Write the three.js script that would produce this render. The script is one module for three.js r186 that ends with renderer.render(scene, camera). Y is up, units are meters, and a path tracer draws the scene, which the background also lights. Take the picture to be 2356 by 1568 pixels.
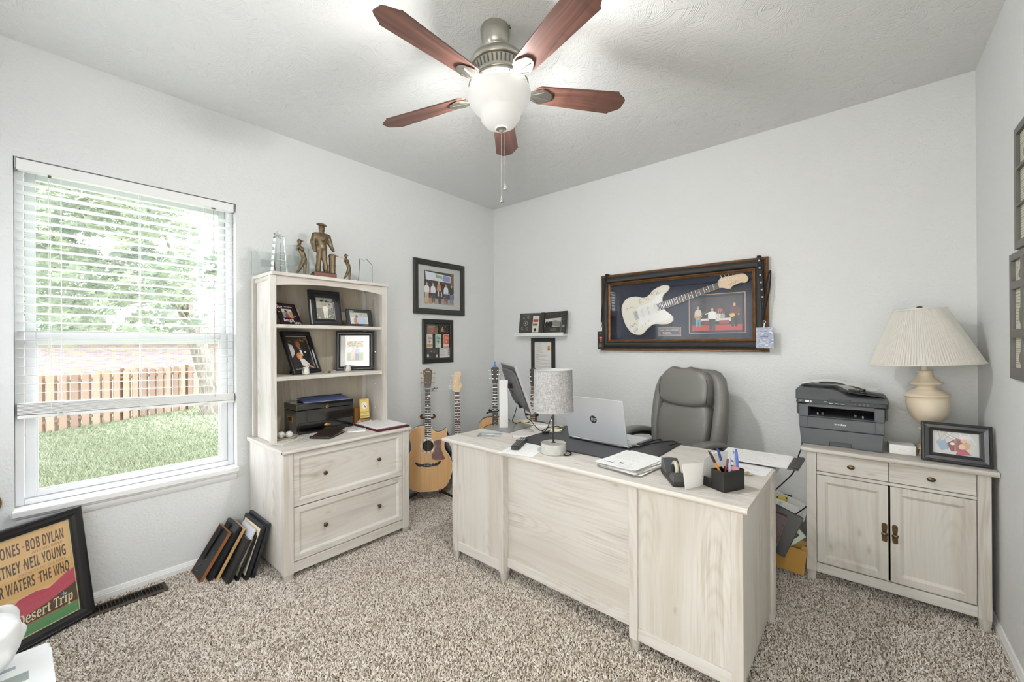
import * as THREE from 'three';
import { RoundedBoxGeometry } from 'three/addons/geometries/RoundedBoxGeometry.js';
import { mergeGeometries, mergeVertices, toCreasedNormals } from 'three/addons/utils/BufferGeometryUtils.js';
import { MarchingCubes } from 'three/addons/objects/MarchingCubes.js';

// ---------- camera, sky, exposure ----------
const scene = new THREE.Scene();
const renderer = new THREE.WebGLRenderer({ antialias: true });
renderer.toneMapping = THREE.LinearToneMapping;
renderer.toneMappingExposure = 1.2;
renderer.shadowMap.enabled = true;
const V3 = (x, y, z) => new THREE.Vector3(x, y, z);
const FPX = 939.99, YAW = 0.7043, PITCH = 0.0012, ROLL = -0.0055;
const EYE = V3(3.0733, 1.3536, 3.3168);
const camera = new THREE.PerspectiveCamera(2 * Math.atan(784 / FPX) * 180 / Math.PI, 2356 / 1568, 0.05, 200);
const FWD0 = V3(-Math.sin(YAW), 0, -Math.cos(YAW)), RGT = V3(Math.cos(YAW), 0, -Math.sin(YAW)), UP0 = V3(0, 1, 0);
const FWD = FWD0.clone().multiplyScalar(Math.cos(PITCH)).addScaledVector(UP0, Math.sin(PITCH));
const UPV = UP0.clone().multiplyScalar(Math.cos(PITCH)).addScaledVector(FWD0, -Math.sin(PITCH));
{
  const cx = RGT.clone().multiplyScalar(Math.cos(ROLL)).addScaledVector(UPV, Math.sin(ROLL));
  const cy = UPV.clone().multiplyScalar(Math.cos(ROLL)).addScaledVector(RGT, -Math.sin(ROLL));
  camera.position.copy(EYE);
  camera.quaternion.setFromRotationMatrix(new THREE.Matrix4().makeBasis(cx, cy, FWD.clone().negate()));
  camera.updateMatrixWorld();
}
// bright overcast sky, even in every direction
const SKY = new THREE.Color().setRGB(5.5, 5.7, 6.05);
scene.background = SKY;
// the fan lamp (see ceiling fan): three bulbs in the glass bowl; also the unseen hall lamp
const BULB = 0.62, BOWL = 2.6, UNSEEN_HALL = 62, BULB_COLOR = new THREE.Color().setRGB(1, 0.995, 0.985);

// a pixel of the 2356 x 1568 frame gives a ray; the surface that a thing touches gives the distance
function ray(x, y) {
  const a = x - 1178, b = y - 784, c = Math.cos(ROLL), s = Math.sin(ROLL);
  const u = c * a + s * b, v = -s * a + c * b;
  return RGT.clone().multiplyScalar(u / FPX).addScaledVector(UPV, -v / FPX).add(FWD);
}
const onAxis = (k) => (x, y, h) => { const d = ray(x, y); return EYE.clone().addScaledVector(d, (h - EYE[k]) / d[k]); };
const onX = onAxis('x'), onY = onAxis('y'), onZ = onAxis('z');
const atDepth = (x, y, d) => EYE.clone().addScaledVector(ray(x, y), d);

// ---------- random numbers and noise ----------
function rng(seed) { let a = seed >>> 0; return () => { a = (a + 0x6D2B79F5) | 0; let t = Math.imul(a ^ (a >>> 15), 1 | a); t = (t + Math.imul(t ^ (t >>> 7), 61 | t)) ^ t; return ((t ^ (t >>> 14)) >>> 0) / 4294967296; }; }
const R = rng(7);
function lattice(n, seed) { const r = rng(seed), a = new Float32Array(n * n); for (let i = 0; i < a.length; i++) a[i] = r(); return a; }
// tileable value noise: x, y in 0..1, nx by ny cells
function vnoise(lat, n, x, y, nx, ny) {
  const fx = x * nx, fy = y * ny, x0 = Math.floor(fx), y0 = Math.floor(fy), tx = fx - x0, ty = fy - y0;
  const sx = tx * tx * (3 - 2 * tx), sy = ty * ty * (3 - 2 * ty), m = (k, q) => ((k % q) + q) % q;
  const i0 = m(x0, nx) % n, i1 = m(x0 + 1, nx) % n, j0 = m(y0, ny) % n, j1 = m(y0 + 1, ny) % n;
  return (lat[j0 * n + i0] * (1 - sx) + lat[j0 * n + i1] * sx) * (1 - sy) + (lat[j1 * n + i0] * (1 - sx) + lat[j1 * n + i1] * sx) * sy;
}
const LAT = lattice(256, 11), LAT2 = lattice(256, 29);
const clamp = (v, a = 0, b = 1) => Math.min(b, Math.max(a, v)), mix = (a, b, t) => a + (b - a) * t;
const smooth = (a, b, x) => { const t = clamp((x - a) / (b - a)); return t * t * (3 - 2 * t); };
function dataTex(w, h, fn, srgb = true) {
  const d = new Uint8Array(w * h * 4);
  for (let j = 0; j < h; j++) for (let i = 0; i < w; i++) {
    const c = fn((i + 0.5) / w, (j + 0.5) / h, i, j), k = (j * w + i) * 4;
    if (typeof c === 'number') d[k] = d[k + 1] = d[k + 2] = clamp(c) * 255; else { d[k] = clamp(c[0]) * 255; d[k + 1] = clamp(c[1]) * 255; d[k + 2] = clamp(c[2]) * 255; }
    d[k + 3] = 255;
  }
  const t = new THREE.DataTexture(d, w, h); t.wrapS = t.wrapT = THREE.RepeatWrapping; t.magFilter = THREE.LinearFilter; t.minFilter = THREE.LinearMipmapLinearFilter; t.generateMipmaps = true;
  if (srgb) t.colorSpace = THREE.SRGBColorSpace; t.needsUpdate = true; return t;
}
function tex2(t, rx, ry) { const c = t.clone(); c.repeat.set(rx, ry); c.needsUpdate = true; return c; }

// ---------- materials ----------
const std = (color, roughness = 0.6, o = {}) => new THREE.MeshStandardMaterial({ color, roughness, metalness: 0, ...o });
const phy = (color, roughness, o = {}) => new THREE.MeshPhysicalMaterial({ color, roughness, ...o });
// white-washed wood, 1 m x 1 m, grain along v
function washTex(seed, base, dark, amt) {
  const L = lattice(256, seed), L2 = lattice(256, seed + 1), r = rng(seed + 2);
  const knots = [...Array(7)].map(() => [r(), r(), 0.008 + 0.012 * r()]);
  const arcs = [...Array(3)].map((_, i) => [0.18 + 0.32 * i + 0.08 * r(), r(), 0.07 + 0.05 * r()]);
  return dataTex(1024, 1024, (u, v) => {
    let du = 0, kn = 0;
    for (const [ku, kv, kr] of knots) { let dx = u - ku, dy = (v - kv); dx -= Math.round(dx); dy -= Math.round(dy); const q = (dx * dx) / (kr * kr) + (dy * dy) / (kr * kr * 7); kn += 0.6 * Math.exp(-q * 2.2); du += 0.010 * Math.exp(-q * 0.35) * Math.sign(dx); }
    const w = vnoise(L2, 256, u, v, 6, 3) * 0.03 + vnoise(L2, 256, u, v, 14, 5) * 0.012 + du;
    const fine = vnoise(L, 256, u + w, v, 240, 5) * 0.55 + vnoise(L2, 256, u + w, v, 128, 9) * 0.45;
    const band = vnoise(L, 256, u + w, v, 9, 1) * 0.5 + vnoise(L2, 256, u + w * 2, v, 26, 2) * 0.5;
    let arc = 0;
    for (const [au, av, aw] of arcs) { let dx = u - au; dx -= Math.round(dx); let dy = v - av; dy -= Math.round(dy); const q = dy + (dx * dx) / (aw * aw) * 0.28 + w * 2; arc += Math.exp(-(dx * dx) / (aw * aw) * 1.6) * Math.pow(0.5 + 0.5 * Math.sin(q * 70), 3) * smooth(0.5, 0.1, Math.abs(dy)); }
    let patch = smooth(0.5, 0.85, vnoise(L2, 256, u, v, 5, 3)) * smooth(0.35, 0.8, fine);
    let t = clamp(amt * (0.42 * Math.pow(fine, 1.6) + 0.5 * smooth(0.42, 0.85, band) + 0.3 * arc + 0.55 * patch) + 0.75 * kn);
    return [mix(base[0], dark[0], t), mix(base[1], dark[1], t), mix(base[2], dark[2], t)];
  });
}
const WASH = washTex(101, [0.865, 0.85, 0.825], [0.66, 0.61, 0.545], 0.44);
const washBump = dataTex(256, 256, (u, v) => vnoise(LAT, 256, u, v, 120, 4) * 0.6 + vnoise(LAT2, 256, u, v, 60, 7) * 0.4, false);
const M = {};
M.wash = std(0xffffff, 0.55, { map: WASH, bumpMap: washBump, bumpScale: 0.0004 });
M.washPanel = std(0xffffff, 0.55, { map: washTex(303, [0.86, 0.843, 0.815], [0.64, 0.585, 0.515], 0.5), bumpMap: washBump, bumpScale: 0.0004 });
M.chip = std(0x8a4a2a, 0.8);
// walls: orange-peel paint; ceiling: brushed swirls
const peel = dataTex(512, 512, (u, v) => 0.55 * smooth(0.35, 0.75, vnoise(LAT, 256, u, v, 60, 60)) + 0.3 * vnoise(LAT2, 256, u, v, 110, 110) + 0.15 * vnoise(LAT, 256, u, v, 20, 20), false);
const wallMat = (c) => std(c, 0.72, { bumpMap: tex2(peel, 2, 2), bumpScale: 0.0012 });
M.wall = wallMat(new THREE.Color().setRGB(0.80, 0.81, 0.80));
const swirl = (() => {
  const n = 1024, a = new Float32Array(n * n), r = rng(77);
  for (let k = 0; k < 420; k++) {            // brush stamps: bundles of short curved strokes
    const cx = r() * n, cy = r() * n, ang = r() * 6.283, R0 = 30 + 60 * r(), sp = 0.5 + 0.8 * r();
    for (let s = 0; s < 9; s++) {
      const rad = R0 + s * 6.5 + r() * 3, hgt = 0.25 + 0.5 * r();
      for (let q = -sp; q < sp; q += 0.6 / rad) {
        const x = cx + Math.cos(ang + q) * rad, y = cy + Math.sin(ang + q) * rad * 0.8;
        for (let dx = -2; dx <= 2; dx++) for (let dy = -2; dy <= 2; dy++) {
          const i = ((Math.round(x + dx) % n) + n) % n, j = ((Math.round(y + dy) % n) + n) % n;
          a[j * n + i] = Math.max(a[j * n + i], hgt * (1 - (dx * dx + dy * dy) / 9));
        }
      }
    }
  }
  return dataTex(n, n, (u, v, i, j) => 0.75 * a[j * n + i] + 0.25 * vnoise(LAT, 256, u, v, 90, 90), false);
})();
M.ceiling = std(new THREE.Color().setRGB(0.80, 0.81, 0.795), 0.8, { bumpMap: tex2(swirl, 0.75, 0.75), bumpScale: 0.004 });
M.trim = std(0xf3f3f1, 0.4);
M.vinyl = std(0xeef0f2, 0.35);
M.slat = std(0xf4f4f2, 0.45);
M.black = std(0x17181a, 0.38);
M.blackSatin = std(0x1d1e20, 0.3);
M.blackMatte = std(0x141414, 0.7);
M.charcoal = std(0x3a3a38, 0.55);
M.paper = std(0xf2f1ee, 0.85);
M.white = std(0xefefec, 0.6);
M.nickel = std(0xb9b6ad, 0.32, { metalness: 1 });
M.nickelDark = std(0x77746c, 0.4, { metalness: 1 });
M.chrome = std(0xd8d8d8, 0.15, { metalness: 1 });
M.gold = std(0xc79a55, 0.25, { metalness: 1 });
M.bronzeKnob = std(0x6a563c, 0.35, { metalness: 0.85 });
M.bronze = std(0x75664f, 0.4, { metalness: 0.7 });
M.pane = phy(0xffffff, 0.0, { transmission: 1, thickness: 0, ior: 1.5 });
M.clearGlass = phy(0xfbfffd, 0.0, { transmission: 1, thickness: 0.02, ior: 1.42 });

// ---------- geometry helpers ----------
const G = {};
const put = (g, x = 0, y = 0, z = 0, rx = 0, ry = 0, rz = 0) => { if (rx || ry || rz) g.applyMatrix4(new THREE.Matrix4().makeRotationFromEuler(new THREE.Euler(rx, ry, rz))); g.translate(x, y, z); return g; };
// box by size and centre, edges rounded by r
const bx = (w, h, d, x = 0, y = 0, z = 0, r = 0.0025, seg = 1) => { r = Math.min(r, w / 2.01, h / 2.01, d / 2.01); return put(r > 0.0002 ? new RoundedBoxGeometry(w, h, d, seg, r) : new THREE.BoxGeometry(w, h, d), x, y, z); };
// box by two corners
const bb = (x0, x1, y0, y1, z0, z1, r = 0.0025) => bx(Math.abs(x1 - x0), Math.abs(y1 - y0), Math.abs(z1 - z0), (x0 + x1) / 2, (y0 + y1) / 2, (z0 + z1) / 2, r);
const cyl = (r0, r1, h, x = 0, y = 0, z = 0, n = 24, open = false) => put(new THREE.CylinderGeometry(r1, r0, h, n, 1, open), x, y + h / 2, z);
const lathe = (pts, n = 48) => new THREE.LatheGeometry(pts.map((p) => new THREE.Vector2(p[0], p[1])), n);
const crv = (pts, closed = false) => new THREE.CatmullRomCurve3(pts.map((p) => (p.isVector3 ? p : V3(...p))), closed, 'centripetal');
const tube = (pts, r, seg = 32, n = 8, closed = false) => new THREE.TubeGeometry(crv(pts, closed), seg, r, n, closed);
const rod = (a, b, r, n = 8, r1 = r) => { a = a.isVector3 ? a : V3(...a); b = b.isVector3 ? b : V3(...b); const d = b.clone().sub(a), g = new THREE.CylinderGeometry(r1, r, d.length(), n); g.applyQuaternion(new THREE.Quaternion().setFromUnitVectors(V3(0, 1, 0), d.clone().normalize())); const m = a.clone().add(b).multiplyScalar(0.5); return g.translate(m.x, m.y, m.z); };
const sph = (r, x = 0, y = 0, z = 0, sx = 1, sy = 1, sz = 1, n = 20) => put(new THREE.SphereGeometry(r, n, Math.round(n * 0.7)).scale(sx, sy, sz), x, y, z);
const shp = (pts) => new THREE.Shape(pts.map((p) => new THREE.Vector2(p[0], p[1])));
const spl = (pts, n = 60) => new THREE.SplineCurve(pts.concat([pts[0]]).map((p) => new THREE.Vector2(p[0], p[1]))).getPoints(n).slice(0, -1).map((p) => [p.x, p.y]);
const ext = (pts, depth, bevel = 0.001, z = 0, holes = []) => { const s = pts instanceof THREE.Shape ? pts : shp(pts); for (const h of holes) s.holes.push(new THREE.Path(h.map((p) => new THREE.Vector2(p[0], p[1])))); const g = new THREE.ExtrudeGeometry(s, { depth: depth - 2 * bevel, bevelEnabled: bevel > 0, bevelSize: bevel, bevelThickness: bevel, bevelSegments: 2, bevelOffset: -bevel, curveSegments: 24 }); return g.translate(0, 0, z + bevel); };
const plane = (w, h, x = 0, y = 0, z = 0) => new THREE.PlaneGeometry(w, h).translate(x, y, z);
// picture-frame moulding in the xy plane, centred; profile points are [inset from the outer edge, height above the back]
function moulding(w, h, prof) {
  const pos = [], idx = [];
  const ring = (t, z) => [[-w / 2 + t, -h / 2 + t, z], [w / 2 - t, -h / 2 + t, z], [w / 2 - t, h / 2 - t, z], [-w / 2 + t, h / 2 - t, z]];
  const rings = prof.map(([t, z]) => ring(t, z)), P = [];
  for (let k = 0; k < rings.length; k++) {
    const a = rings[k], b = rings[(k + 1) % rings.length];
    for (let s = 0; s < 4; s++) { const q = (s + 1) % 4; P.push(a[s], a[q], b[q], a[s], b[q], b[s]); }
  }
  const g = new THREE.BufferGeometry(); g.setAttribute('position', new THREE.Float32BufferAttribute(P.flat(), 3)); g.computeVertexNormals(); return g;
}
// smooth closed tube-like surface from rings of points
function skin(rings, cap = true, closedU = true) {
  const n = rings[0].length, pos = [], idx = [];
  for (const r of rings) for (const p of r) pos.push(...(p.isVector3 ? p.toArray() : p));
  const m = closedU ? n : n - 1;
  for (let i = 0; i + 1 < rings.length; i++) for (let j = 0; j < m; j++) { const a = i * n + j, b = i * n + (j + 1) % n, c = a + n, d = b + n; idx.push(a, b, d, a, d, c); }
  if (cap) for (const [i, flip] of [[0, 1], [rings.length - 1, 0]]) {
    const c = pos.length / 3; let s = [0, 0, 0]; for (let j = 0; j < n; j++) for (let k = 0; k < 3; k++) s[k] += pos[(i * n + j) * 3 + k] / n; pos.push(...s);
    for (let j = 0; j < n; j++) { const a = i * n + j, b = i * n + (j + 1) % n; flip ? idx.push(c, b, a) : idx.push(c, a, b); }
  }
  const g = new THREE.BufferGeometry(); g.setAttribute('position', new THREE.Float32BufferAttribute(pos, 3)); g.setIndex(idx); g.computeVertexNormals(); return g;
}
// a soft cushion: superellipsoid
function cushion(w, h, d, e = 0.35, n = 28) {
  const g = new THREE.SphereGeometry(1, n, n), p = g.attributes.position, f = (v) => Math.sign(v) * Math.pow(Math.abs(v), e);
  for (let i = 0; i < p.count; i++) p.setXYZ(i, f(p.getX(i)) * w / 2, f(p.getY(i)) * h / 2, f(p.getZ(i)) * d / 2);
  g.computeVertexNormals(); return g;
}
// uv in metres from the face's main direction; grain axis runs along v
function boxUV(g, grain = 'y', off = [0, 0]) {
  const p = g.attributes.position, uv = new Float32Array(p.count * 2), A = V3(), B = V3(), C = V3();
  const ax = { x: 0, y: 1, z: 2 }[grain];
  for (let i = 0; i < p.count; i += 3) {
    A.fromBufferAttribute(p, i); B.fromBufferAttribute(p, i + 1); C.fromBufferAttribute(p, i + 2);
    const n = B.clone().sub(A).cross(C.clone().sub(A)); const N = [Math.abs(n.x), Math.abs(n.y), Math.abs(n.z)];
    const k = N[0] > N[1] && N[0] > N[2] ? 0 : N[1] > N[2] ? 1 : 2;
    const rest = [0, 1, 2].filter((q) => q !== k); let vA = rest.includes(ax) ? ax : rest[1], uA = rest[0] === vA ? rest[1] : rest[0];
    [A, B, C].forEach((q, j) => { const c = q.toArray(); uv[(i + j) * 2] = c[uA] + off[0]; uv[(i + j) * 2 + 1] = c[vA] + off[1]; });
  }
  g.setAttribute('uv', new THREE.BufferAttribute(uv, 2)); return g;
}
function flat(g, keepUV) {
  if (g.index) g = g.toNonIndexed();
  if (!g.attributes.normal) g.computeVertexNormals();
  for (const k of Object.keys(g.attributes)) if (!['position', 'normal', ...(keepUV ? ['uv'] : [])].includes(k)) g.deleteAttribute(k);
  g.morphAttributes = {}; g.clearGroups(); return g;
}
// one named mesh under parent; o.grain gives wood uv, o.uv = true keeps the uv of the geometries
let pieceNo = 0;
function obj(name, geos, material, parent = scene, o = {}) {
  if (!Array.isArray(geos)) geos = [geos];
  let g = geos.map((q) => flat(q, o.uv)); g = g.length > 1 ? mergeGeometries(g) : g[0];
  if (!o.uv) { const r = rng(++pieceNo * 97); boxUV(g, o.grain || 'y', material.map ? [r(), r()] : [0, 0]); }
  if (o.crease) { g = toCreasedNormals(g, o.crease); }
  const m = new THREE.Mesh(g, material); m.name = parent === scene ? numbered(name) : name; m.castShadow = m.receiveShadow = true;
  if (o.label) m.userData.label = o.label;
  parent.add(m); return m;
}
const used = {};
function numbered(name) { const n = (used[name] = (used[name] ?? -1) + 1); return n ? name + '_' + String(n).padStart(3, '0') : name; }
function tag(o, label, category, group, kind) { o.userData.label = label; if (category) o.userData.category = category; if (group) o.userData.group = group; if (kind) o.userData.kind = kind; return o; }
function thing(name, label, category, pos = [0, 0, 0], turn = 0, group) {
  const o = new THREE.Group(); o.name = numbered(name); scene.add(o);
  if (pos.isVector3) o.position.copy(pos); else o.position.set(...pos);
  o.rotation.y = turn; return tag(o, label, category, group);
}
const struct = (name, geos, mat, o = {}) => { const m = obj(name, geos, mat, scene, o); m.userData.kind = 'structure'; return m; };
function copyOf(o, label) { const c = o.clone(); c.name = numbered(o.name.replace(/_\d{3}$/, '')); c.userData = { ...o.userData }; if (label) c.userData.label = label; scene.add(c); return c; }
// a drawn flat print (photo, paper, poster)
function drawn(w, h, fn, rough = 0.5, o = {}) {
  const c = document.createElement('canvas'); c.width = w; c.height = h; const x = c.getContext('2d'); fn(x, w, h);
  const t = new THREE.CanvasTexture(c); t.colorSpace = THREE.SRGBColorSpace; t.magFilter = THREE.LinearFilter;
  return std(0xffffff, rough, { map: t, ...o });
}
const fillR = (x, c, a, b, w, h) => { x.fillStyle = c; x.fillRect(a, b, w, h); };
const blob = (x, c, a, b, rx, ry, rot = 0) => { x.fillStyle = c; x.beginPath(); x.ellipse(a, b, rx, ry, rot, 0, 7); x.fill(); };
const polyg = (x, c, pts) => { x.fillStyle = c; x.beginPath(); pts.forEach((p, i) => (i ? x.lineTo(...p) : x.moveTo(...p))); x.closePath(); x.fill(); };
// a little standing or sitting figure for photographs
function figure(x, cx, top, h, shirt, legs, skinC = '#c99a7c', hair = '#3a2a20', w = 0.26) {
  blob(x, hair, cx, top + h * 0.085, h * 0.062, h * 0.085); blob(x, skinC, cx, top + h * 0.1, h * 0.05, h * 0.068);
  polyg(x, legs, [[cx - h * w * 0.4, top + h * 0.5], [cx + h * w * 0.4, top + h * 0.5], [cx + h * w * 0.34, top + h], [cx + h * 0.02, top + h], [cx, top + h * 0.6], [cx - h * 0.02, top + h], [cx - h * w * 0.34, top + h]]);
  x.fillStyle = shirt; x.beginPath(); x.moveTo(cx - h * w * 0.5, top + h * 0.52); x.quadraticCurveTo(cx - h * w * 0.62, top + h * 0.2, cx - h * 0.05, top + h * 0.165); x.lineTo(cx + h * 0.05, top + h * 0.165); x.quadraticCurveTo(cx + h * w * 0.62, top + h * 0.2, cx + h * w * 0.5, top + h * 0.52); x.closePath(); x.fill();
  blob(x, skinC, cx - h * w * 0.5, top + h * 0.5, h * 0.03, h * 0.04); blob(x, skinC, cx + h * w * 0.5, top + h * 0.5, h * 0.03, h * 0.04);
}
const textLines = (x, a, b, w, n, gap, c = '#8a8a8a', t = 2, seed = 5) => { const r = rng(seed); x.fillStyle = c; for (let i = 0; i < n; i++) { let p = a; const end = a + w * (0.55 + 0.45 * r()); while (p < end) { const l = (6 + 18 * r()) * t / 2; x.fillRect(p, b + i * gap, Math.min(l, end - p), t); p += l + 3 * t / 2; } } };
// ---------- the room ----------
const W = 3.5607, D = 3.85, H = 2.808, T = 0.15;
const WZ0 = 2.456, WZ1 = 3.371, WY0 = 0.549, WY1 = 2.254;
struct('wall_left', [bb(-T, 0, -0.05, H, -T, WZ0, 0), bb(-T, 0, -0.05, H, WZ1, D + T, 0), bb(-T, 0, -0.05, WY0, WZ0, WZ1, 0), bb(-T, 0, WY1, H, WZ0, WZ1, 0)], M.wall).userData.label = 'pale grey painted wall with the window opening';
struct('wall_back', bb(-0.05, W + 0.05, -0.05, H, -T, 0, 0), M.wall).userData.label = 'pale grey painted wall behind the desk';
struct('wall_right', bb(W, W + T, -0.05, H, -T, D + T, 0), M.wall).userData.label = 'pale grey painted wall beside the pleated lamp';
const FX0 = 0.4, FX1 = 1.95, FY0 = 0.75, FY1 = 2.15;      // unseen second window, behind the camera
struct('wall_front', [bb(-0.05, FX0, -0.05, H, D, D + T, 0), bb(FX1, 2.4, -0.05, H, D, D + T, 0), bb(2.4, 3.35, 2.06, H, D, D + T, 0), bb(3.35, W + 0.05, -0.05, H, D, D + T, 0), bb(FX0, FX1, -0.05, FY0, D, D + T, 0), bb(FX0, FX1, FY1, H, D, D + T, 0)], M.wall).userData.label = 'pale grey painted wall facing the desk, with an unseen curtained window';
struct('ceiling', bb(-T, W + T, H, H + 0.15, -T, D + T, 0), M.ceiling).userData.label = 'white ceiling with brushed swirl texture';
const carpetTex = dataTex(1024, 1024, (u, v) => { const a = vnoise(LAT, 256, u, v, 200, 200), b = vnoise(LAT2, 256, u, v, 120, 120), t = a * 0.6 + b * 0.4; const m = smooth(0.25, 0.75, t); return [mix(0.30, 0.72, m), mix(0.255, 0.65, m), mix(0.20, 0.57, m)]; });
M.carpetBase = std(0xffffff, 1, { map: carpetTex, bumpMap: carpetTex, bumpScale: 0.004 });
struct('floor', bb(-T, W + T, -0.15, -0.006, -T, D + T, 0), M.carpetBase).userData.label = 'beige speckled carpet floor';
{ // carpet pile: twisted tufts over the part of the floor in view
  const r = rng(404), tuft = new THREE.ConeGeometry(0.0032, 0.011, 5, 1).translate(0, 0.0045, 0);
  const mat = std(0xffffff, 1), list = [], s = 0.0066;
  for (let x = 0.012; x < W - 0.01; x += s) for (let z = 0.012; z < D - 0.02; z += s) {
    const dx = x - EYE.x, dz = z - EYE.z, f = dx * FWD0.x + dz * FWD0.z, l = dx * RGT.x + dz * RGT.z;
    if (f < 0.3 || Math.abs(l) > f * 1.3 + 0.25 || f * 0.87 < 1.2 || (x > 0.064 && x < 0.172 && z > 2.828 && z < 3.142)) continue;
    list.push([x + (r() - 0.5) * s * 1.3, z + (r() - 0.5) * s * 1.3]);
  }
  const im = new THREE.InstancedMesh(tuft, mat, list.length), m4 = new THREE.Matrix4(), q = new THREE.Quaternion(), e = new THREE.Euler(), c = new THREE.Color();
  const tones = [[0.88, 0.82, 0.745], [0.77, 0.70, 0.62], [0.60, 0.525, 0.445], [0.36, 0.295, 0.235], [0.92, 0.875, 0.815], [0.81, 0.745, 0.665]];
  list.forEach(([x, z], i) => {
    const cl = vnoise(LAT2, 256, x / 4, z / 4, 60, 60), k = 0.8 + 0.5 * r();
    e.set((r() - 0.5) * 1.7, r() * 6.28, (r() - 0.5) * 1.7); q.setFromEuler(e);
    m4.compose(V3(x, -0.006 + 0.0012 * r() + 0.0015 * cl, z), q, V3(k, k * (0.75 + 0.4 * r()), k)); im.setMatrixAt(i, m4);
    const t = tones[Math.floor(clamp(r() * 0.75 + cl * 0.3) * 5.99)]; c.setRGB(t[0], t[1], t[2]); im.setColorAt(i, c);
  });
  im.name = 'carpet_pile'; im.castShadow = im.receiveShadow = true; scene.add(im); tag(im, 'beige and brown speckled carpet pile covering the floor', 'carpet', null, 'stuff');
}
// baseboards: moulded strip, 45 mm above the pile
const baseProf = [[0, -0.03], [0.014, -0.03], [0.014, 0.022], [0.0115, 0.026], [0.0115, 0.03], [0.009, 0.034], [0.007, 0.042], [0.004, 0.045], [0, 0.045]];
const strip = (len) => ext(baseProf, len, 0, 0);            // runs along +z, thickness along +x
struct('baseboard_left', strip(D), M.trim, { crease: 0.5 });
struct('baseboard_back', put(strip(W), W, 0, 0, 0, -Math.PI / 2, 0), M.trim, { crease: 0.5 });
struct('baseboard_right', put(strip(D), W, 0, D, 0, Math.PI, 0), M.trim, { crease: 0.5 });
{ // out-of-view curtained window, mirrored in the guitar frame, placed to light the room
  const w = new THREE.Group(); w.name = 'unseen_window_2'; w.userData = { kind: 'structure', label: 'unseen wide window with sheer white curtains, placed to light the room from behind the camera' }; scene.add(w);
  const f = (x0, x1, y0, y1) => bb(x0, x1, y0, y1, D + 0.06, D + 0.13);
  obj('frame', [f(FX0, FX0 + 0.04, FY0, FY1), f(FX1 - 0.04, FX1, FY0, FY1), f(FX0, FX1, FY0, FY0 + 0.04), f(FX0, FX1, FY1 - 0.04, FY1), f((FX0 + FX1) / 2 - 0.03, (FX0 + FX1) / 2 + 0.03, FY0, FY1)], M.vinyl, w);
  obj('pane', put(plane(FX1 - FX0, FY1 - FY0), (FX0 + FX1) / 2, (FY0 + FY1) / 2, D + 0.1), M.pane, w);
  obj('window_sill', bb(FX0 - 0.03, FX1 + 0.03, FY0 - 0.03, FY0, D - 0.03, D + 0.06, 0.005), M.trim, w);
  const sheer = new THREE.MeshPhysicalMaterial({ color: 0xf6f6f8, roughness: 1, transmission: 0.85, thickness: 0, side: THREE.DoubleSide });
  for (const [x0, x1] of [[FX0 - 0.06, (FX0 + FX1) / 2 + 0.02], [(FX0 + FX1) / 2 - 0.02, FX1 + 0.06]]) {
    const g = new THREE.PlaneGeometry(x1 - x0, 1.62, 120, 4), p = g.attributes.position; for (let i = 0; i < p.count; i++) { const x = p.getX(i); p.setZ(i, 0.018 * Math.sin(x * 62) + 0.008 * Math.sin(x * 23 + 1)); } g.computeVertexNormals();
    obj('sheer_curtain', put(g, (x0 + x1) / 2, 1.45, D - 0.06), sheer, w);
  }
  obj('curtain_rod', rod([FX0 - 0.12, 2.27, D - 0.06], [FX1 + 0.12, 2.27, D - 0.06], 0.01, 12), M.nickelDark, w);
}
{ // unseen doorway and hall behind the camera, placed to light the desk front
  const HZ = D + T, HD = 2.3, HX0 = 2.0 - 1.9, HX1 = W + T;
  struct('trim_1', [bb(2.34, 2.4, 0, 2.12, D - 0.016, D + T, 0.002), bb(3.35, 3.41, 0, 2.12, D - 0.016, D + T, 0.002), bb(2.4, 3.35, 2.06, 2.12, D - 0.016, D + T, 0.002)], M.trim).userData.label = 'white casing of the unseen open doorway to the hall';
  struct('wall_hall_unseen', [bb(HX0 - T + 1.95, HX0 + 1.95, -0.05, H, HZ, HZ + 0.3, 0), bb(HX1, HX1 + T, -0.05, H, HZ, HZ + HD + T, 0), bb(HX0 + 1.8, HX1, -0.05, H, HZ + HD, HZ + HD + T, 0), bb(HX0 + 1.8, HX0 + 1.95, -0.05, H, HZ + 0.3, HZ + HD, 0)], M.wall).userData.label = 'pale painted walls of the unseen hall';
  struct('ceiling_hall_unseen', bb(HX0 + 1.8, HX1 + T, H, H + 0.15, HZ, HZ + HD + T, 0), M.ceiling).userData.label = 'ceiling of the unseen hall';
  struct('floor_hall_unseen', bb(HX0 + 1.8, HX1 + T, -0.15, -0.006, HZ, HZ + HD + T, 0), M.carpetBase).userData.label = 'carpeted floor of the unseen hall';
  const l = thing('unseen_hall_ceiling_light', 'unseen round white ceiling light in the hall, placed to light the desk front', 'ceiling light', [2.5, H, HZ + 0.32]);
  obj('rim', lathe([[0, 0], [0.2, 0], [0.21, -0.01], [0.21, -0.03], [0.2, -0.035], [0, -0.035]], 40), M.nickel, l, { uv: true });
  obj('light_dome', lathe([[0.195, -0.035], [0.18, -0.07], [0.13, -0.1], [0.06, -0.115], [0, -0.118]], 40), std(0xffffff, 0.5, { emissive: 0xffffff, emissiveIntensity: 1.2 }), l, { uv: true });
  const p = new THREE.PointLight(new THREE.Color().setRGB(1, 0.99, 0.97), UNSEEN_HALL, 0, 2); p.name = 'unseen_hall_light'; p.position.set(0, -0.16, 0); p.castShadow = true; p.shadow.radius = 4; l.add(p);  // lamp out of view, reaches the desk front through the doorway
}
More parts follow.
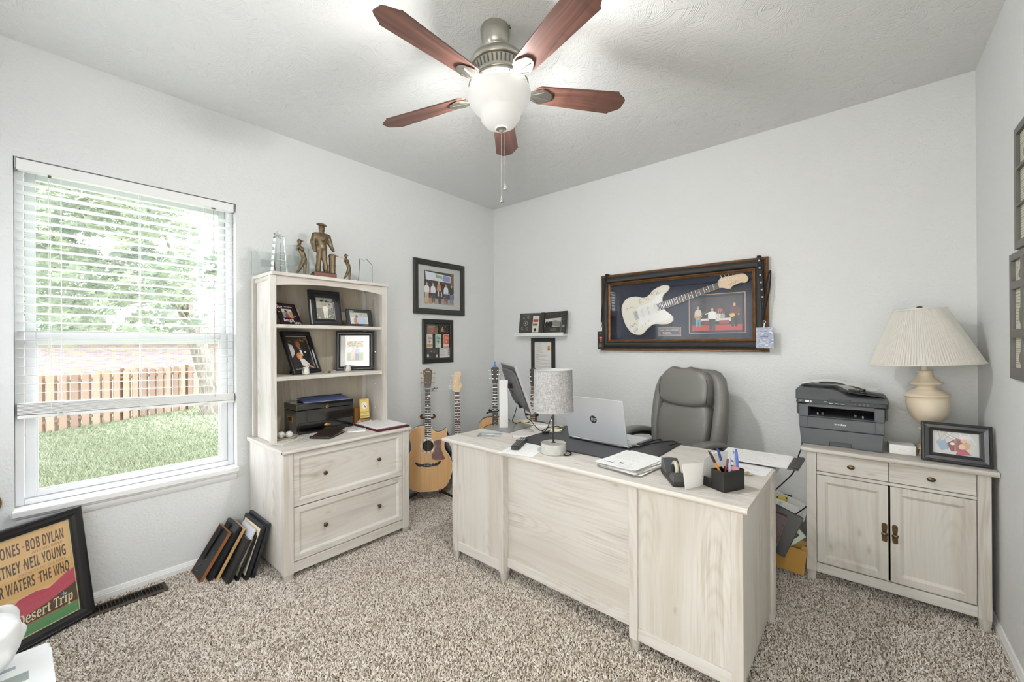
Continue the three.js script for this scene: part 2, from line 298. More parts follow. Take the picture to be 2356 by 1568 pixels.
{ // window: vinyl single-hung unit in a drywall opening
  const w = new THREE.Group(); w.name = 'window_1'; w.userData = { kind: 'structure', label: 'white vinyl single-hung window looking onto the lawn' }; scene.add(w);
  const bars = (z0, z1, y0, y1, t, x0, x1, b = t) => [bb(x0, x1, y0, y1, z0, z0 + t), bb(x0, x1, y0, y1, z1 - t, z1), bb(x0, x1, y0, y0 + b, z0 + t, z1 - t), bb(x0, x1, y1 - t, y1, z0 + t, z1 - t)];
  obj('frame', bars(WZ0 + 0.001, WZ1 - 0.001, WY0 + 0.012, WY1 - 0.001, 0.03, -0.149, -0.06, 0.028), M.vinyl, w);
  const lo = obj('lower_sash', bars(WZ0 + 0.034, WZ1 - 0.034, 0.592, 1.416, 0.036, -0.098, -0.07, 0.026), M.vinyl, w);
  obj('pane', put(plane(0.80, 0.79), -0.086, 1.0, 2.9135, 0, Math.PI / 2, 0), M.pane, lo);
  obj('glazing_bead', bars(WZ0 + 0.069, WZ1 - 0.069, 0.617, 1.382, 0.008, -0.092, -0.078), M.vinyl, lo);
  const up = obj('upper_sash', bars(WZ0 + 0.034, WZ1 - 0.034, 1.35, 2.222, 0.036, -0.138, -0.108), std(0xd5d8d6, 0.4), w);
  obj('pane', put(plane(0.80, 0.84), -0.124, 1.786, 2.9135, 0, Math.PI / 2, 0), M.pane, up);
  obj('sash_lock', [bx(0.016, 0.012, 0.05, -0.10, 1.42, 2.72), bx(0.016, 0.012, 0.05, -0.10, 1.42, 3.08)], M.vinyl, w);
  obj('window_sill', bb(-0.06, 0.034, 0.528, 0.56, WZ0 - 0.008, WZ1 + 0.008, 0.006), M.trim, w);
  obj('apron', put(ext([[0, 0], [0.022, 0], [0.022, -0.008], [0.016, -0.014], [0.016, -0.02], [0.012, -0.035], [0.005, -0.048], [0, -0.05]], 0.905, 0), 0, 0.528, WZ0 + 0.005), M.trim, w, { crease: 0.5 });
}
{ // slatted blind, half raised
  const b = thing('window_blind', 'white slatted blind drawn halfway down the window', 'blind', [0, 0, 0]);
  const z0 = 2.468, z1 = 3.362, zm = (z0 + z1) / 2, L = z1 - z0;
  obj('valance', [bb(-0.014, -0.003, 2.2, 2.249, z0, z1, 0.002), bb(-0.02, -0.003, 2.196, 2.203, z0, z1, 0.002)], M.slat, b);
  obj('headrail', bb(-0.058, -0.016, 2.2, 2.248, z0 + 0.004, z1 - 0.004), M.slat, b);
  for (const z of [z0 - 0.006, z1 + 0.001]) obj('bracket', bb(-0.058, -0.001, 2.2, 2.2535, z, z + 0.005, 0.001), std(0xb9bfbd, 0.4), b);
  const tilt = Math.atan2(0.038, L);
  const sg = boxUV(flat(bx(0.05, 0.003, L, 0, 0, 0, 0.0012))); sg.rotateZ(0.1);
  const addSlat = (y, rx = 0, gm = sg, name = 'slat') => { const m = new THREE.Mesh(gm, M.slat); m.name = name; m.castShadow = m.receiveShadow = true; m.position.set(-0.034, y, zm); m.rotation.x = -rx; b.add(m); };
  for (let k = 0; k < 24; k++) { const y = 2.138 - 0.0452 * k; addSlat(y, tilt * smooth(14, 24, k) * 0.9); }
  const sg2 = boxUV(flat(bx(0.05, 0.0045, L, 0, 0, 0, 0.0012)));
  for (let k = 0; k < 9; k++) addSlat(1.047 - 0.0055 * k - 0.0, tilt * (1 - k * 0.04), sg2);
  const br = obj('bottom_rail', bx(0.05, 0.016, L, -0.034, 0.989, zm, 0.003), M.slat, b); br.geometry.translate(0.034, -0.989, -zm); br.position.set(-0.034, 0.989, zm); br.rotation.x = -tilt * 0.62;
  const zc = [onX(141, 420, -0.01).z, onX(323, 440, -0.01).z, onX(473, 480, -0.01).z];
  zc.forEach((z, i) => {
    const yb = 1.03 + (z - zm) * 0.04;
    obj('ladder_cord', [rod([-0.0075, 2.2, z], [-0.0075, yb, z], 0.0011, 6), rod([-0.0605, 2.2, z], [-0.0605, yb, z], 0.0011, 6)], M.slat, b);
    const r = rng(50 + i), pts = []; for (let k = 0; k < 16; k++) pts.push([-0.006 + 0.004 * r(), yb - 0.05 + 0.024 * r(), z + (r() - 0.5) * 0.055]);
    obj('cord_loops', tube(pts, 0.0011, 90, 5), M.slat, b);
  });
  obj('pull_cord', [rod([-0.001, 2.2, onX(115, 420, 0).z], [-0.001, 1.02, onX(118, 800, 0).z], 0.0011, 6), rod([-0.003, 2.2, onX(112, 420, 0).z], [-0.003, 1.3, onX(113, 800, 0).z], 0.0011, 6)], M.slat, b);
  obj('tilt_wand', rod([-0.002, 2.19, onX(491, 480, 0).z], [-0.002, 1.02, onX(495, 900, 0).z], 0.0016, 6), std(0xb9b6ae, 0.4), b);
  for (const g of [bx(0.008, 0.014, 0.012, -0.004, 2.188, onX(114, 420, 0).z), bx(0.008, 0.008, 0.022, -0.003, 2.196, onX(491, 475, 0).z)]) obj('cord_guide', g, std(0x6b675c, 0.4, { metalness: 0.6 }), b);
}
// ---------- outdoors ----------
const GY = -1.4;
{
  const lawnTex = dataTex(1024, 1024, (u, v) => { const a = vnoise(LAT, 256, u, v, 230, 230), b = vnoise(LAT2, 256, u, v, 24, 24), t = clamp(a * 0.7 + b * 0.35 - 0.05); return [mix(0.44, 0.64, t), mix(0.49, 0.67, t), mix(0.39, 0.56, t)]; });
  lawnTex.repeat.set(0.25, 0.25);
  const lawn = struct('lawn', bb(-60, -T - 0.02, GY - 0.4, GY, -50, 30, 0), std(0xffffff, 1, { map: lawnTex })); lawn.userData.label = 'green mown lawn outside the window';
  // grass blades over the part of the lawn seen through the window
  const r = rng(606), g = new THREE.ConeGeometry(0.018, 0.11, 3, 1).translate(0, 0.05, 0), n = 26000, im = new THREE.InstancedMesh(g, std(0xffffff, 1), n), m4 = new THREE.Matrix4(), q = new THREE.Quaternion(), c = new THREE.Color();
  for (let i = 0; i < n; i++) {
    const p = onY(70 + 450 * r(), 915 + 225 * Math.sqrt(r()), GY), k = 0.5 + 0.8 * r();
    q.setFromEuler(new THREE.Euler((r() - 0.5) * 1.5, r() * 6.3, (r() - 0.5) * 1.5)); m4.compose(p, q, V3(k, k, k)); im.setMatrixAt(i, m4);
    const t = r(); c.setRGB(mix(0.15, 0.30, t), mix(0.185, 0.33, t), mix(0.11, 0.21, t)); im.setColorAt(i, c);
  }
  im.name = 'grass_blades'; scene.add(im); tag(im, 'blades of grass on the lawn outside the window', 'grass', null, 'stuff');
}
{ // shadow-box fence of cedar boards
  const A = onY(84, 999, GY), B = onY(472, 934, GY), dir = B.clone().sub(A).setY(0).normalize();
  const f = thing('board_fence', 'brown wooden shadow-box fence across the far side of the lawn', 'fence', A, Math.atan2(-dir.z, dir.x));
  const mats = [0x97806f, 0x9f8875, 0x8d7667, 0xa58e7b].map((c) => std(c, 0.9)), r = rng(9);
  const sh = (w, h) => boxUV(flat(ext([[-w / 2, 0], [w / 2, 0], [w / 2, h - 0.05], [w / 2 - 0.05, h], [-w / 2 + 0.05, h], [-w / 2, h - 0.05]], 0.022, 0)));
  const boards = [sh(0.185, 1.78), sh(0.185, 1.82), sh(0.185, 1.8)];
  const len = A.distanceTo(B);
  for (let k = -9; k * 0.3 < len + 2.6; k++) for (const back of [0, 1]) {
    const m = new THREE.Mesh(boards[Math.floor(r() * 3)], mats[Math.floor(r() * 4)]); m.name = 'board'; m.castShadow = m.receiveShadow = true;
    m.position.set(k * 0.3 + back * 0.15 + (r() - 0.5) * 0.015, (r() - 0.5) * 0.02, back ? -0.09 : 0.03); f.add(m);
  }
  for (const y of [0.28, 1.5]) obj('rail', bb(-2.8, len + 2.7, y, y + 0.085, -0.045, 0.028), std(0x7a6353, 0.9), f);
  for (let k = -1; k < 4; k++) obj('post', bb(k * 2.4 - 0.045, k * 2.4 + 0.045, 0, 1.85, -0.17, -0.08), std(0x74604f, 0.9), f);
}
{ // brick house beyond the fence
  const P = onY(270, 905, GY), h = thing('brick_house', 'pale brick house with grey roof beyond the wooden fence', 'house', [-27, GY, -1], Math.PI / 2 - 0.2);
  const brick = dataTex(512, 512, (u, v) => { const rows = 32, row = Math.floor(v * rows), o = (row % 2) * 0.5, c = Math.floor(u * 10 + o), fu = u * 10 + o - c, fv = v * rows - row; const mort = fu < 0.05 || fv < 0.14; const t = LAT[((row * 31 + ((c % 10) + 10) % 10 * 7) % 65536)]; return mort ? [0.66, 0.64, 0.62] : [mix(0.54, 0.66, t), mix(0.48, 0.59, t), mix(0.46, 0.57, LAT2[(row * 17 + c * 3 + 999) % 60000])]; });
  brick.repeat.set(0.45, 0.45);
  obj('brick_wall', bb(-16, 16, 0, 3.1, -4, 0, 0), std(0xffffff, 0.9, { map: brick }), h);
  obj('roof', ext([[-0.6, 0], [4.6, 0], [2, 2.2]], 32.8, 0).rotateY(Math.PI / 2).translate(-16.4, 3.1, 0), std(0x8f8d8b, 0.95), h);
  obj('fascia', bb(-16.4, 16.4, 2.95, 3.14, 0.55, 0.62, 0), std(0xe8e8e6, 0.6), h);
}
{ // maple by the fence: trunk, limbs and leaves
  const P = onY(487, 950, GY), t = thing('maple_tree', 'leafy green maple tree with grey trunk in front of the fence', 'tree', P);
  const r = rng(31), bark = dataTex(128, 256, (u, v) => { const a = vnoise(LAT, 256, u, v, 26, 7), b = vnoise(LAT2, 256, u, v, 50, 40); const k = a * 0.7 + b * 0.3; return [mix(0.38, 0.66, k), mix(0.36, 0.63, k), mix(0.33, 0.58, k)]; });
  const barkM = std(0xffffff, 1, { map: bark, bumpMap: bark, bumpScale: 0.02 });
  const top = atDepth(440, 470, 13).sub(P);
  obj('trunk', [tube([[0, -0.05, 0], [-0.05, 1, 0.05], [-0.25, 2.4, 0.3], [-0.6, 4.2, 0.7], [-1.0, 6, 1.2]], 0.3, 24, 12), rod([0, -0.1, 0], [-0.02, 0.5, 0.02], 0.42, 12, 0.3)], barkM, t);
  const limbs = []; for (const [x, y, d] of [[300, 520, 11], [180, 480, 10], [420, 600, 12], [250, 640, 10.5], [120, 560, 9.5], [330, 430, 12]]) { const e = atDepth(x, y, d).sub(P); limbs.push(tube([[-0.5, 3.6, 0.6], e.clone().multiplyScalar(0.5).add(V3(-0.3, 2.4, 0.3)), e], 0.045, 20, 6)); }
  obj('limb', limbs, barkM, t);
  const leaf = (() => { const p = []; for (let i = 0; i < 10; i++) { const a = i / 10 * 6.283, q = i % 2 ? 0.34 : (i === 5 ? 0.5 : 1); p.push([Math.sin(a) * q * 0.6, Math.cos(a) * q]); } return new THREE.ShapeGeometry(shp(p)); })();
  const n = 15000, im = new THREE.InstancedMesh(leaf, new THREE.MeshPhysicalMaterial({ color: 0xffffff, roughness: 0.9, transmission: 0.35, thickness: 0, side: THREE.DoubleSide }), n), m4 = new THREE.Matrix4(), q = new THREE.Quaternion(), c = new THREE.Color();
  let i = 0;
  while (i < n) {
    // sprays hanging through the crown
    const px = 20 + 520 * r(), py = 340 + 430 * r(), d = 8.2 + 6.5 * r();
    const gap = vnoise(LAT, 256, px / 600, py / 500, 9, 8) * 0.6 + vnoise(LAT2, 256, px / 600, py / 500, 20, 20) * 0.4;
    if (gap < 0.36 || (px > 440 && py < 560 && gap < 0.62) || (py > 690 && gap < 0.58) || (py > 740 && gap < 0.68)) continue;
    const C = atDepth(px, py, d).sub(P), tone = r(), dir = V3(r() - 0.5, -0.25 * r(), r() - 0.5).normalize();
    for (let k = 0; k < 26 && i < n; k++, i++) {
      const s = 0.085 + 0.075 * r(), al = (r() - 0.3) * 0.75;
      const p = C.clone().addScaledVector(dir, al).add(V3((r() - 0.5) * 0.35, (r() - 0.5) * 0.2, (r() - 0.5) * 0.35));
      q.setFromEuler(new THREE.Euler(-1.2 + (r() - 0.5) * 1.6, r() * 6.3, (r() - 0.5) * 1.4)); m4.compose(p, q, V3(s, s, s)); im.setMatrixAt(i, m4);
      const y = clamp(tone * 0.8 + 0.35 * r() - 0.1); c.setRGB(mix(0.15, 0.33, y), mix(0.195, 0.37, y), mix(0.15, 0.24, y)); im.setColorAt(i, c);
    }
  }
  im.name = 'leaves'; im.userData = { kind: 'stuff', label: 'green maple leaves' }; t.add(im);
}
// ---------- ceiling fan ----------
{
  const f = thing('ceiling_fan', 'brushed nickel ceiling fan with five reddish wooden blades and a frosted bowl light', 'ceiling fan', [1.80, H, 1.927]);
  f.quaternion.setFromUnitVectors(V3(0, 1, 0), V3(-0.047, 1, 0.03).normalize());
  obj('canopy', lathe([[0, 0], [0.066, 0], [0.068, -0.004], [0.068, -0.03], [0.0655, -0.033], [0.064, -0.05], [0.056, -0.075], [0.046, -0.088], [0.041, -0.09], [0.041, -0.1], [0.03, -0.102], [0.022, -0.1], [0.02, -0.085], [0, -0.085]]).translate(-0.012, 0, -0.012), M.nickel, f, { uv: true });
  obj('screw', [sph(0.004, 0.058, -0.02, -0.038), sph(0.004, 0.064, -0.02, -0.025)], M.nickelDark, f);
  obj('downrod', rod([-0.01, -0.08, -0.01], [0, -0.16, 0], 0.0125, 20), M.nickel, f);
  obj('motor_housing', lathe([[0, -0.135], [0.05, -0.135], [0.062, -0.137], [0.092, -0.146], [0.116, -0.161], [0.127, -0.178], [0.129, -0.195], [0.124, -0.199], [0.116, -0.2]], 64), M.nickel, f, { uv: true });
  obj('vent_band', lathe([[0.116, -0.2], [0.106, -0.234], [0.102, -0.242], [0.108, -0.246], [0.102, -0.249], [0.085, -0.266], [0.085, -0.27]], 64), M.nickel, f, { uv: true });
  const slot = boxUV(flat(bx(0.007, 0.03, 0.003, 0, 0, 0, 0.001)));
  for (let k = 0; k < 36; k++) { const a = k / 36 * 6.2832, m = new THREE.Mesh(slot, M.nickelDark); m.name = 'vent_slot'; m.position.set(Math.sin(a) * 0.1115, -0.217, Math.cos(a) * 0.1115); m.rotation.set(0.25, a, 0, 'YXZ'); m.castShadow = true; f.add(m); }
  obj('lower_plate', lathe([[0.085, -0.264], [0.12, -0.266], [0.136, -0.272], [0.139, -0.28], [0.135, -0.286], [0.09, -0.29], [0.06, -0.292], [0.055, -0.31], [0.05, -0.325], [0, -0.325]], 64), M.nickel, f, { uv: true });
  const rib = boxUV(flat(bx(0.006, 0.006, 0.036, 0, 0, 0, 0.002)));
  for (let k = 0; k < 40; k++) { const a = k / 40 * 6.2832, m = new THREE.Mesh(rib, M.nickel); m.name = 'plate_rib'; m.position.set(Math.sin(a) * 0.114, -0.289, Math.cos(a) * 0.114); m.rotation.y = a; f.add(m); }
  const bladeTex = dataTex(512, 1024, (u, v) => { const w = vnoise(LAT, 256, u, v, 5, 3) * 0.08, a = vnoise(LAT2, 256, u + w, v, 70, 4), b = vnoise(LAT, 256, u + w, v, 18, 2), k = vnoise(LAT2, 256, u, v, 9, 26); const t = clamp(a * 0.5 + b * 0.5 - 0.15 * smooth(0.7, 0.9, k)); return [mix(0.32, 0.52, t), mix(0.22, 0.36, t), mix(0.19, 0.31, t)]; });
  bladeTex.repeat.set(2.2, 1.4);
  const wood = std(0xffffff, 0.42, { map: bladeTex });
  // blade in the xz plane, root at +z 0.165, tip at +z 0.637
  const hw0 = 0.05, hw1 = 0.068, R0 = 0.165, R1 = 0.637;
  const half = [[0.02, R0], [hw0 - 0.012, R0 + 0.006], [hw0, R0 + 0.03], [hw1, R1 - 0.055], [hw1 - 0.008, R1 - 0.05], [hw1 - 0.016, R1 - 0.038], [hw1 - 0.03, R1 - 0.014], [hw1 - 0.036, R1 - 0.008], [hw1 - 0.044, R1]];
  const outline = [...half, ...half.slice().reverse().map(([a, b]) => [-a, b])];
  const bladeG = () => ext(outline, 0.007, 0.0015, -0.0035).rotateX(Math.PI / 2);
  const irPts = [[0.012, 0.085], [0.016, 0.13], [0.03, 0.165], [0.043, 0.2], [0.04, 0.215], [0.022, 0.25], [0, 0.258]];
  const irOut = [...irPts, ...irPts.slice(0, -1).reverse().map(([a, b]) => [-a, b])];
  for (let k = 0; k < 5; k++) {
    const ang = (88.71 + 72 * k) * Math.PI / 180;       // angle of (x, z)
    const b = new THREE.Group(); b.name = 'blade_arm'; b.position.y = -0.302; b.rotation.order = 'YXZ'; b.rotation.y = Math.PI / 2 - ang; b.rotation.z = -0.2; f.add(b);
    obj('blade', bladeG(), wood, b, { grain: 'z' });
    obj('blade_iron', [ext(irOut, 0.006, 0.002, -0.003).rotateX(Math.PI / 2).translate(0, -0.0085, 0), tube([[0, -0.012, 0.1], [0, -0.0125, 0.17], [0.012, -0.0125, 0.235]], 0.0022, 14, 6), tube([[-0.006, -0.012, 0.1], [-0.012, -0.0125, 0.16], [-0.03, -0.0125, 0.208]], 0.0022, 14, 6), tube([[0.006, -0.012, 0.1], [0.012, -0.0125, 0.16], [0.034, -0.0125, 0.19]], 0.0022, 14, 6), bx(0.022, 0.014, 0.05, 0, -0.004, 0.1, 0.004)], M.nickel, b);
  }
  const bowlM = std(0xd9d9d6, 0.35, { emissive: new THREE.Color().setRGB(1, 0.985, 0.96), emissiveIntensity: 0.2 });
  obj('light_bowl', lathe([[0.125, -0.305], [0.14, -0.306], [0.1465, -0.313], [0.1455, -0.33], [0.138, -0.352], [0.122, -0.378], [0.104, -0.397], [0.0965, -0.403], [0.0955, -0.409], [0.09, -0.43], [0.07, -0.457], [0.045, -0.471], [0.015, -0.477], [0, -0.477]], 64), bowlM, f, { uv: true });
  obj('finial', lathe([[0, -0.474], [0.024, -0.475], [0.025, -0.479], [0.016, -0.484], [0.01, -0.488], [0.007, -0.496], [0, -0.498]], 24), M.nickel, f, { uv: true });
  const inv = f.quaternion.clone().invert(), down = V3(0, -1, 0).applyQuaternion(inv);
  for (const [px, py0, py1] of [[1155, 300, 452], [1163, 296, 420]]) {
    const c = new THREE.Group(); c.name = 'pull_chain'; f.add(c);
    const start = V3(px === 1155 ? 0.002 : 0.014, -0.485, px === 1155 ? 0.003 : -0.008), len = (py1 - py0) / FPX * 1.885, beads = [];
    for (let s = 0; s < len; s += 0.0048) { const p = start.clone().addScaledVector(down, s); beads.push(new THREE.IcosahedronGeometry(0.0019, 0).translate(p.x, p.y, p.z)); }
    obj('chain', beads, M.chrome, c);
    const e = start.clone().addScaledVector(down, len); const pd = obj('pendant', lathe([[0, 0.004], [0.003, 0.002], [0.004, -0.004], [0.009, -0.014], [0.0105, -0.021], [0.007, -0.028], [0, -0.031]], 20), M.chrome, c, { uv: true }); pd.position.copy(e); pd.quaternion.copy(inv);
  }
  for (let k = 0; k < 3; k++) { const a = k * 2.0944 + 0.5, l = new THREE.PointLight(BULB_COLOR, BULB, 0, 2); l.name = 'fan_bulb_light'; l.position.set(Math.cos(a) * 0.05, -0.415, Math.sin(a) * 0.05); l.castShadow = true; l.shadow.radius = 1.6; f.add(l); }
  const sp = new THREE.SpotLight(BULB_COLOR, BOWL, 0, 1.47, 0.7, 2); sp.name = 'fan_bowl_light'; sp.position.set(0, -0.40, 0); sp.target.position.set(0, -1.4, 0); sp.castShadow = true; sp.shadow.radius = 2.2; f.add(sp, sp.target);
}
// ---------- furniture in white-washed wood ----------
// a drawer or door front in the xy plane: mitred frame with a bevelled inner edge round a sunk panel
const frontG = (w, h, st = 0.05, t = 0.018) => [moulding(w, h, [[0, 0], [0, t - 0.002], [0.002, t], [st - 0.014, t], [st, t - 0.009], [st, 0]]), bx(w - 2 * st + 0.004, h - 2 * st + 0.004, t - 0.009, 0, 0, (t - 0.009) / 2, 0.0005)];
const knobG = (x, y, z, sx = 1, sy = 1) => [put(lathe([[0, 0.026], [0.008, 0.0255], [0.0125, 0.022], [0.013, 0.018], [0.009, 0.013], [0.005, 0.01], [0.005, 0], [0, 0]], 24).rotateX(Math.PI / 2).scale(sx, sy, 1), x, y, z)];
// tapered foot under a square post
const footG = (w, d, x, z, top = 0.045) => { const g = new THREE.CylinderGeometry(Math.SQRT1_2, Math.SQRT1_2 * 0.78, top + 0.006, 4, 1).rotateY(Math.PI / 4).scale(w, 1, d); return g.translate(x, top / 2 - 0.003, z); };
// worktop slab with a rounded nose on the front (+z)
const slabG = (w, y0, y1, z0, z1, nose = 0.012) => { const n = Math.min(nose, (y1 - y0) / 2 - 0.001), q = []; q.push([z0, y0], [z1 - n, y0]); for (let k = 0; k <= 8; k++) { const a = -Math.PI / 2 + k / 8 * Math.PI; q.push([z1 - n + Math.cos(a) * n, (y0 + y1) / 2 + Math.sin(a) * (y1 - y0) / 2]); } q.push([z1 - n, y1], [z0, y1]); return ext(q, w, 0).rotateY(-Math.PI / 2).scale(1, 1, 1).translate(w / 2, 0, 0); };
const FZ = 1.973;
{ // lateral file, front towards +x
  const t = thing('lateral_file', 'whitewashed wooden lateral file with two panelled drawers, carrying the open hutch', 'file cabinet', [0, 0, FZ], Math.PI / 2);
  const top = obj('top', slabG(0.864, 0.718, 0.742, 0.02, 0.61), M.wash, t, { grain: 'x' });
  obj('chipped_corner', bx(0.004, 0.014, 0.01, -0.4325, 0.729, 0.594, 0.001), M.chip, top, { label: 'chipped corner showing brown board' });
  obj('side_panel', bb(-0.42, -0.4, 0.03, 0.718, 0.03, 0.57), M.wash, t); obj('side_panel', bb(0.4, 0.42, 0.03, 0.718, 0.03, 0.57), M.wash, t);
  obj('back_panel', bb(-0.4, 0.4, 0.05, 0.718, 0.03, 0.036), M.wash, t);
  obj('carcass', [bb(-0.4, 0.4, 0.395, 0.41, 0.04, 0.56), bb(-0.4, 0.4, 0.05, 0.065, 0.04, 0.56), bb(-0.372, 0.372, 0.7, 0.718, 0.5, 0.56)], std(0x6e5f4c, 0.8), t);
  obj('front_post', bb(-0.424, -0.371, 0.03, 0.718, 0.557, 0.598), M.wash, t); obj('front_post', bb(0.369, 0.419, 0.03, 0.718, 0.557, 0.598), M.wash, t);
  obj('bottom_rail', bb(-0.371, 0.369, 0.032, 0.088, 0.565, 0.594), M.wash, t, { grain: 'x' });
  for (const [x, z] of [[-0.3975, 0.578], [0.394, 0.578], [-0.405, 0.05], [0.4, 0.05]]) obj('foot', footG(0.051, 0.038, x, z, 0.03), M.wash, t);
  for (const y of [0.5605, 0.2465]) {
    const d = obj('drawer', frontG(0.736, 0.309, 0.046).map((g) => put(g, -0.001, y, 0.572)), M.wash, t, { grain: 'x' });
    for (const x of [-0.187, 0.178]) obj('knob', knobG(x, y + 0.002, 0.581), M.bronzeKnob, d, { uv: true });
  }
  // the hutch, lifted off as one piece
  const h = thing('hutch', 'whitewashed wooden open hutch with arched rail and two shelves on the lateral file', 'shelf', [0, 0.7425, FZ], Math.PI / 2);
  const Y = (y) => y - 0.7425;
  obj('top', bb(-0.4025, 0.4035, Y(1.768), Y(1.79), 0.028, 0.378, 0.003), M.wash, h, { grain: 'x' });
  for (const s of [-1, 1]) {
    obj('side_panel', bb(s * 0.378, s * 0.392, 0, Y(1.768), 0.09, 0.34), M.wash, h);
    obj('front_post', s < 0 ? bb(-0.409, -0.374, 0, Y(1.768), 0.335, 0.366) : bb(0.352, 0.391, 0, Y(1.768), 0.335, 0.366), M.wash, h);
    obj('rear_post', s < 0 ? bb(-0.411, -0.378, 0, Y(1.768), 0.047, 0.07) : bb(0.36, 0.391, 0, Y(1.768), 0.047, 0.07), M.wash, h);
    obj('side_rail', bb(s * 0.376, s * 0.397, Y(1.742), Y(1.768), 0.07, 0.335), M.wash, h, { grain: 'z' });
  }
  obj('back_panel', bb(-0.378, 0.378, 0, Y(1.768), 0.05, 0.056), std(0xe2dccf, 0.6, { map: WASH }), h);
  const arch = []; for (let k = 0; k <= 24; k++) { const x = -0.374 + 0.726 * k / 24; const q = Math.abs(k / 12 - 1); arch.push([x, Y(1.706 + 0.026 * (1 - Math.pow(q, 2.2)))]); }
  obj('arched_rail', ext([...arch, [0.352, Y(1.768)], [-0.374, Y(1.768)]], 0.018, 0.001, 0.343), M.wash, h, { grain: 'x' });
  obj('shelf', bb(-0.378, 0.352, Y(1.446), Y(1.468), 0.056, 0.36), M.wash, h, { grain: 'x' });
  obj('shelf', bb(-0.378, 0.352, Y(1.118), Y(1.143), 0.056, 0.36), M.wash, h, { grain: 'x' });
  for (const [y, z] of [[1.69, 0.26], [1.28, 0.27], [1.04, 0.27], [0.86, 0.27]]) obj('shelf_pin', sph(0.005, 0.349, Y(y), z), M.white, h);
}
{ // desk: local x to the right, front at z = 0
  const t = thing('executive_desk', 'large whitewashed wooden executive desk with recessed centre panel', 'desk', [1.04, 0, 1.623], -0.012);
  obj('desktop', slabG(1.722, 0.718, 0.742, -0.785, 0).translate(0.861, 0, 0), M.wash, t, { grain: 'x' });
  const post = (x0, x1, z0, z1, s = 1) => { obj('post', bb(x0, x1, 0.045, 0.718, z0, z1), M.wash, t); obj('foot', footG(x1 - x0 - 0.004, z1 - z0 - 0.004, (x0 + x1) / 2, (z0 + z1) / 2), M.wash, t); };
  post(0.071, 0.112, -0.066, -0.026); post(0.467, 0.503, -0.085, -0.026); post(1.252, 1.292, -0.085, -0.026); post(1.662, 1.703, -0.066, -0.026);
  post(0.071, 0.112, -0.68, -0.63); post(1.664, 1.712, -0.672, -0.612); post(0.467, 0.503, -0.68, -0.63); post(1.252, 1.292, -0.68, -0.63);
  obj('front_panel', bb(0.108, 0.47, 0.09, 0.718, -0.058, -0.042), M.washPanel, t);
  obj('front_panel', bb(1.288, 1.666, 0.09, 0.718, -0.058, -0.042), M.washPanel, t);
  obj('centre_panel', bb(0.5, 1.255, 0.1, 0.718, -0.088, -0.072), M.washPanel, t, { grain: 'x' });
  obj('bottom_rail', bb(0.11, 0.468, 0.05, 0.104, -0.062, -0.032), M.wash, t, { grain: 'x' });
  obj('bottom_rail', bb(1.29, 1.664, 0.045, 0.098, -0.062, -0.032), M.wash, t, { grain: 'x' });
  obj('bottom_rail', bb(0.5, 1.255, 0.07, 0.124, -0.092, -0.064), M.wash, t, { grain: 'x' });
  obj('side_panel', bb(1.68, 1.697, 0.052, 0.718, -0.615, -0.064), M.washPanel, t); obj('side_panel', bb(0.078, 0.095, 0.052, 0.718, -0.635, -0.064), M.washPanel, t);
  obj('inner_panel', bb(0.478, 0.495, 0.052, 0.718, -0.635, -0.084), M.wash, t); obj('inner_panel', bb(1.262, 1.279, 0.052, 0.718, -0.635, -0.084), M.wash, t);
  for (const [x0, x1] of [[0.115, 0.465], [1.295, 1.66]]) for (const [y0, y1] of [[0.08, 0.39], [0.395, 0.55], [0.555, 0.71]]) { const d = obj('drawer', bb(x0, x1, y0, y1, -0.66, -0.12), M.wash, t, { grain: 'x' }); obj('knob', knobG((x0 + x1) / 2, (y0 + y1) / 2, 0.66).map((g) => g.rotateY(Math.PI).translate(x0 + x1, 0, 0)), M.bronzeKnob, d, { uv: true }); }
}
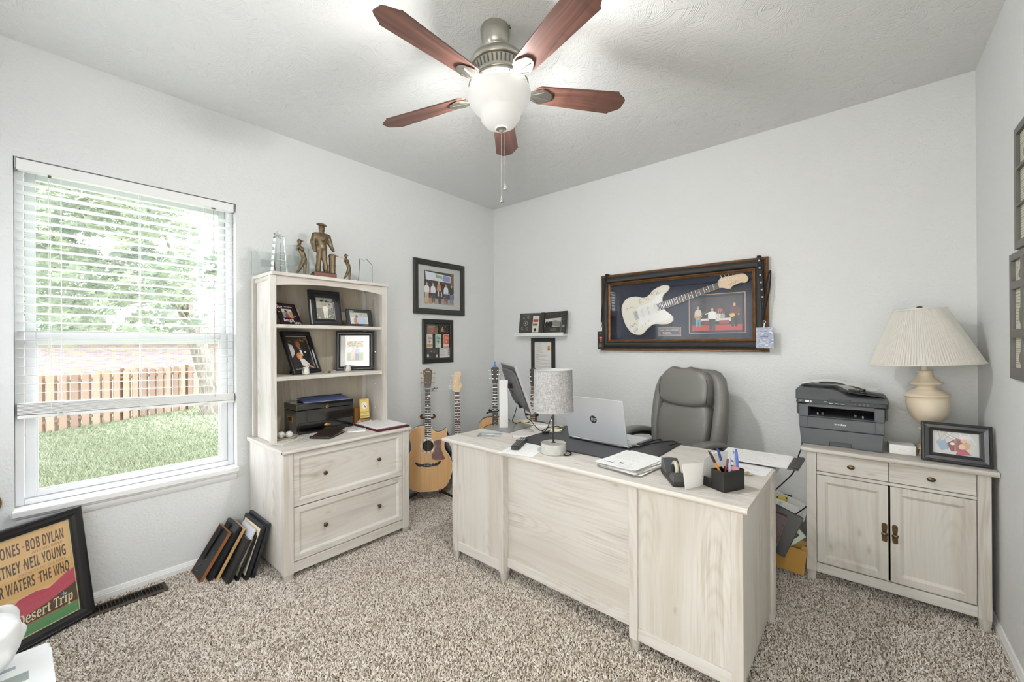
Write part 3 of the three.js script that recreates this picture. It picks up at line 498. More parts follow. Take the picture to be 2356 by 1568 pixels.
{ // storage cabinet against the back wall
  const t = thing('storage_cabinet', 'whitewashed wooden storage cabinet with two drawers above two panelled doors', 'cabinet', [3.1875, 0, 0]);
  obj('top', slabG(0.74, 0.72, 0.744, 0.015, 0.475), M.wash, t, { grain: 'x' });
  obj('front_post', bb(-0.348, -0.302, 0.05, 0.72, 0.41, 0.455), M.wash, t); obj('front_post', bb(0.304, 0.348, 0.05, 0.72, 0.41, 0.455), M.wash, t);
  for (const [x, z] of [[-0.325, 0.433], [0.326, 0.433], [-0.325, 0.05], [0.326, 0.05]]) obj('foot', footG(0.042, 0.041, x, z, 0.05), M.wash, t);
  obj('side_panel', bb(-0.345, -0.33, 0.05, 0.72, 0.02, 0.412), M.wash, t); obj('side_panel', bb(0.33, 0.345, 0.05, 0.72, 0.02, 0.412), M.wash, t);
  obj('carcass', [bb(-0.33, 0.33, 0.07, 0.09, 0.03, 0.42), bb(-0.33, 0.33, 0.6, 0.612, 0.03, 0.42), bb(-0.33, 0.33, 0.07, 0.72, 0.022, 0.03)], std(0x5a4d3d, 0.8), t);
  obj('bottom_rail', bb(-0.302, 0.304, 0.048, 0.1, 0.42, 0.45), M.wash, t, { grain: 'x' });
  obj('middle_rail', bb(-0.302, 0.304, 0.598, 0.614, 0.42, 0.449), M.wash, t, { grain: 'x' });
  for (const [x0, x1] of [[-0.3005, -0.002], [0, 0.3025]]) { const d = obj('drawer', bb(x0, x1, 0.617, 0.717, 0.43, 0.449, 0.002), M.wash, t, { grain: 'x' }); obj('knob', knobG((x0 + x1) / 2, 0.667, 0.449, 1.25, 0.85), M.bronzeKnob, d, { uv: true }); }
  for (const s of [-1, 1]) {
    const x0 = s < 0 ? -0.3005 : 0.004, x1 = s < 0 ? -0.004 : 0.302;
    const d = obj('door', frontG(x1 - x0, 0.49, 0.05).map((g) => put(g, (x0 + x1) / 2, 0.35, 0.432)), M.washPanel, t);
    const hx = s < 0 ? -0.019 : 0.021;
    obj('handle', [ext(spl([[-0.009, -0.044], [0.009, -0.044], [0.0105, -0.02], [0.0075, 0], [0.0105, 0.02], [0.009, 0.046], [-0.009, 0.046], [-0.0105, 0.02], [-0.0075, 0], [-0.0105, -0.02]], 60), 0.004, 0.001, 0.45).translate(hx, 0.352, 0), ...knobG(hx, 0.35, 0.4505, 1.05, 0.75)], M.bronzeKnob, d);
  }
}
{ // leather office chair behind the desk; forward is local +z
  const t = thing('office_chair', 'grey leather high-back office chair with padded arms behind the desk', 'chair', [2.085, 0, 0.455], -0.35);
  const lb = dataTex(256, 256, (u, v) => 0.6 * vnoise(LAT, 256, u, v, 70, 70) + 0.4 * vnoise(LAT2, 256, u, v, 20, 20), false); lb.repeat.set(6, 6);
  const lea = std(0x7d7b76, 0.36, { bumpMap: lb, bumpScale: 0.0006 }), leaD = std(0x3b3a38, 0.5);
  const back = new THREE.Group(); back.name = 'backrest'; back.position.set(0, 0.5, -0.14); back.rotation.x = -0.16; t.add(back);
  // shell and upholstery, built upright with y from the seat
  const sect = (y, w, d, z, e = 0.55) => { const o = []; for (let k = 0; k < 40; k++) { const a = k / 40 * 6.2832, c = Math.cos(a), s = Math.sin(a), f = (v) => Math.sign(v) * Math.pow(Math.abs(v), e); o.push([f(c) * w / 2, y, z + f(s) * d / 2]); } return o; };
  obj('back_shell', skin([[0.0, 0.4, 0.05], [0.02, 0.45, 0.07], [0.1, 0.5, 0.085], [0.25, 0.52, 0.09], [0.4, 0.52, 0.09], [0.52, 0.5, 0.09], [0.6, 0.46, 0.085], [0.645, 0.38, 0.07], [0.66, 0.3, 0.04]].map(([y, w, d]) => sect(y, w, d, -0.03 - 0.02 * Math.cos(y * 4)))), lea, back);
  for (const s of [-1, 1]) {
    const rg = [[0.0, 0.19, 0.045, 0.03], [0.03, 0.205, 0.055, 0.045], [0.12, 0.235, 0.075, 0.055], [0.25, 0.25, 0.08, 0.06], [0.4, 0.252, 0.085, 0.055], [0.5, 0.242, 0.09, 0.05], [0.57, 0.222, 0.085, 0.04], [0.615, 0.185, 0.075, 0.03], [0.64, 0.14, 0.06, 0.025]];
    obj('side_bolster', skin(rg.map(([y, x, w, d]) => { const o = []; for (let k = 0; k < 24; k++) { const a = k / 24 * 6.2832; o.push([s * (x + Math.cos(a) * w / 2), y + (y > 0.5 ? Math.sin(a) * 0.004 : 0), 0.028 + Math.sin(a) * d * 1.0]); } return s < 0 ? o.reverse() : o; })), lea, back);
  }
  const cu = cushion(0.385, 0.44, 0.13, 0.42, 36); { const p = cu.attributes.position; for (let i = 0; i < p.count; i++) { const x = p.getX(i), y = p.getY(i); p.setX(i, x * (1.05 - 0.25 * smooth(0.05, -0.24, y) * 0.6)); p.setZ(i, p.getZ(i) + 0.02 * Math.cos(y * 7) - 1.2 * x * x * (x * x)); } cu.computeVertexNormals(); }
  obj('back_cushion', put(cu, 0, 0.215, 0.03), lea, back);
  const hp = cushion(0.4, 0.255, 0.15, 0.45, 36); { const p = hp.attributes.position; for (let i = 0; i < p.count; i++) { const x = p.getX(i), y = p.getY(i); p.setX(i, x * (1 - 0.14 * smooth(0.02, 0.13, y))); p.setY(i, y - 0.35 * (0.04 - x * x) * smooth(0.02, -0.12, y) + 0.012 * Math.sin(x * 38) * smooth(0.09, 0.127, y)); } hp.computeVertexNormals(); }
  obj('headrest', put(hp, 0, 0.525, 0.062), lea, back);
  for (const s of [-1, 1]) obj('seam', tube([[s * 0.17, 0.6, 0.112], [s * 0.188, 0.56, 0.116], [s * 0.196, 0.48, 0.115], [s * 0.185, 0.42, 0.1]], 0.0022, 20, 6), leaD, back);
  obj('seat', put(cushion(0.52, 0.13, 0.52, 0.4, 32), 0, 0.47, 0.08), lea, t);
  for (const s of [-1, 1]) {
    const arm = [];
    for (const [z, y, w, hgt] of [[-0.14, 0.665, 0.05, 0.022], [-0.1, 0.685, 0.07, 0.034], [0, 0.7, 0.082, 0.04], [0.1, 0.698, 0.085, 0.042], [0.16, 0.68, 0.08, 0.04], [0.2, 0.655, 0.06, 0.026]]) { const o = []; for (let k = 0; k < 20; k++) { const a = k / 20 * 6.2832, f = (v) => Math.sign(v) * Math.pow(Math.abs(v), 0.7); o.push([s * 0.295 + f(Math.cos(a)) * w / 2, y + f(Math.sin(a)) * hgt / 2, z]); } arm.push(o); }
    obj('arm_pad', skin(arm), lea, t);
    obj('arm_frame', [tube([[s * 0.295, 0.652, -0.1], [s * 0.298, 0.668, 0.02], [s * 0.295, 0.64, 0.15], [s * 0.285, 0.56, 0.17], [s * 0.26, 0.46, 0.1], [s * 0.23, 0.43, 0.04]], 0.014, 30, 10), tube([[s * 0.29, 0.655, -0.1], [s * 0.27, 0.62, -0.15], [s * 0.22, 0.58, -0.16]], 0.014, 16, 10)], leaD, t);
  }
  obj('gas_lift', cyl(0.028, 0.028, 0.32, 0, 0.1, 0.05), M.black, t);
  for (let k = 0; k < 5; k++) { const a = k / 5 * 6.2832 + 0.3, x = Math.sin(a) * 0.24, z = 0.05 + Math.cos(a) * 0.24; const l = obj('base_leg', rod([0, 0.11, 0.05], [x, 0.07, z], 0.026, 10, 0.018), M.black, t); obj('caster', [put(cyl(0.026, 0.026, 0.018, -0.012, -0.009, 0, 16).rotateZ(Math.PI / 2), x, 0.021, z), put(cyl(0.026, 0.026, 0.018, 0.012, -0.009, 0, 16).rotateZ(Math.PI / 2), x, 0.021, z), rod([x, 0.03, z], [x, 0.075, z], 0.008)], M.black, l); }
}
// ---------- helpers for frames and figures ----------
const PROF = {
  step: [[0, 0], [0, 0.016], [0.002, 0.019], [0.006, 0.02], [0.0075, 0.0175], [0.016, 0.0165], [0.022, 0.012], [0.025, 0.011], [0.025, 0.004]],
  flat: [[0, 0], [0, 0.017], [0.001, 0.018], [0.02, 0.018], [0.021, 0.017], [0.021, 0.004]],
};
const profOf = (kind, w, t) => PROF[kind].map(([a, b]) => [a / PROF[kind].at(-1)[0] * w, b / 0.02 * t]);
// framed picture: local origin at bottom centre of the back, face to +z
function picture(name, label, category, o) {
  const { w, h, fw = 0.03, t = 0.02, kind = 'step', mat = M.black, board = 0, boardMat = M.paper, print, pos = [0, 0, 0], turn = 0, tilt = 0, glass = true, easel = false, group, pw, ph, px = 0, py = 0 } = o;
  const g = thing(name, label, category, pos, turn, group); g.rotation.order = 'YXZ'; g.rotation.x = -tilt;
  obj('frame', put(moulding(w, h, profOf(kind, fw, t)), 0, h / 2, 0), mat, g);
  const iw = w - 2 * fw, ih = h - 2 * fw;
  obj('backing', bx(w - fw * 0.7, h - fw * 0.7, 0.003, 0, h / 2, 0.0016, 0), M.blackMatte, g);
  if (board) { obj('mat_board', bx(iw + 0.004, ih + 0.004, 0.0012, 0, h / 2, 0.0038, 0), boardMat, g); }
  if (print) obj('photo', plane(pw || iw - 2 * board, ph || ih - 2 * board, px, h / 2 + py, 0.0048), print, g, { uv: true });
  if (glass) obj('glass', plane(iw + 0.002, ih + 0.002, 0, h / 2, 0.0062), M.pane, g);
  if (easel) { const l = Math.min(h * 0.8, 0.2); obj('easel_leg', put(bx(w * 0.22, l, 0.002, 0, -l / 2, 0, 0), 0, l * Math.cos(tilt) * 0.98 + 0.002, -0.001, 0.3 + tilt * 0.9, 0, 0), M.blackMatte, g); }
  return g;
}
function sdfMesh(bones, lo, hi, n, k = 0.02) {
  const mc = new MarchingCubes(n, undefined, false, false, 200000); mc.isolation = 0;
  const c = lo.map((v, i) => (v + hi[i]) / 2), s = Math.max(...lo.map((v, i) => (hi[i] - v) / 2)), hs = n / 2;
  for (let z = 0; z < n; z++) for (let y = 0; y < n; y++) for (let x = 0; x < n; x++) {
    const p = [c[0] + (x - hs) / hs * s, c[1] + (y - hs) / hs * s, c[2] + (z - hs) / hs * s]; let d = 1e3;
    for (const [a, ra, b, rb, sq = 1] of bones) {
      const ab = [b[0] - a[0], b[1] - a[1], b[2] - a[2]], ap = [p[0] - a[0], p[1] - a[1], (p[2] - a[2]) / sq];
      ab[2] /= sq; const l2 = ab[0] ** 2 + ab[1] ** 2 + ab[2] ** 2, t = l2 ? clamp((ap[0] * ab[0] + ap[1] * ab[1] + ap[2] * ab[2]) / l2) : 0;
      const q = Math.hypot(ap[0] - ab[0] * t, ap[1] - ab[1] * t, ap[2] - ab[2] * t) - mix(ra, rb, t);
      const h = Math.max(k - Math.abs(d - q), 0) / k; d = Math.min(d, q) - h * h * k * 0.25;
    }
    mc.field[x + y * n + z * n * n] = -d;
  }
  mc.update(); const m = mc.count, g = new THREE.BufferGeometry();
  g.setAttribute('position', new THREE.BufferAttribute(mc.positionArray.slice(0, m * 3), 3)); g.setAttribute('normal', new THREE.BufferAttribute(mc.normalArray.slice(0, m * 3), 3));
  g.scale(s, s, s).translate(...c); return g;
}
// ---------- pictures on the walls ----------
const onLeft = (z, y) => ({ pos: [0.0015, y, z], turn: Math.PI / 2 }), onBack = (x, y) => ({ pos: [x, y, 0.0015], turn: 0 });
picture('framed_photo', 'black framed group photograph in a wide grey mat on the left wall', 'picture', {
  ...onLeft(0.772, 1.614), w: 0.62, h: 0.505, fw: 0.052, t: 0.024, mat: std(0x33332f, 0.4), board: 0.08, boardMat: std(0xc3c5c4, 0.8), pw: 0.36, ph: 0.31, py: 0.0, px: -0.005,
  print: drawn(512, 440, (x, w, h) => {
    fillR(x, '#38322d', 0, 0, w, h); fillR(x, '#7a5a40', w * 0.9, 0, w * 0.1, h * 0.5); polyg(x, '#dfe3ea', [[15, 10], [w * 0.9, 40], [w * 0.88, 130], [25, 120]]); polyg(x, '#8d94c4', [[w * 0.62, 38], [w * 0.88, 48], [w * 0.86, 125], [w * 0.6, 110]]); polyg(x, '#8fae7a', [[w * 0.36, 36], [w * 0.58, 48], [w * 0.6, 90], [w * 0.38, 80]]);
    fillR(x, '#b9a48c', 0, h * 0.82, w, h * 0.18); for (let i = 0; i < 9; i++) fillR(x, '#8a7763', 0, h * (0.83 + i * 0.02), w, 2);
    figure(x, 245, 125, 240, '#c98a4a', '#333', '#d9a988', '#c9963f'); figure(x, 315, 120, 240, '#222a2a', '#222', '#8a6a50');
    for (const [cx, s, l] of [[40, '#e8e6e4', '#c9b79c'], [145, '#e6e6ea', '#4a4d55'], [370, '#dfe4ea', '#3d4656'], [470, '#26262a', '#5f7da6']]) { figure(x, cx, 150, 270, s, l, '#cf9f84', '#6b5a48', 0.3); }
    figure(x, 262, 215, 215, '#cfd6de', '#2e3a4c', '#d7a78a', '#c9b8a0', 0.34); fillR(x, '#1d2530', 245, 255, 34, 70);
    for (const cx of [95, 335]) { x.strokeStyle = '#c07a3a'; x.lineWidth = 8; x.beginPath(); x.moveTo(cx, 330); x.lineTo(cx - 18, 430); x.moveTo(cx + 12, 330); x.lineTo(cx + 30, 430); x.moveTo(cx - 12, 390); x.lineTo(cx + 26, 390); x.stroke(); }
    for (let i = 0; i < 60; i++) blob(x, ['#e8e2da', '#2e2a2a', '#8aa0c8'][i % 3], R() * w, h * 0.2 + R() * h * 0.8, 3, 5);
  }, 0.45) });
{ // seven-opening collage frame
  const g = thing('collage_frame', 'black collage frame of concert tickets and snapshots below the group photograph', 'picture', [0.0015, 1.153, 0.797], Math.PI / 2);
  const w = 0.372, h = 0.415; obj('frame', put(moulding(w, h, [[0, 0], [0, 0.012], [0.006, 0.018], [0.036, 0.02], [0.042, 0.012], [0.042, 0.004]]), 0, h / 2, 0), std(0x262624, 0.4), g);
  obj('backing', bx(w - 0.03, h - 0.03, 0.004, 0, h / 2, 0.002, 0), M.blackMatte, g); obj('glass', plane(w - 0.08, h - 0.08, 0, h / 2, 0.007), M.pane, g);
  const cell = (cx, cy, cw, ch, fn) => obj('photo', plane(cw, ch, cx, cy, 0.0048), drawn(160, Math.round(160 * ch / cw), fn, 0.5), g, { uv: true });
  const tick = (bg, ink, band) => (x, W_, H_) => { fillR(x, bg, 0, 0, W_, H_); fillR(x, band, 0, H_ * 0.72, W_, H_ * 0.2); x.strokeStyle = '#f4f2ea'; x.lineWidth = 14; x.strokeRect(0, 0, W_, H_); x.fillStyle = ink; x.font = 'bold 22px sans-serif'; for (let i = 0; i < 5; i++) { x.save(); x.translate(30 + 8 * (i % 2), 45 + i * 26); x.fillRect(0, 0, 60 + 30 * (i % 3), 9); x.restore(); } blob(x, ink, W_ / 2, H_ * 0.56, 12, 26); textLines(x, 24, H_ * 0.76, W_ - 60, 3, 14, ink, 3, 8); };
  cell(-0.07, 0.322, 0.128, 0.086, (x, a, b) => { fillR(x, '#7c7460', 0, 0, a, b); fillR(x, '#5d5a48', 0, 0, a, b * 0.3); polyg(x, '#c4574a', [[a * 0.2, b * 0.42], [a * 0.8, b * 0.42], [a * 0.62, b * 0.8], [a * 0.4, b * 0.8]]); textLines(x, 20, 20, 120, 2, 10, '#d7cfae', 4); fillR(x, '#b08a5e', 0, b * 0.9, a, b * 0.1); });
  cell(0.078, 0.322, 0.128, 0.086, (x, a, b) => { fillR(x, '#20201e', 0, 0, a, b); figure(x, 50, 20, 120, '#c9803f', '#222', '#d9a78a', '#c87a3a', 0.4); figure(x, 95, 10, 130, '#1f2322', '#222', '#c99a7c', '#222', 0.45); for (let i = 0; i < 26; i++) blob(x, '#d8d8d2', R() * a, R() * b, 2, 2); });
  cell(-0.102, 0.209, 0.068, 0.13, tick('#ded3cd', '#6d5b57', '#b9a05c')); cell(0, 0.209, 0.068, 0.13, tick('#a9cdb8', '#27402f', '#d9e0cf')); cell(0.1, 0.209, 0.068, 0.13, tick('#dd5a35', '#f0c4a0', '#e8d7c8'));
  cell(-0.07, 0.094, 0.128, 0.09, (x, a, b) => { fillR(x, '#3f3b36', 0, 0, a, b); figure(x, 62, 22, 130, '#22241f', '#333', '#cf9f84', '#5a3a25', 0.5); figure(x, 104, 30, 130, '#1f2628', '#222', '#cf9f84', '#8a3a30', 0.45); fillR(x, '#cfcac2', 0, b * 0.6, 26, b * 0.3); fillR(x, '#cfcac2', a - 26, b * 0.66, 26, b * 0.3); });
  cell(0.078, 0.094, 0.128, 0.09, (x, a, b) => { fillR(x, '#dfdfdd', 0, 0, a, b); textLines(x, 12, 18, 95, 6, 13, '#8f8f92', 4, 12); for (let i = 0; i < 9; i++) fillR(x, '#4a4a4a', a - 28, 12 + i * 8, 18, 3 + (i % 3)); });
}
picture('framed_document', 'narrow black framed typed letter with a small guitar picture on the back wall', 'picture', {
  ...onBack(0.667, 1.035), w: 0.288, h: 0.352, fw: 0.038, t: 0.018, kind: 'flat', mat: std(0x2a2a27, 0.5),
  print: drawn(320, 420, (x, w, h) => { fillR(x, '#eceae4', 0, 0, w, h); textLines(x, 24, 26, 110, 2, 12, '#7c7c7c', 3, 2); textLines(x, 30, 56, 150, 10, 12, '#9a9a98', 3, 3); for (let k = 0; k < 4; k++) { textLines(x, 24, 190 + k * 55, 90, 1, 9, '#666', 4, 20 + k); textLines(x, 24, 204 + k * 55, 270, 3, 10, '#a2a2a0', 3, 30 + k); } polyg(x, '#d9a46a', [[240, 60], [286, 56], [292, 130], [238, 134]]); blob(x, '#7a4a28', 264, 112, 14, 17); fillR(x, '#5a3a22', 261, 62, 6, 48); }, 0.5) });
{ // picture ledge with an open album case
  const s = thing('picture_ledge', 'small white picture ledge on the back wall above the framed letter', 'shelf', [0.66, 1.405, 0.001]);
  obj('ledge_board', bb(-0.30, 0.30, 0, 0.018, 0, 0.09, 0.002), M.white, s); obj('ledge_lip', bb(-0.30, 0.30, 0.018, 0.032, 0.082, 0.09, 0.001), M.white, s); obj('ledge_back', bb(-0.30, 0.30, 0.018, 0.05, 0, 0.01, 0.001), M.white, s);
  const b = thing('album_case', 'open black album case with photographs standing on the white ledge', 'album', [0.69, 1.4235, 0.05]); b.rotation.order = 'YXZ'; b.rotation.x = -0.14;
  const H2 = 0.215;
  const page = (w, fn, rough = 0.45) => drawn(420, Math.round(420 * H2 / w), fn, rough);
  const L = new THREE.Group(); L.name = 'left_cover'; L.position.set(-0.03, 0, 0); L.rotation.y = 0.12; b.add(L);
  obj('board', bx(0.25, H2, 0.006, -0.125, H2 / 2, 0, 0.001), std(0x3c3b38, 0.5), L);
  obj('print', plane(0.244, H2 - 0.006, -0.125, H2 / 2, 0.0033), page(0.25, (x, w, h) => { fillR(x, '#454440', 0, 0, w, h); for (const [a, c] of [[0.22, 0.22], [0.42, 0.2], [0.16, 0.74], [0.38, 0.74]]) { x.strokeStyle = '#b9b48a'; x.lineWidth = 4; x.beginPath(); x.ellipse(w * a, h * c, 26, 20, 0.4, 0, 5); x.stroke(); blob(x, '#8f8a68', w * a + 6, h * c + 4, 9, 7); } blob(x, '#8c8b86', w * 0.3, h * 0.48, 44, 48); blob(x, '#4d4c48', w * 0.3, h * 0.48, 32, 34); blob(x, '#a9a8a2', w * 0.3, h * 0.48, 14, 18); textLines(x, w * 0.16, h * 0.07, w * 0.4, 1, 10, '#a8a7a0', 3); fillR(x, '#dcd6c8', w * 0.64, h * 0.12, w * 0.3, h * 0.8); fillR(x, '#a4483f', w * 0.66, h * 0.3, w * 0.24, h * 0.12); fillR(x, '#6f6a5e', w * 0.66, h * 0.5, w * 0.22, h * 0.1); blob(x, '#2f2d2a', w * 0.77, h * 0.8, 26, 30); }), L, { uv: true });
  obj('spine', bx(0.045, H2, 0.014, -0.005, H2 / 2 + 0.002, 0.004, 0.002), std(0x2a2a28, 0.45), b); for (const x of [-0.018, -0.006, 0.008]) obj('spine_ridge', bx(0.005, H2, 0.005, x, H2 / 2 + 0.002, 0.012, 0.002), std(0x4b4a47, 0.4), b);
  const Rr = new THREE.Group(); Rr.name = 'right_cover'; Rr.position.set(0.02, 0, 0); Rr.rotation.y = -0.1; b.add(Rr);
  obj('board', bx(0.275, H2, 0.006, 0.1375, H2 / 2, 0, 0.001), std(0x3c3b38, 0.5), Rr);
  obj('print', plane(0.27, H2 - 0.006, 0.1375, H2 / 2, 0.0033), page(0.275, (x, w, h) => { fillR(x, '#3b3a36', 0, 0, w, h); textLines(x, 40, 26, w * 0.62, 1, 10, '#8d8c86', 4); polyg(x, '#c3c2bc', [[4, h * 0.3], [w * 0.76, h * 0.28], [w * 0.74, h * 0.7], [0, h * 0.66]]); polyg(x, '#8c8b86', [[w * 0.3, h * 0.45], [w * 0.5, h * 0.38], [w * 0.75, h * 0.48], [w * 0.74, h * 0.7], [w * 0.3, h * 0.62]]); for (const cx of [0.1, 0.22, 0.3]) { blob(x, '#d8d6cf', w * cx, h * 0.38, 16, 20); blob(x, '#22221f', w * cx, h * 0.56, 34, 44); } fillR(x, '#e6e5df', w * 0.775, h * 0.1, 3, h * 0.86); textLines(x, w * 0.28, h * 0.76, w * 0.4, 4, 11, '#b4b088', 3, 9); blob(x, '#7ea2d6', w * 0.88, h * 0.68, 22, 18); textLines(x, w * 0.82, h * 0.26, 60, 7, 22, '#7a7974', 3, 4); textLines(x, w * 0.82, h * 0.8, 50, 3, 14, '#8d8a5e', 4, 6); }), Rr, { uv: true });
}
// two grey collage frames on the right wall
for (const [y, h, z, rows, lab] of [[1.704, 0.476, 0.86, [[0.03, 0.135], [0.172, 0.135], [0.318, 0.13]], 'grey multi-opening photo frame, the upper of two on the right wall'], [1.192, 0.503, 0.785, [[0.045, 0.12], [0.2, 0.16], [0.39, 0.085]], 'grey multi-opening photo frame, the lower of two on the right wall']]) {
  const g = thing('collage_frame', lab, 'picture', [W - 0.0015, y, z + 0.18], -Math.PI / 2, 'grey frames on the right wall');
  const w = 0.5, s = shp([[-w / 2, 0], [w / 2, 0], [w / 2, h], [-w / 2, h]]), cells = [];
  for (const [b, ch] of rows) for (let k = 0; k < 3; k++) cells.push([-0.225 + k * 0.155, b, 0.125, ch]);
  obj('frame', ext(s, 0.014, 0.001, 0.001, cells.map(([a, b, c, d]) => [[a, b], [a, b + d], [a + c, b + d], [a + c, b]])), std(0x6d6b66, 0.5), g);
  obj('backing', bx(w - 0.01, h - 0.01, 0.002, 0, h / 2, 0.001, 0), M.blackMatte, g);
  const pm = drawn(256, 200, (x, a, b) => { fillR(x, '#d9d6c6', 0, 0, a, b); textLines(x, 10, 12, 230, 12, 14, '#9a9684', 4, 5); fillR(x, '#a8a48e', 0, 70, a, 6); blob(x, '#77735f', 150, 130, 60, 40); fillR(x, '#3b372c', 0, 0, 10, b); });
  for (const [a, b, c, d] of cells) obj('photo', plane(c + 0.006, d + 0.006, a + c / 2, b + d / 2, 0.0035), pm, g, { uv: true });
}
// ---------- guitar in a shadow box ----------
{
  const X0 = 1.325, X1 = 2.6, Y0 = 1.27, Y1 = 1.93, cx = (X0 + X1) / 2, w = X1 - X0, h = Y1 - Y0;
  const b = thing('shadow_box', 'large black and gold shadow-box frame holding a white signed electric guitar', 'shadow box', [cx, Y0, 0.002]);
  const goldWood = dataTex(128, 128, (u, v) => { const t = vnoise(LAT, 256, u, v, 60, 60), s = vnoise(LAT2, 256, u, v, 9, 9); return [mix(0.34, 0.55, t * 0.6 + s * 0.4), mix(0.23, 0.38, t * 0.6 + s * 0.4), mix(0.13, 0.21, t)]; });
  const gm = std(0xffffff, 0.4, { map: goldWood, metalness: 0.25 });
  const lthr = dataTex(256, 256, (u, v) => vnoise(LAT, 256, u, v, 90, 90), false);
  obj('outer_lip', put(moulding(w, h, [[0, 0], [0, 0.03], [0.006, 0.04], [0.012, 0.038], [0.02, 0.05], [0.024, 0.046], [0.024, 0]]), 0, h / 2, 0), gm, b);
  obj('frame', put(moulding(w - 0.044, h - 0.044, [[0, 0.02], [0, 0.05], [0.01, 0.062], [0.026, 0.067], [0.042, 0.062], [0.054, 0.05], [0.056, 0.03], [0.056, 0.02]]), 0, h / 2, 0), std(0x1d1f1f, 0.42, { bumpMap: tex2(lthr, 6, 6), bumpScale: 0.001 }), b, { crease: 0.9 });
  obj('inner_lip', put(moulding(w - 0.15, h - 0.15, [[0, 0.02], [0, 0.054], [0.006, 0.056], [0.012, 0.05], [0.02, 0.046], [0.022, 0.02]]), 0, h / 2, 0), std(0xffffff, 0.35, { map: goldWood, metalness: 0.4 }), b);
  obj('backing', bx(w - 0.14, h - 0.14, 0.004, 0, h / 2, 0.004, 0), std(0x1b2136, 0.85), b);
  obj('glass', plane(w - 0.19, h - 0.19, 0, h / 2, 0.048), M.pane, b);
  // photograph and name plate
  const rim = std(0xcfa57e, 0.6);
  const ph = obj('photo_mat', put(moulding(0.385, 0.292, [[0, 0], [0, 0.004], [0.007, 0.004], [0.007, 0.0032], [0.02, 0.0032], [0.02, 0]]), 2.262 - cx, 1.554 - Y0, 0.0065), std(0x2c3550, 0.7), b); obj('mat_edge', put(moulding(0.388, 0.295, [[0, 0], [0, 0.0046], [0.0045, 0.0046], [0.0045, 0]]), 2.262 - cx, 1.554 - Y0, 0.0065), rim, ph);
  obj('photo', plane(0.347, 0.254, 2.262 - cx, 1.554 - Y0, 0.0075), drawn(640, 470, (x, W_, H_) => {
    const gr = x; fillR(gr, '#1d1414', 0, 0, W_, H_); for (let i = 0; i < 90; i++) blob(x, ['#3a1414', '#2a2424', '#571d18'][i % 3], R() * W_, R() * H_ * 0.5, 30 * R(), 14 * R()); fillR(x, '#b8352b', 0, H_ * 0.83, W_, H_ * 0.17); polyg(x, '#d8d2c8', [[120, 300], [520, 300], [520, 345], [120, 345]]); fillR(x, '#7a2a22', 130, 330, 120, 50); fillR(x, '#9a3a2e', 360, 330, 120, 50);
    blob(x, '#b9483c', 370, 190, 36, 20); blob(x, '#d9d4cc', 345, 270, 44, 36); blob(x, '#a9a49c', 400, 270, 30, 34); for (let i = 0; i < 5; i++) { x.strokeStyle = '#bdb8b0'; x.lineWidth = 3; x.beginPath(); x.moveTo(330 + i * 22, 200); x.lineTo(325 + i * 25, 340); x.stroke(); }
    figure(x, 85, 120, 300, '#c9c3b4', '#6f98ae', '#c99a7c', '#6a5a4a', 0.3); blob(x, '#c98a3a', 75, 290, 34, 26, 0.4); x.strokeStyle = '#8a5a2a'; x.lineWidth = 7; x.beginPath(); x.moveTo(95, 285); x.lineTo(185, 200); x.stroke();
    figure(x, 270, 150, 310, '#ece9e6', '#26262a', '#d0a48a', '#3a2a22', 0.34); x.strokeStyle = '#ece9e6'; x.lineWidth = 16; x.beginPath(); x.moveTo(235, 225); x.lineTo(175, 240); x.stroke();
    figure(x, 545, 90, 330, '#5a1a22', '#2a2226', '#cf9f7c', '#7a2a22', 0.32); blob(x, '#dcb04a', 520, 265, 34, 26, -0.4); x.strokeStyle = '#7a4a22'; x.lineWidth = 7; x.beginPath(); x.moveTo(540, 250); x.lineTo(628, 190); x.stroke();
  }, 0.4), b, { uv: true });
  const pl = obj('plate_mat', put(moulding(0.184, 0.07, [[0, 0], [0, 0.004], [0.004, 0.004], [0.004, 0]]), 1.916 - cx, 1.425 - Y0, 0.0065), rim, b);
  obj('name_plate', plane(0.178, 0.064, 1.916 - cx, 1.425 - Y0, 0.0078), drawn(384, 138, (x, W_, H_) => { fillR(x, '#2f3b5c', 0, 0, W_, H_); fillR(x, '#c9b48c', 14, 12, W_ - 28, H_ - 24); fillR(x, '#3a4460', 18, 16, W_ - 36, H_ - 32); x.fillStyle = '#e6cf9c'; x.textAlign = 'center'; x.font = 'bold 34px serif'; x.fillText('ROLLING STONES', W_ / 2, 56); x.textAlign = 'left'; textLines(x, 70, 72, 250, 1, 9, '#cdb98c', 9, 7); textLines(x, 80, 96, 230, 1, 9, '#cdb98c', 9, 9); }, 0.35), pl, { uv: true });
}
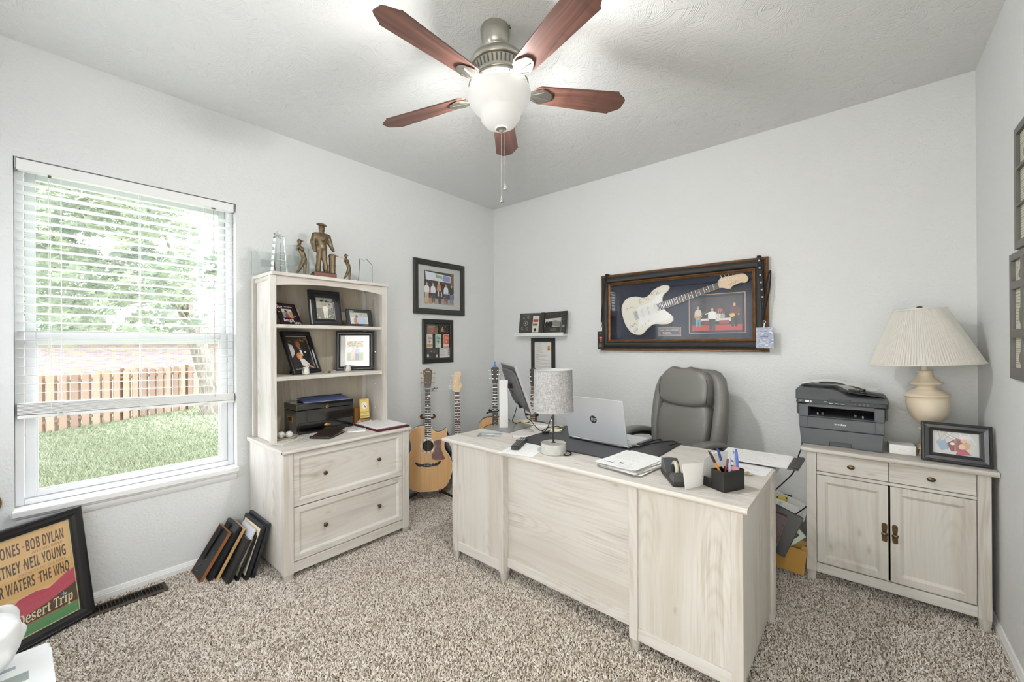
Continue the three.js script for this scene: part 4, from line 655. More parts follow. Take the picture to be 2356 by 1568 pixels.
// solid-body electric guitar: local x along the neck from the body's end, y across, z out of the top
function electric(name, label, group, o) {
  const g = thing(name, label, 'guitar', [0, 0, 0], 0, group);
  const body = spl([[0.0, 0.0], [0.012, 0.1], [0.075, 0.158], [0.155, 0.15], [0.21, 0.118], [0.255, 0.118], [0.315, 0.148], [0.395, 0.152], [0.432, 0.128], [0.42, 0.1], [0.375, 0.078], [0.352, 0.045], [0.348, 0.0], [0.35, -0.04], [0.37, -0.07], [0.39, -0.105], [0.382, -0.138], [0.345, -0.15], [0.29, -0.138], [0.235, -0.118], [0.175, -0.135], [0.11, -0.165], [0.04, -0.13], [0.008, -0.06]], 110);
  obj('body', ext(body, o.thin || 0.04, 0.007, 0), o.body, g);
  obj('pickguard', ext(spl([[0.135, -0.035], [0.15, 0.055], [0.25, 0.06], [0.33, 0.095], [0.375, 0.092], [0.352, 0.055], [0.335, 0.03], [0.335, -0.035], [0.352, -0.06], [0.372, -0.1], [0.35, -0.12], [0.25, -0.115], [0.16, -0.11], [0.1, -0.115], [0.12, -0.07]], 90), 0.002, 0.0005, (o.thin || 0.04)), o.guard, g);
  const zt = (o.thin || 0.04) + 0.002;
  for (const x of [0.175, 0.225, 0.285]) { const pk = obj('pickup', bx(0.018, 0.08, 0.006, x, 0, zt + 0.002, 0.003), o.pick, g); obj('pole_pieces', [-2.5, -1.5, -0.5, 0.5, 1.5, 2.5].map((k) => cyl(0.0022, 0.0022, 0.001, 0, 0, 0, 8).rotateX(Math.PI / 2).translate(x, k * 0.0105, zt + 0.0052)), M.chrome, pk); }
  obj('bridge', [bx(0.03, 0.07, 0.006, 0.115, 0, zt + 0.002, 0.001), ...[-2.5, -1.5, -0.5, 0.5, 1.5, 2.5].map((k) => bx(0.022, 0.008, 0.006, 0.12, k * 0.0105, zt + 0.006, 0.001))], M.chrome, g);
  for (const [x, y] of [[0.2, -0.075], [0.165, -0.09], [0.135, -0.1]]) obj('control_knob', cyl(0.01, 0.008, 0.012, 0, 0, 0, 16).rotateX(Math.PI / 2).translate(x, y, zt), o.pick, g);
  obj('output_jack', put(bx(0.045, 0.018, 0.003, 0, 0, 0, 0.001), 0.08, -0.115, zt - 0.001, 0, 0, 0.5), M.chrome, g);
  const NX = 0.765, fp = (k) => NX - 0.648 * (1 - Math.pow(2, -k / 12));
  const fb = obj('neck', ext([[0.32, -0.028], [NX, -0.021], [NX, 0.021], [0.32, 0.028]], 0.018, 0.002, zt - 0.012), o.neck, g);
  obj('fretboard', ext([[0.303, -0.0285], [NX, -0.0215], [NX, 0.0215], [0.303, 0.0285]], 0.005, 0.0008, zt + 0.006), o.board, fb);
  const fr = []; for (let k = 1; k <= 21; k++) { const x = fp(k); fr.push(bx(0.0025, 0.057 - (x - 0.303) * 0.03, 0.0015, x, 0, zt + 0.0115, 0)); } const frm = obj('frets', fr, M.chrome, fb); frm.userData.kind = 'stuff';
  const dots = []; for (const k of [3, 5, 7, 9, 12, 15, 17, 19]) { const x = (fp(k) + fp(k - 1)) / 2; for (const y of k === 12 ? [-0.012, 0.012] : [0]) dots.push(cyl(0.0036, 0.0036, 0.0006, 0, 0, 0, 10).rotateX(Math.PI / 2).translate(x, y, zt + 0.0112)); } obj('fret_markers', dots, std(0xeeeae0, 0.4), fb).userData.kind = 'stuff';
  obj('nut', bx(0.004, 0.043, 0.004, NX + 0.001, 0, zt + 0.011, 0.0005), M.white, fb);
  const hs = spl([[0.975, -0.022], [0.99, -0.026], [1.02, -0.045], [1.04, -0.05], [1.05, -0.04], [1.075, -0.035], [1.11, -0.034], [1.135, -0.045], [1.16, -0.03], [1.158, 0.0], [1.14, 0.022], [1.09, 0.032], [1.03, 0.042], [1.0, 0.045], [0.985, 0.036], [0.976, 0.022]].map(([x, y]) => [x - 0.21, y]), 90);
  const hd = obj('headstock', ext(hs, 0.014, 0.002, zt - 0.012), o.neck, g);
  const pegM = std(0xe4e4e2, 0.35, { metalness: 0.6 });
  for (let k = 0; k < 6; k++) { const x = 0.795 + k * 0.0245, y = 0.045 - k * 0.005; obj('tuning_peg', [rod([x, y - 0.008, zt - 0.006], [x, y + 0.02, zt - 0.006], 0.0022, 6), put(bx(0.009, 0.013, 0.009, 0, 0, 0, 0.0035), x, y + 0.024, zt - 0.006), cyl(0.0035, 0.003, 0.01, 0, 0, 0, 10).rotateX(Math.PI / 2).translate(x - 0.004, y - 0.017, zt + 0.003)], pegM, hd); }
  obj('brand_script', tube([[0.89, -0.026, zt + 0.0022], [0.875, -0.012, zt + 0.0022], [0.865, -0.028, zt + 0.0022], [0.85, -0.01, zt + 0.0022], [0.84, -0.024, zt + 0.0022], [0.825, -0.016, zt + 0.0022]], 0.0007, 40, 4), M.blackMatte, hd);
  obj('strings', [-2.5, -1.5, -0.5, 0.5, 1.5, 2.5].map((k) => rod([0.115, k * 0.0105, zt + 0.0105], [NX, k * 0.0068, zt + 0.0138], 0.0004, 4)), M.chrome, g).userData.kind = 'stuff';
  return g;
}
{ // the signed guitar behind the glass
  const e = electric('electric_guitar', 'white electric guitar with signatures, mounted inside the shadow box', null, { thin: 0.026, body: std(0xe6e2d4, 0.3), guard: std(0xefeeea, 0.35), pick: std(0xe9e8e4, 0.4), neck: std(0xdcc3a0, 0.45), board: std(0x5b5148, 0.6) });
  e.scale.setScalar(1.03); e.position.set(1.532, 1.533, 0.0085); e.rotation.z = 0.292; e.scale.z = 0.65;
  const r = rng(17), sig = (x0, y0, w, h) => { const pts = []; for (let k = 0; k < 14; k++) pts.push([x0 + w * (k / 13) + (r() - 0.5) * w * 0.12, y0 + (r() - 0.5) * h, 0.0265]); return tube(pts, 0.0008, 70, 4); };
  for (const [x, y, w, h] of [[0.05, 0.075, 0.07, 0.035], [0.17, 0.098, 0.085, 0.04], [0.27, 0.12, 0.09, 0.045], [0.04, -0.07, 0.06, 0.04], [0.2, -0.125, 0.04, 0.02]]) obj('signature', sig(x, y, w, h), M.blackMatte, e);
}
{ // lanyards with passes hung over the corners of the box
  const card = (w, h, fn) => drawn(200, Math.round(200 * h / w), fn, 0.45);
  const a = thing('lanyard_pass', 'black lanyard with a dark tour pass over the left end of the shadow box', 'lanyard', [0, 0, 0]);
  const pa = onZ(1395, 633, 0.071), pb = onZ(1384, 740, 0.071);
  obj('strap', [put(bx(0.014, 0.012, 0.07, 0, 0, 0, 0.001), pa.x, 1.931, 0.036), skin([[1.936, pa.x], [1.85, pa.x - 0.012], [1.75, pa.x - 0.02], [1.62, pb.x + 0.008], [1.52, pb.x]].map(([y, x]) => [[x - 0.007, y, 0.072], [x + 0.007, y, 0.072], [x + 0.007, y, 0.0735], [x - 0.007, y, 0.0735]]))], M.blackMatte, a);
  obj('clip', [rod([pb.x, 1.52, 0.074], [pb.x + 0.002, 1.49, 0.074], 0.004), put(new THREE.TorusGeometry(0.006, 0.0015, 6, 14), pb.x + 0.003, 1.476, 0.074), rod([pb.x + 0.003, 1.47, 0.074], [pb.x + 0.003, 1.44, 0.074], 0.003)], M.chrome, a);
  obj('pass_card', bx(0.062, 0.155, 0.002, 1.343, 1.36, 0.075, 0.0005), std(0x2b2a28, 0.5), a);
  obj('pass_print', plane(0.06, 0.153, 1.343, 1.36, 0.0763), card(0.062, 0.155, (x, w, h) => { fillR(x, '#2f2e2b', 0, 0, w, h); textLines(x, 50, 55, 100, 2, 16, '#a9a79c', 6, 3); blob(x, '#c23a30', 100, 180, 52, 40); blob(x, '#2f2e2b', 100, 168, 36, 16); fillR(x, '#e8e6e2', 66, 160, 68, 12); polyg(x, '#d2463a', [[72, 180], [128, 180], [134, 270], [112, 300], [84, 290]]); x.fillStyle = '#8d2a24'; x.fillRect(98, 200, 4, 80); textLines(x, 40, 345, 120, 5, 20, '#bdbab0', 6, 4); textLines(x, 30, 460, 140, 1, 10, '#bdbab0', 6, 5); }), a, { uv: true });
  const b = thing('lanyard_pass', 'black lanyard with white letters and pale blue pass, right end of the shadow box', 'lanyard', [0, 0, 0]);
  const q0 = onZ(1745, 590, 0.072), q1 = onZ(1757, 708, 0.072);
  const strapM = drawn(64, 1024, (x, w, h) => { fillR(x, '#1a1a1a', 0, 0, w, h); x.fillStyle = '#e8e8e6'; x.font = 'bold 46px sans-serif'; x.textAlign = 'center'; for (let k = 0; k < 7; k++) { x.save(); x.translate(w / 2, 80 + k * 145); x.rotate(Math.PI / 2); x.fillText('N', 0, 16); x.restore(); } }, 0.7);
  const sg = new THREE.PlaneGeometry(0.022, q0.y - q1.y, 1, 20); { const p = sg.attributes.position; for (let i = 0; i < p.count; i++) { const t = 0.5 - p.getY(i) / (q0.y - q1.y); p.setXYZ(i, q0.x + (q1.x - q0.x) * t + p.getX(i) * (1 - 0.5 * smooth(0.75, 1, t)), q0.y + (q1.y - q0.y) * t, 0.0745); } sg.computeVertexNormals(); }
  obj('strap', sg, strapM, b, { uv: true });
  obj('strap_loop', [put(bx(0.022, 0.004, 0.072, 0, 0, 0, 0.001), q0.x, 1.934, 0.037), tube([[q1.x, q1.y + 0.02, 0.073], [q1.x + 0.012, q1.y + 0.15, 0.06], [X1x(), q1.y + 0.26, 0.04], [X1x() - 0.005, q1.y + 0.12, 0.05], [q1.x + 0.006, q1.y - 0.02, 0.074], [q1.x, 1.49, 0.076]], 0.0045, 50, 6)], M.blackMatte, b);
  function X1x() { return 2.612; }
  obj('clip', [put(new THREE.TorusGeometry(0.008, 0.0018, 6, 16), q1.x + 0.004, 1.478, 0.076), rod([q1.x + 0.004, 1.47, 0.076], [q1.x + 0.002, 1.44, 0.076], 0.0035)], M.chrome, b);
  obj('pass_card', bx(0.104, 0.142, 0.003, 2.583, 1.369, 0.078, 0.0005), std(0xb9bccb, 0.35), b);
  obj('pass_print', plane(0.102, 0.14, 2.583, 1.369, 0.0798), card(0.104, 0.142, (x, w, h) => { fillR(x, '#aab0c4', 0, 0, w, h); const r = rng(3); for (let i = 0; i < 160; i++) blob(x, ['#c9cedd', '#8d94ad', '#d9dbe4', '#9aa3bd'][i % 4], r() * w, r() * h, 22 * r(), 10 * r()); textLines(x, 50, 120, 110, 2, 18, '#5d6480', 8, 13); fillR(x, '#d9c9a8', 70, 190, 40, 30); }), b, { uv: true });
}
// ---------- on top of the hutch ----------
const HT = 1.7905;
// local frame of things on the hutch: +z faces the room (+x of the world), +x runs to the right of the picture (-z of the world)
const faceX = Math.PI / 2;
{
  const a = thing('glass_obelisk_award', 'tall clear glass obelisk award with a star cut at its top, on the hutch', 'award', [0.27, HT, 2.295], faceX + 0.15);
  obj('obelisk', skin([[0, 0.047, 0.018], [0.01, 0.047, 0.018], [0.22, 0.03, 0.014], [0.238, 0.028, 0.013]].map(([y, w, d]) => [[-w, y, d], [-w * 0.72, y, d + 0.006], [w * 0.72, y, d + 0.006], [w, y, d], [w, y, -d], [-w, y, -d]])), M.clearGlass, a, { crease: 0.3 });
  const st = []; for (let k = 0; k < 10; k++) { const q = k / 10 * 6.283, r = k % 2 ? 0.011 : 0.028; st.push([Math.sin(q) * r - 0.012, 0.243 + Math.cos(q) * r]); }
  obj('star', ext(st, 0.012, 0.002, -0.004), phy(0xdfe6e6, 0.05, { transmission: 0.9, thickness: 0.01, ior: 1.5 }), a);
  const etched = std(0xd9dcda, 0.9); const et = []; for (let k = 0; k < 7; k++) et.push(bx(0.03 + 0.008 * (k % 3), 0.003, 0.0006, 0, 0.05 + k * 0.018, 0.0242 - k * 0.0004, 0)); obj('engraving', et, etched, a).userData.kind = 'stuff';
  for (const [n, lab, w, h, x, z] of [['glass_plaque', 'wide clear glass plaque standing behind the glass obelisk', 0.19, 0.15, 0.12, 2.31], ['glass_plaque', 'clear glass plaque standing behind the left golfer figurine', 0.19, 0.215, 0.16, 2.16]]) {
    const p = thing(n, lab, 'award', [x, HT, z], faceX); obj('plate', bx(w, h, 0.008, 0, h / 2, 0, 0.0015), M.clearGlass, p); obj('engraving', bx(w * 0.45, h * 0.3, 0.0004, 0, h * 0.55, 0.0045, 0), phy(0xe4e8e6, 0.7, { transmission: 0.7, thickness: 0 }), p);
  }
  const c = thing('glass_flame_award', 'slim clear glass award with a pointed top at the end of the hutch top', 'award', [0.25, HT, 1.69], faceX);
  obj('blade', ext([[-0.058, 0], [0.055, 0], [0.055, 0.15], [0.01, 0.188], [-0.01, 0.175], [-0.045, 0.185]], 0.012, 0.003, -0.006), M.clearGlass, c);
}
{ // bronze sailor on a wooden block
  const s = thing('sailor_figurine', 'bronze sailor figurine standing by a post on a wooden block, on the hutch', 'figurine', [0.25, HT, 2.005], faceX - 0.12);
  obj('wooden_block', bx(0.145, 0.038, 0.1, 0, 0.019, 0, 0.002), std(0x7a4e3c, 0.45), s);
  obj('mound', put(lathe([[0, 0.012], [0.045, 0.011], [0.058, 0.006], [0.062, 0], [0, 0]], 32).scale(1.1, 1, 0.8), -0.008, 0.038, 0), std(0x6c6455, 0.4, { metalness: 0.6 }), s, { uv: true });
  const K = 0.335, b = (p, r, q, r2, sq) => [p.map((v) => v * K), r * K, q.map((v) => v * K), r2 * K, sq];
  const bones = [
    b([-0.075, 0.01, 0.02], 0.05, [-0.07, 0.1, 0.01], 0.052), b([-0.07, 0.1, 0.01], 0.05, [-0.05, 0.3, 0.0], 0.047), b([-0.05, 0.3, 0], 0.052, [-0.035, 0.48, 0], 0.062),
    b([0.085, 0.01, 0.01], 0.05, [0.075, 0.1, 0.0], 0.052), b([0.075, 0.1, 0], 0.05, [0.055, 0.3, 0], 0.047), b([0.055, 0.3, 0], 0.052, [0.04, 0.48, 0], 0.062),
    b([-0.08, 0.0, 0.06], 0.026, [-0.075, 0.02, 0.0], 0.03), b([0.09, 0.0, 0.055], 0.026, [0.085, 0.02, 0], 0.03),
    b([-0.025, 0.5, 0], 0.075, [0.025, 0.5, 0], 0.075, 0.85), b([0, 0.52, 0], 0.085, [0, 0.68, 0.01], 0.105, 0.8), b([-0.06, 0.72, 0], 0.075, [0.06, 0.72, 0], 0.075, 0.85), b([-0.1, 0.755, -0.01], 0.045, [0.1, 0.755, -0.01], 0.045),
    b([-0.135, 0.74, -0.01], 0.052, [-0.165, 0.6, -0.01], 0.05), b([-0.165, 0.6, -0.01], 0.05, [-0.15, 0.47, 0.02], 0.042), b([-0.15, 0.46, 0.02], 0.03, [-0.135, 0.41, 0.03], 0.028),
    b([0.135, 0.74, -0.01], 0.052, [0.165, 0.61, 0.0], 0.048), b([0.165, 0.61, 0], 0.046, [0.2, 0.5, 0.03], 0.034), b([0.2, 0.5, 0.03], 0.026, [0.225, 0.46, 0.03], 0.026),
    b([0, 0.79, 0], 0.04, [0, 0.83, 0.005], 0.038), b([0, 0.865, 0.012], 0.058, [0, 0.905, 0.008], 0.06, 1.1), b([0, 0.872, 0.07], 0.012, [0, 0.885, 0.062], 0.011), b([-0.03, 0.69, 0.09], 0.02, [0.03, 0.69, 0.09], 0.02), b([-0.07, 0.76, 0.04], 0.02, [0, 0.64, 0.1], 0.018), b([0.07, 0.76, 0.04], 0.02, [0, 0.64, 0.1], 0.018),
  ];
  obj('sailor', sdfMesh(bones, [-0.085, -0.012, -0.06], [0.1, 0.335, 0.06], 80, 0.010).translate(-0.012, 0.05, 0), M.bronze, s, { uv: false });
  obj('cap', [put(lathe([[0, 0.012], [0.026, 0.011], [0.0335, 0.004], [0.032, -0.001], [0.022, -0.004], [0.02, -0.008]], 28), -0.012, 0.05 + 0.955 * K, 0.002, 0.12, 0, -0.1)], M.bronze, s);
  obj('post', [put(lathe([[0.024, 0], [0.021, 0.01], [0.0215, 0.05], [0.023, 0.055], [0.0215, 0.06], [0.022, 0.11], [0.0245, 0.118], [0.024, 0.128], [0.02, 0.134], [0, 0.134]], 24), 0.056, 0.044, 0.008), put(new THREE.TorusGeometry(0.0225, 0.0022, 6, 24), 0.056, 0.1, 0.008, Math.PI / 2, 0, 0.25)], M.bronze, s);
}
// golfers at the end of a swing
const golferGeo = (() => {
  const b = (p, r, q, r2, sq) => [p, r, q, r2, sq];
  return sdfMesh([
    b([0.13, 0.03, 0], 0.034, [0.13, 0.24, 0], 0.04), b([0.13, 0.24, 0], 0.042, [0.12, 0.46, 0], 0.062), b([0.12, 0.01, 0.0], 0.02, [0.15, 0.01, 0.05], 0.018),
    b([-0.07, 0.06, -0.02], 0.028, [0.0, 0.2, 0.0], 0.04), b([0.0, 0.2, 0], 0.042, [0.1, 0.45, 0], 0.06), b([-0.07, 0.055, -0.02], 0.02, [-0.062, 0.005, 0.0], 0.018),
    b([0.11, 0.48, 0], 0.07, [0.085, 0.58, 0], 0.066, 0.8), b([0.085, 0.58, 0], 0.068, [0.02, 0.72, 0], 0.075, 0.8), b([-0.02, 0.76, 0], 0.05, [0.06, 0.75, 0.0], 0.05),
    b([0.075, 0.75, 0.01], 0.034, [0.02, 0.7, 0.1], 0.028), b([0.02, 0.7, 0.1], 0.027, [-0.06, 0.78, 0.08], 0.021),
    b([-0.04, 0.76, 0.0], 0.034, [-0.1, 0.7, 0.06], 0.028), b([-0.1, 0.7, 0.06], 0.026, [-0.08, 0.79, 0.07], 0.021), b([-0.085, 0.8, 0.07], 0.024, [-0.06, 0.79, 0.08], 0.024),
    b([0.0, 0.81, 0.0], 0.028, [-0.01, 0.85, 0.005], 0.03), b([-0.015, 0.9, 0.01], 0.05, [-0.015, 0.925, 0.005], 0.05, 1.1), b([-0.02, 0.955, 0], 0.052, [-0.015, 0.96, 0.0], 0.05), b([0.03, 0.955, 0.02], 0.016, [0.085, 0.965, 0.03], 0.01),
  ], [-0.2, -0.03, -0.2], [0.24, 1.03, 0.2], 84, 0.03);
})();
for (const [lab, x, z, K, baseM, dark, turn] of [['larger bronze golfer figurine on a tan base, beside the sailor figurine', 0.235, 2.155, 0.238, std(0xb8a081, 0.5), 1, 0], ['smaller bronze golfer figurine on a dark stone base, on the hutch', 0.24, 1.835, 0.19, std(0x4c4a44, 0.35), 0, 0]]) {
  const g = thing('golfer_figurine', lab, 'figurine', [x, HT, z], faceX + turn, 'golf trophies on the hutch');
  const bs = dark ? [[0.055, 0], [0.055, 0.006], [0.05, 0.012], [0, 0.012]] : [[0.05, 0], [0.05, 0.005], [0.042, 0.013], [0, 0.013]];
  obj('base', lathe(bs, 4).rotateY(Math.PI / 4).scale(dark ? 1.1 : 1.05, 1, 0.7), baseM, g, { crease: 0.4 });
  const m = obj('golfer', golferGeo.clone().scale(K, K, K).translate(0, 0.013, 0), M.bronze, g);
  const sc = (p) => V3(p[0] * K, p[1] * K + 0.013, p[2] * K), hd = dark ? [-0.42, 0.74, 0.02] : [-0.36, 0.86, 0.02];
  obj('club', [rod(sc([-0.06, 0.8, 0.08]), sc(hd), 0.0014, 6), sph(0.0065, ...sc(hd).toArray(), 1, 0.8, 0.8, 10)], dark ? M.blackSatin : M.gold, g);
}
// ---------- photographs and ornaments on the hutch shelves ----------
const along = (a, b) => Math.atan2(-(b[1] - a[1]), b[0] - a[0]);  // turn that lays local +x along a to b (x, z)
picture('framed_photo', 'dark maroon photo frame with white script words on the top hutch shelf', 'picture', { w: 0.168, h: 0.155, fw: 0.001, t: 0.012, kind: 'flat', mat: std(0x2a1517, 0.35), glass: false, easel: true, pos: [0.235, 1.4685, 2.21], turn: 2.0, tilt: 0.45, group: 'frames on the top hutch shelf',
  print: drawn(420, 388, (x, w, h) => {
    fillR(x, '#2c171a', 0, 0, w, h); fillR(x, '#cfd3cf', 105, 95, 210, 165); fillR(x, '#8a9a86', 105, 150, 210, 110); blob(x, '#5a3a2a', 190, 135, 26, 26); polyg(x, '#8f3f8a', [[150, 260], [160, 190], [205, 165], [235, 200], [240, 260]]); polyg(x, '#e08a3a', [[205, 170], [240, 160], [300, 240], [300, 260], [235, 260]]); blob(x, '#d9a98a', 238, 150, 18, 22);
    x.fillStyle = '#f2f0ee'; x.font = 'italic bold 76px serif'; x.fillText('live', 6, 84); x.fillText('laugh', 70, 330); x.font = 'italic bold 72px serif'; x.fillText('love', 270, 372); x.font = 'bold 24px sans-serif'; x.fillText('live laugh love', 190, 60); x.fillText('live', 30, 160); x.fillText('love', 330, 230);
  }, 0.35) });
picture('framed_photo', 'wide black wooden frame with an old black and white photograph, top hutch shelf', 'picture', { w: 0.222, h: 0.255, fw: 0.05, t: 0.022, mat: std(0x242528, 0.3), easel: true, pos: [0.20, 1.4685, 1.965], turn: faceX - 0.02, tilt: 0.2, group: 'frames on the top hutch shelf',
  print: drawn(240, 300, (x, w, h) => { fillR(x, '#b9b6aa', 0, 0, w, h); fillR(x, '#8f8c80', 0, h * 0.5, w, h * 0.5); const r = rng(4); for (let i = 0; i < 120; i++) blob(x, ['#d8d5c9', '#6f6c62', '#a5a296'][i % 3], r() * w, r() * h, 16 * r(), 12 * r()); blob(x, '#3a3833', 80, 40, 20, 14); blob(x, '#56534b', 150, 46, 18, 16); figure(x, 128, 80, 205, '#f0eee4', '#e9e7dd', '#b9b4a4', '#44413a', 0.36); }, 0.5) });
picture('framed_photo', 'small grey patterned frame with a couple, lettered Dad, top hutch shelf', 'picture', { w: 0.2, h: 0.132, fw: 0.001, t: 0.012, kind: 'flat', mat: std(0x2d2f31, 0.35), glass: false, easel: true, pos: [0.235, 1.4685, 1.728], turn: faceX - 0.02, tilt: 0.24, group: 'frames on the top hutch shelf',
  print: drawn(420, 277, (x, w, h) => { fillR(x, '#3a3d40', 0, 0, w, h); x.strokeStyle = '#6f7376'; x.lineWidth = 2; for (let i = 0; i < 9; i++) { x.beginPath(); x.moveTo(i * 60 - 20, 0); x.quadraticCurveTo(i * 60 + 30, h / 2, i * 60 - 40, h); x.stroke(); } fillR(x, '#dcdad4', 62, 48, 296, 186); fillR(x, '#b9c0b4', 62, 48, 296, 70); figure(x, 170, 85, 240, '#b98a7a', '#b98a7a', '#d2a488', '#5a4434', 0.4); fillR(x, '#22201e', 152, 108, 38, 9); figure(x, 245, 60, 290, '#b9cbdc', '#b9cbdc', '#d9a488', '#7a5a40', 0.5); fillR(x, '#3a3d40', 0, 234, w, 43); x.fillStyle = '#e6e6e4'; x.font = '40px serif'; x.fillText('Dad', 58, 40); textLines(x, 240, 252, 130, 1, 8, '#c9c9c6', 5, 3); }, 0.35) });
picture('framed_photo', 'tilted black frame with a man in a tuxedo holding a child, middle hutch shelf', 'picture', { w: 0.25, h: 0.3, fw: 0.03, t: 0.024, mat: std(0x1b1c1f, 0.25), easel: true, pos: [0.21, 1.1435, 2.105], turn: 2.02, tilt: 0.36, group: 'frames on the middle hutch shelf', board: 0.006, boardMat: std(0xb9b7b0, 0.5),
  print: drawn(300, 380, (x, w, h) => { fillR(x, '#241d16', 0, 0, w, h); for (let i = 0; i < 14; i++) blob(x, '#b98c3a', 10 + R() * w, 14 + R() * 50, 10, 7); polyg(x, '#cfccc6', [[0, 70], [60, 100], [70, 190], [0, 260]]); blob(x, '#6a4128', 140, 78, 40, 48); blob(x, '#b9714a', 146, 96, 30, 40); polyg(x, '#15161a', [[60, 190], [120, 140], [200, 150], [270, 230], [290, 380], [50, 380]]); polyg(x, '#eceae6', [[140, 140], [172, 142], [180, 230], [150, 220]]); fillR(x, '#101014', 140, 148, 36, 12); blob(x, '#f2f0ea', 222, 185, 14, 12); blob(x, '#d98a4a', 120, 232, 42, 44); blob(x, '#e0b090', 132, 244, 24, 28); polyg(x, '#efece6', [[110, 270], [170, 262], [235, 330], [200, 380], [120, 340]]); polyg(x, '#d9a080', [[210, 330], [290, 372], [276, 380], [190, 356]]); }, 0.4) });
picture('framed_photo', 'black frame with a white mat round a family photograph, middle hutch shelf', 'picture', { w: 0.264, h: 0.292, fw: 0.03, t: 0.022, mat: std(0x202124, 0.3), board: 0.043, easel: true, pos: [0.178, 1.1435, 1.737], turn: along([0.115, 1.843], [0.265, 1.627]), tilt: 0.05, group: 'frames on the middle hutch shelf',
  print: drawn(240, 300, (x, w, h) => { fillR(x, '#b9a67e', 0, 0, w, h * 0.35); for (let i = 0; i < 120; i++) blob(x, ['#8a7a4a', '#d6c69a', '#6f6a3e'][i % 3], R() * w, R() * h * 0.35, 10, 6); fillR(x, '#d8d6ce', 0, h * 0.3, w, h * 0.3); fillR(x, '#9aa070', 0, h * 0.58, w, h * 0.42); for (let i = 0; i < 12; i++) fillR(x, '#eceae4', i * 22, h * 0.34, 12, h * 0.2); figure(x, 95, 90, 190, '#d9b4c0', '#b9a9a0', '#d9aa8c', '#b98a4a', 0.3); figure(x, 150, 80, 215, '#8aa0bd', '#55647a', '#d9a88c', '#5a3a28', 0.32); figure(x, 78, 160, 130, '#d9a9b4', '#d4b0b4', '#e0b498', '#c99a5a', 0.3); }, 0.45) });
for (const [z, x, lab] of [[2.155, 0.318, 'small crackled ceramic votive cup in front of the tuxedo photograph'], [1.852, 0.285, 'small crackled ceramic votive cup in front of the family photograph']]) {
  const c = thing('votive_cup', lab, 'cup', [x, 1.1435, z], faceX, 'votive cups on the middle hutch shelf');
  const tx = drawn(256, 128, (q, w, h) => { fillR(q, '#d6d1c4', 0, 0, w, h); const r = rng(z * 100); for (let i = 0; i < 60; i++) blob(q, ['#c2bcae', '#e2ded4', '#b3ac9c'][i % 3], r() * w, r() * h, 8, 5); q.strokeStyle = '#33485a'; q.lineWidth = 7; for (let k = 0; k < 2; k++) { q.beginPath(); for (let i = 0; i < 9; i++) q.lineTo(k * 128 + 20 + i * 9, 70 + (i % 2 ? 16 : -10)); q.stroke(); } }, 0.4);
  obj('cup', lathe([[0, 0], [0.017, 0], [0.0215, 0.008], [0.0235, 0.02], [0.022, 0.034], [0.0185, 0.045], [0.0175, 0.05], [0.016, 0.05], [0.0165, 0.04], [0.019, 0.02], [0, 0.012]], 32), tx, c, { uv: true });
}
for (const [x, z, lab, c, sx] of [[0.255, 2.012, 'flat grey stone between the two votive cups', 0x9b968a, 1.3], [0.285, 1.985, 'dark striped stone between the two votive cups', 0x5f5a50, 0.9], [0.25, 1.935, 'pale wedge-shaped stone between the two votive cups', 0xc2bcae, 1.3]]) tag(obj('stone', put(new THREE.DodecahedronGeometry(0.014, 0).scale(sx, 0.55, 0.9), x, 1.151, z), std(c, 0.7), scene), lab, 'stone', 'stones on the middle hutch shelf');
// ---------- on the lateral file ----------
const FT = 0.7425;
{
  const h = thing('humidor_box', 'glossy black lacquered box with a lid, drawer and brass lock inside the hutch', 'box', [0.155, FT, 1.993], faceX);
  const lac = phy(0x0c0c0d, 0.12, { clearcoat: 1, clearcoatRoughness: 0.03 });
  obj('body', bb(-0.197, 0.197, 0.002, 0.158, -0.1, 0.1, 0.003), lac, h); obj('lid', bb(-0.199, 0.199, 0.16, 0.203, -0.102, 0.102, 0.005), lac, h);
  const d = obj('drawer_front', bb(-0.185, 0.185, 0.012, 0.075, 0.1, 0.105, 0.002), lac, h); obj('pull', sph(0.024, 0.005, 0.045, 0.106, 1, 0.42, 0.35), M.gold, d);
  obj('lock', [cyl(0.011, 0.011, 0.002, 0, 0, 0, 24).rotateX(Math.PI / 2).translate(0.005, 0.168, 0.102)], M.gold, h); obj('keyhole', bx(0.003, 0.01, 0.001, 0.005, 0.167, 0.1045, 0), M.blackMatte, h);
  obj('side_handle', put(moulding(0.075, 0.036, [[0, 0], [0, 0.002], [0.006, 0.002], [0.006, 0]]), -0.1975, 0.1, 0.0, 0, -Math.PI / 2, 0), M.gold, h); obj('handle_recess', bx(0.001, 0.024, 0.062, -0.1976, 0.1, 0, 0), M.blackMatte, h);
  obj('foot', bb(-0.19, 0.19, 0, 0.003, -0.095, 0.095, 0), M.blackMatte, h);
  const f = thing('blue_folder', 'blue hanging folder lying on the black lacquered box', 'folder', [0.165, FT + 0.204, 1.965], faceX - 0.12);
  obj('cover', [put(bx(0.31, 0.0015, 0.2, 0, 0, 0, 0), 0, 0.001, 0), put(bx(0.31, 0.0015, 0.2, 0, 0, 0, 0), 0, 0.0085, -0.002, 0.07, 0, 0)], std(0x54669c, 0.6), f); obj('spine', rod([-0.155, 0.012, -0.1], [0.155, 0.012, -0.1], 0.009, 10), std(0x2d3a5c, 0.6), f); obj('metal_rod', rod([-0.165, 0.003, 0.1], [0.168, 0.003, 0.1], 0.0018, 6), M.chrome, f);
}
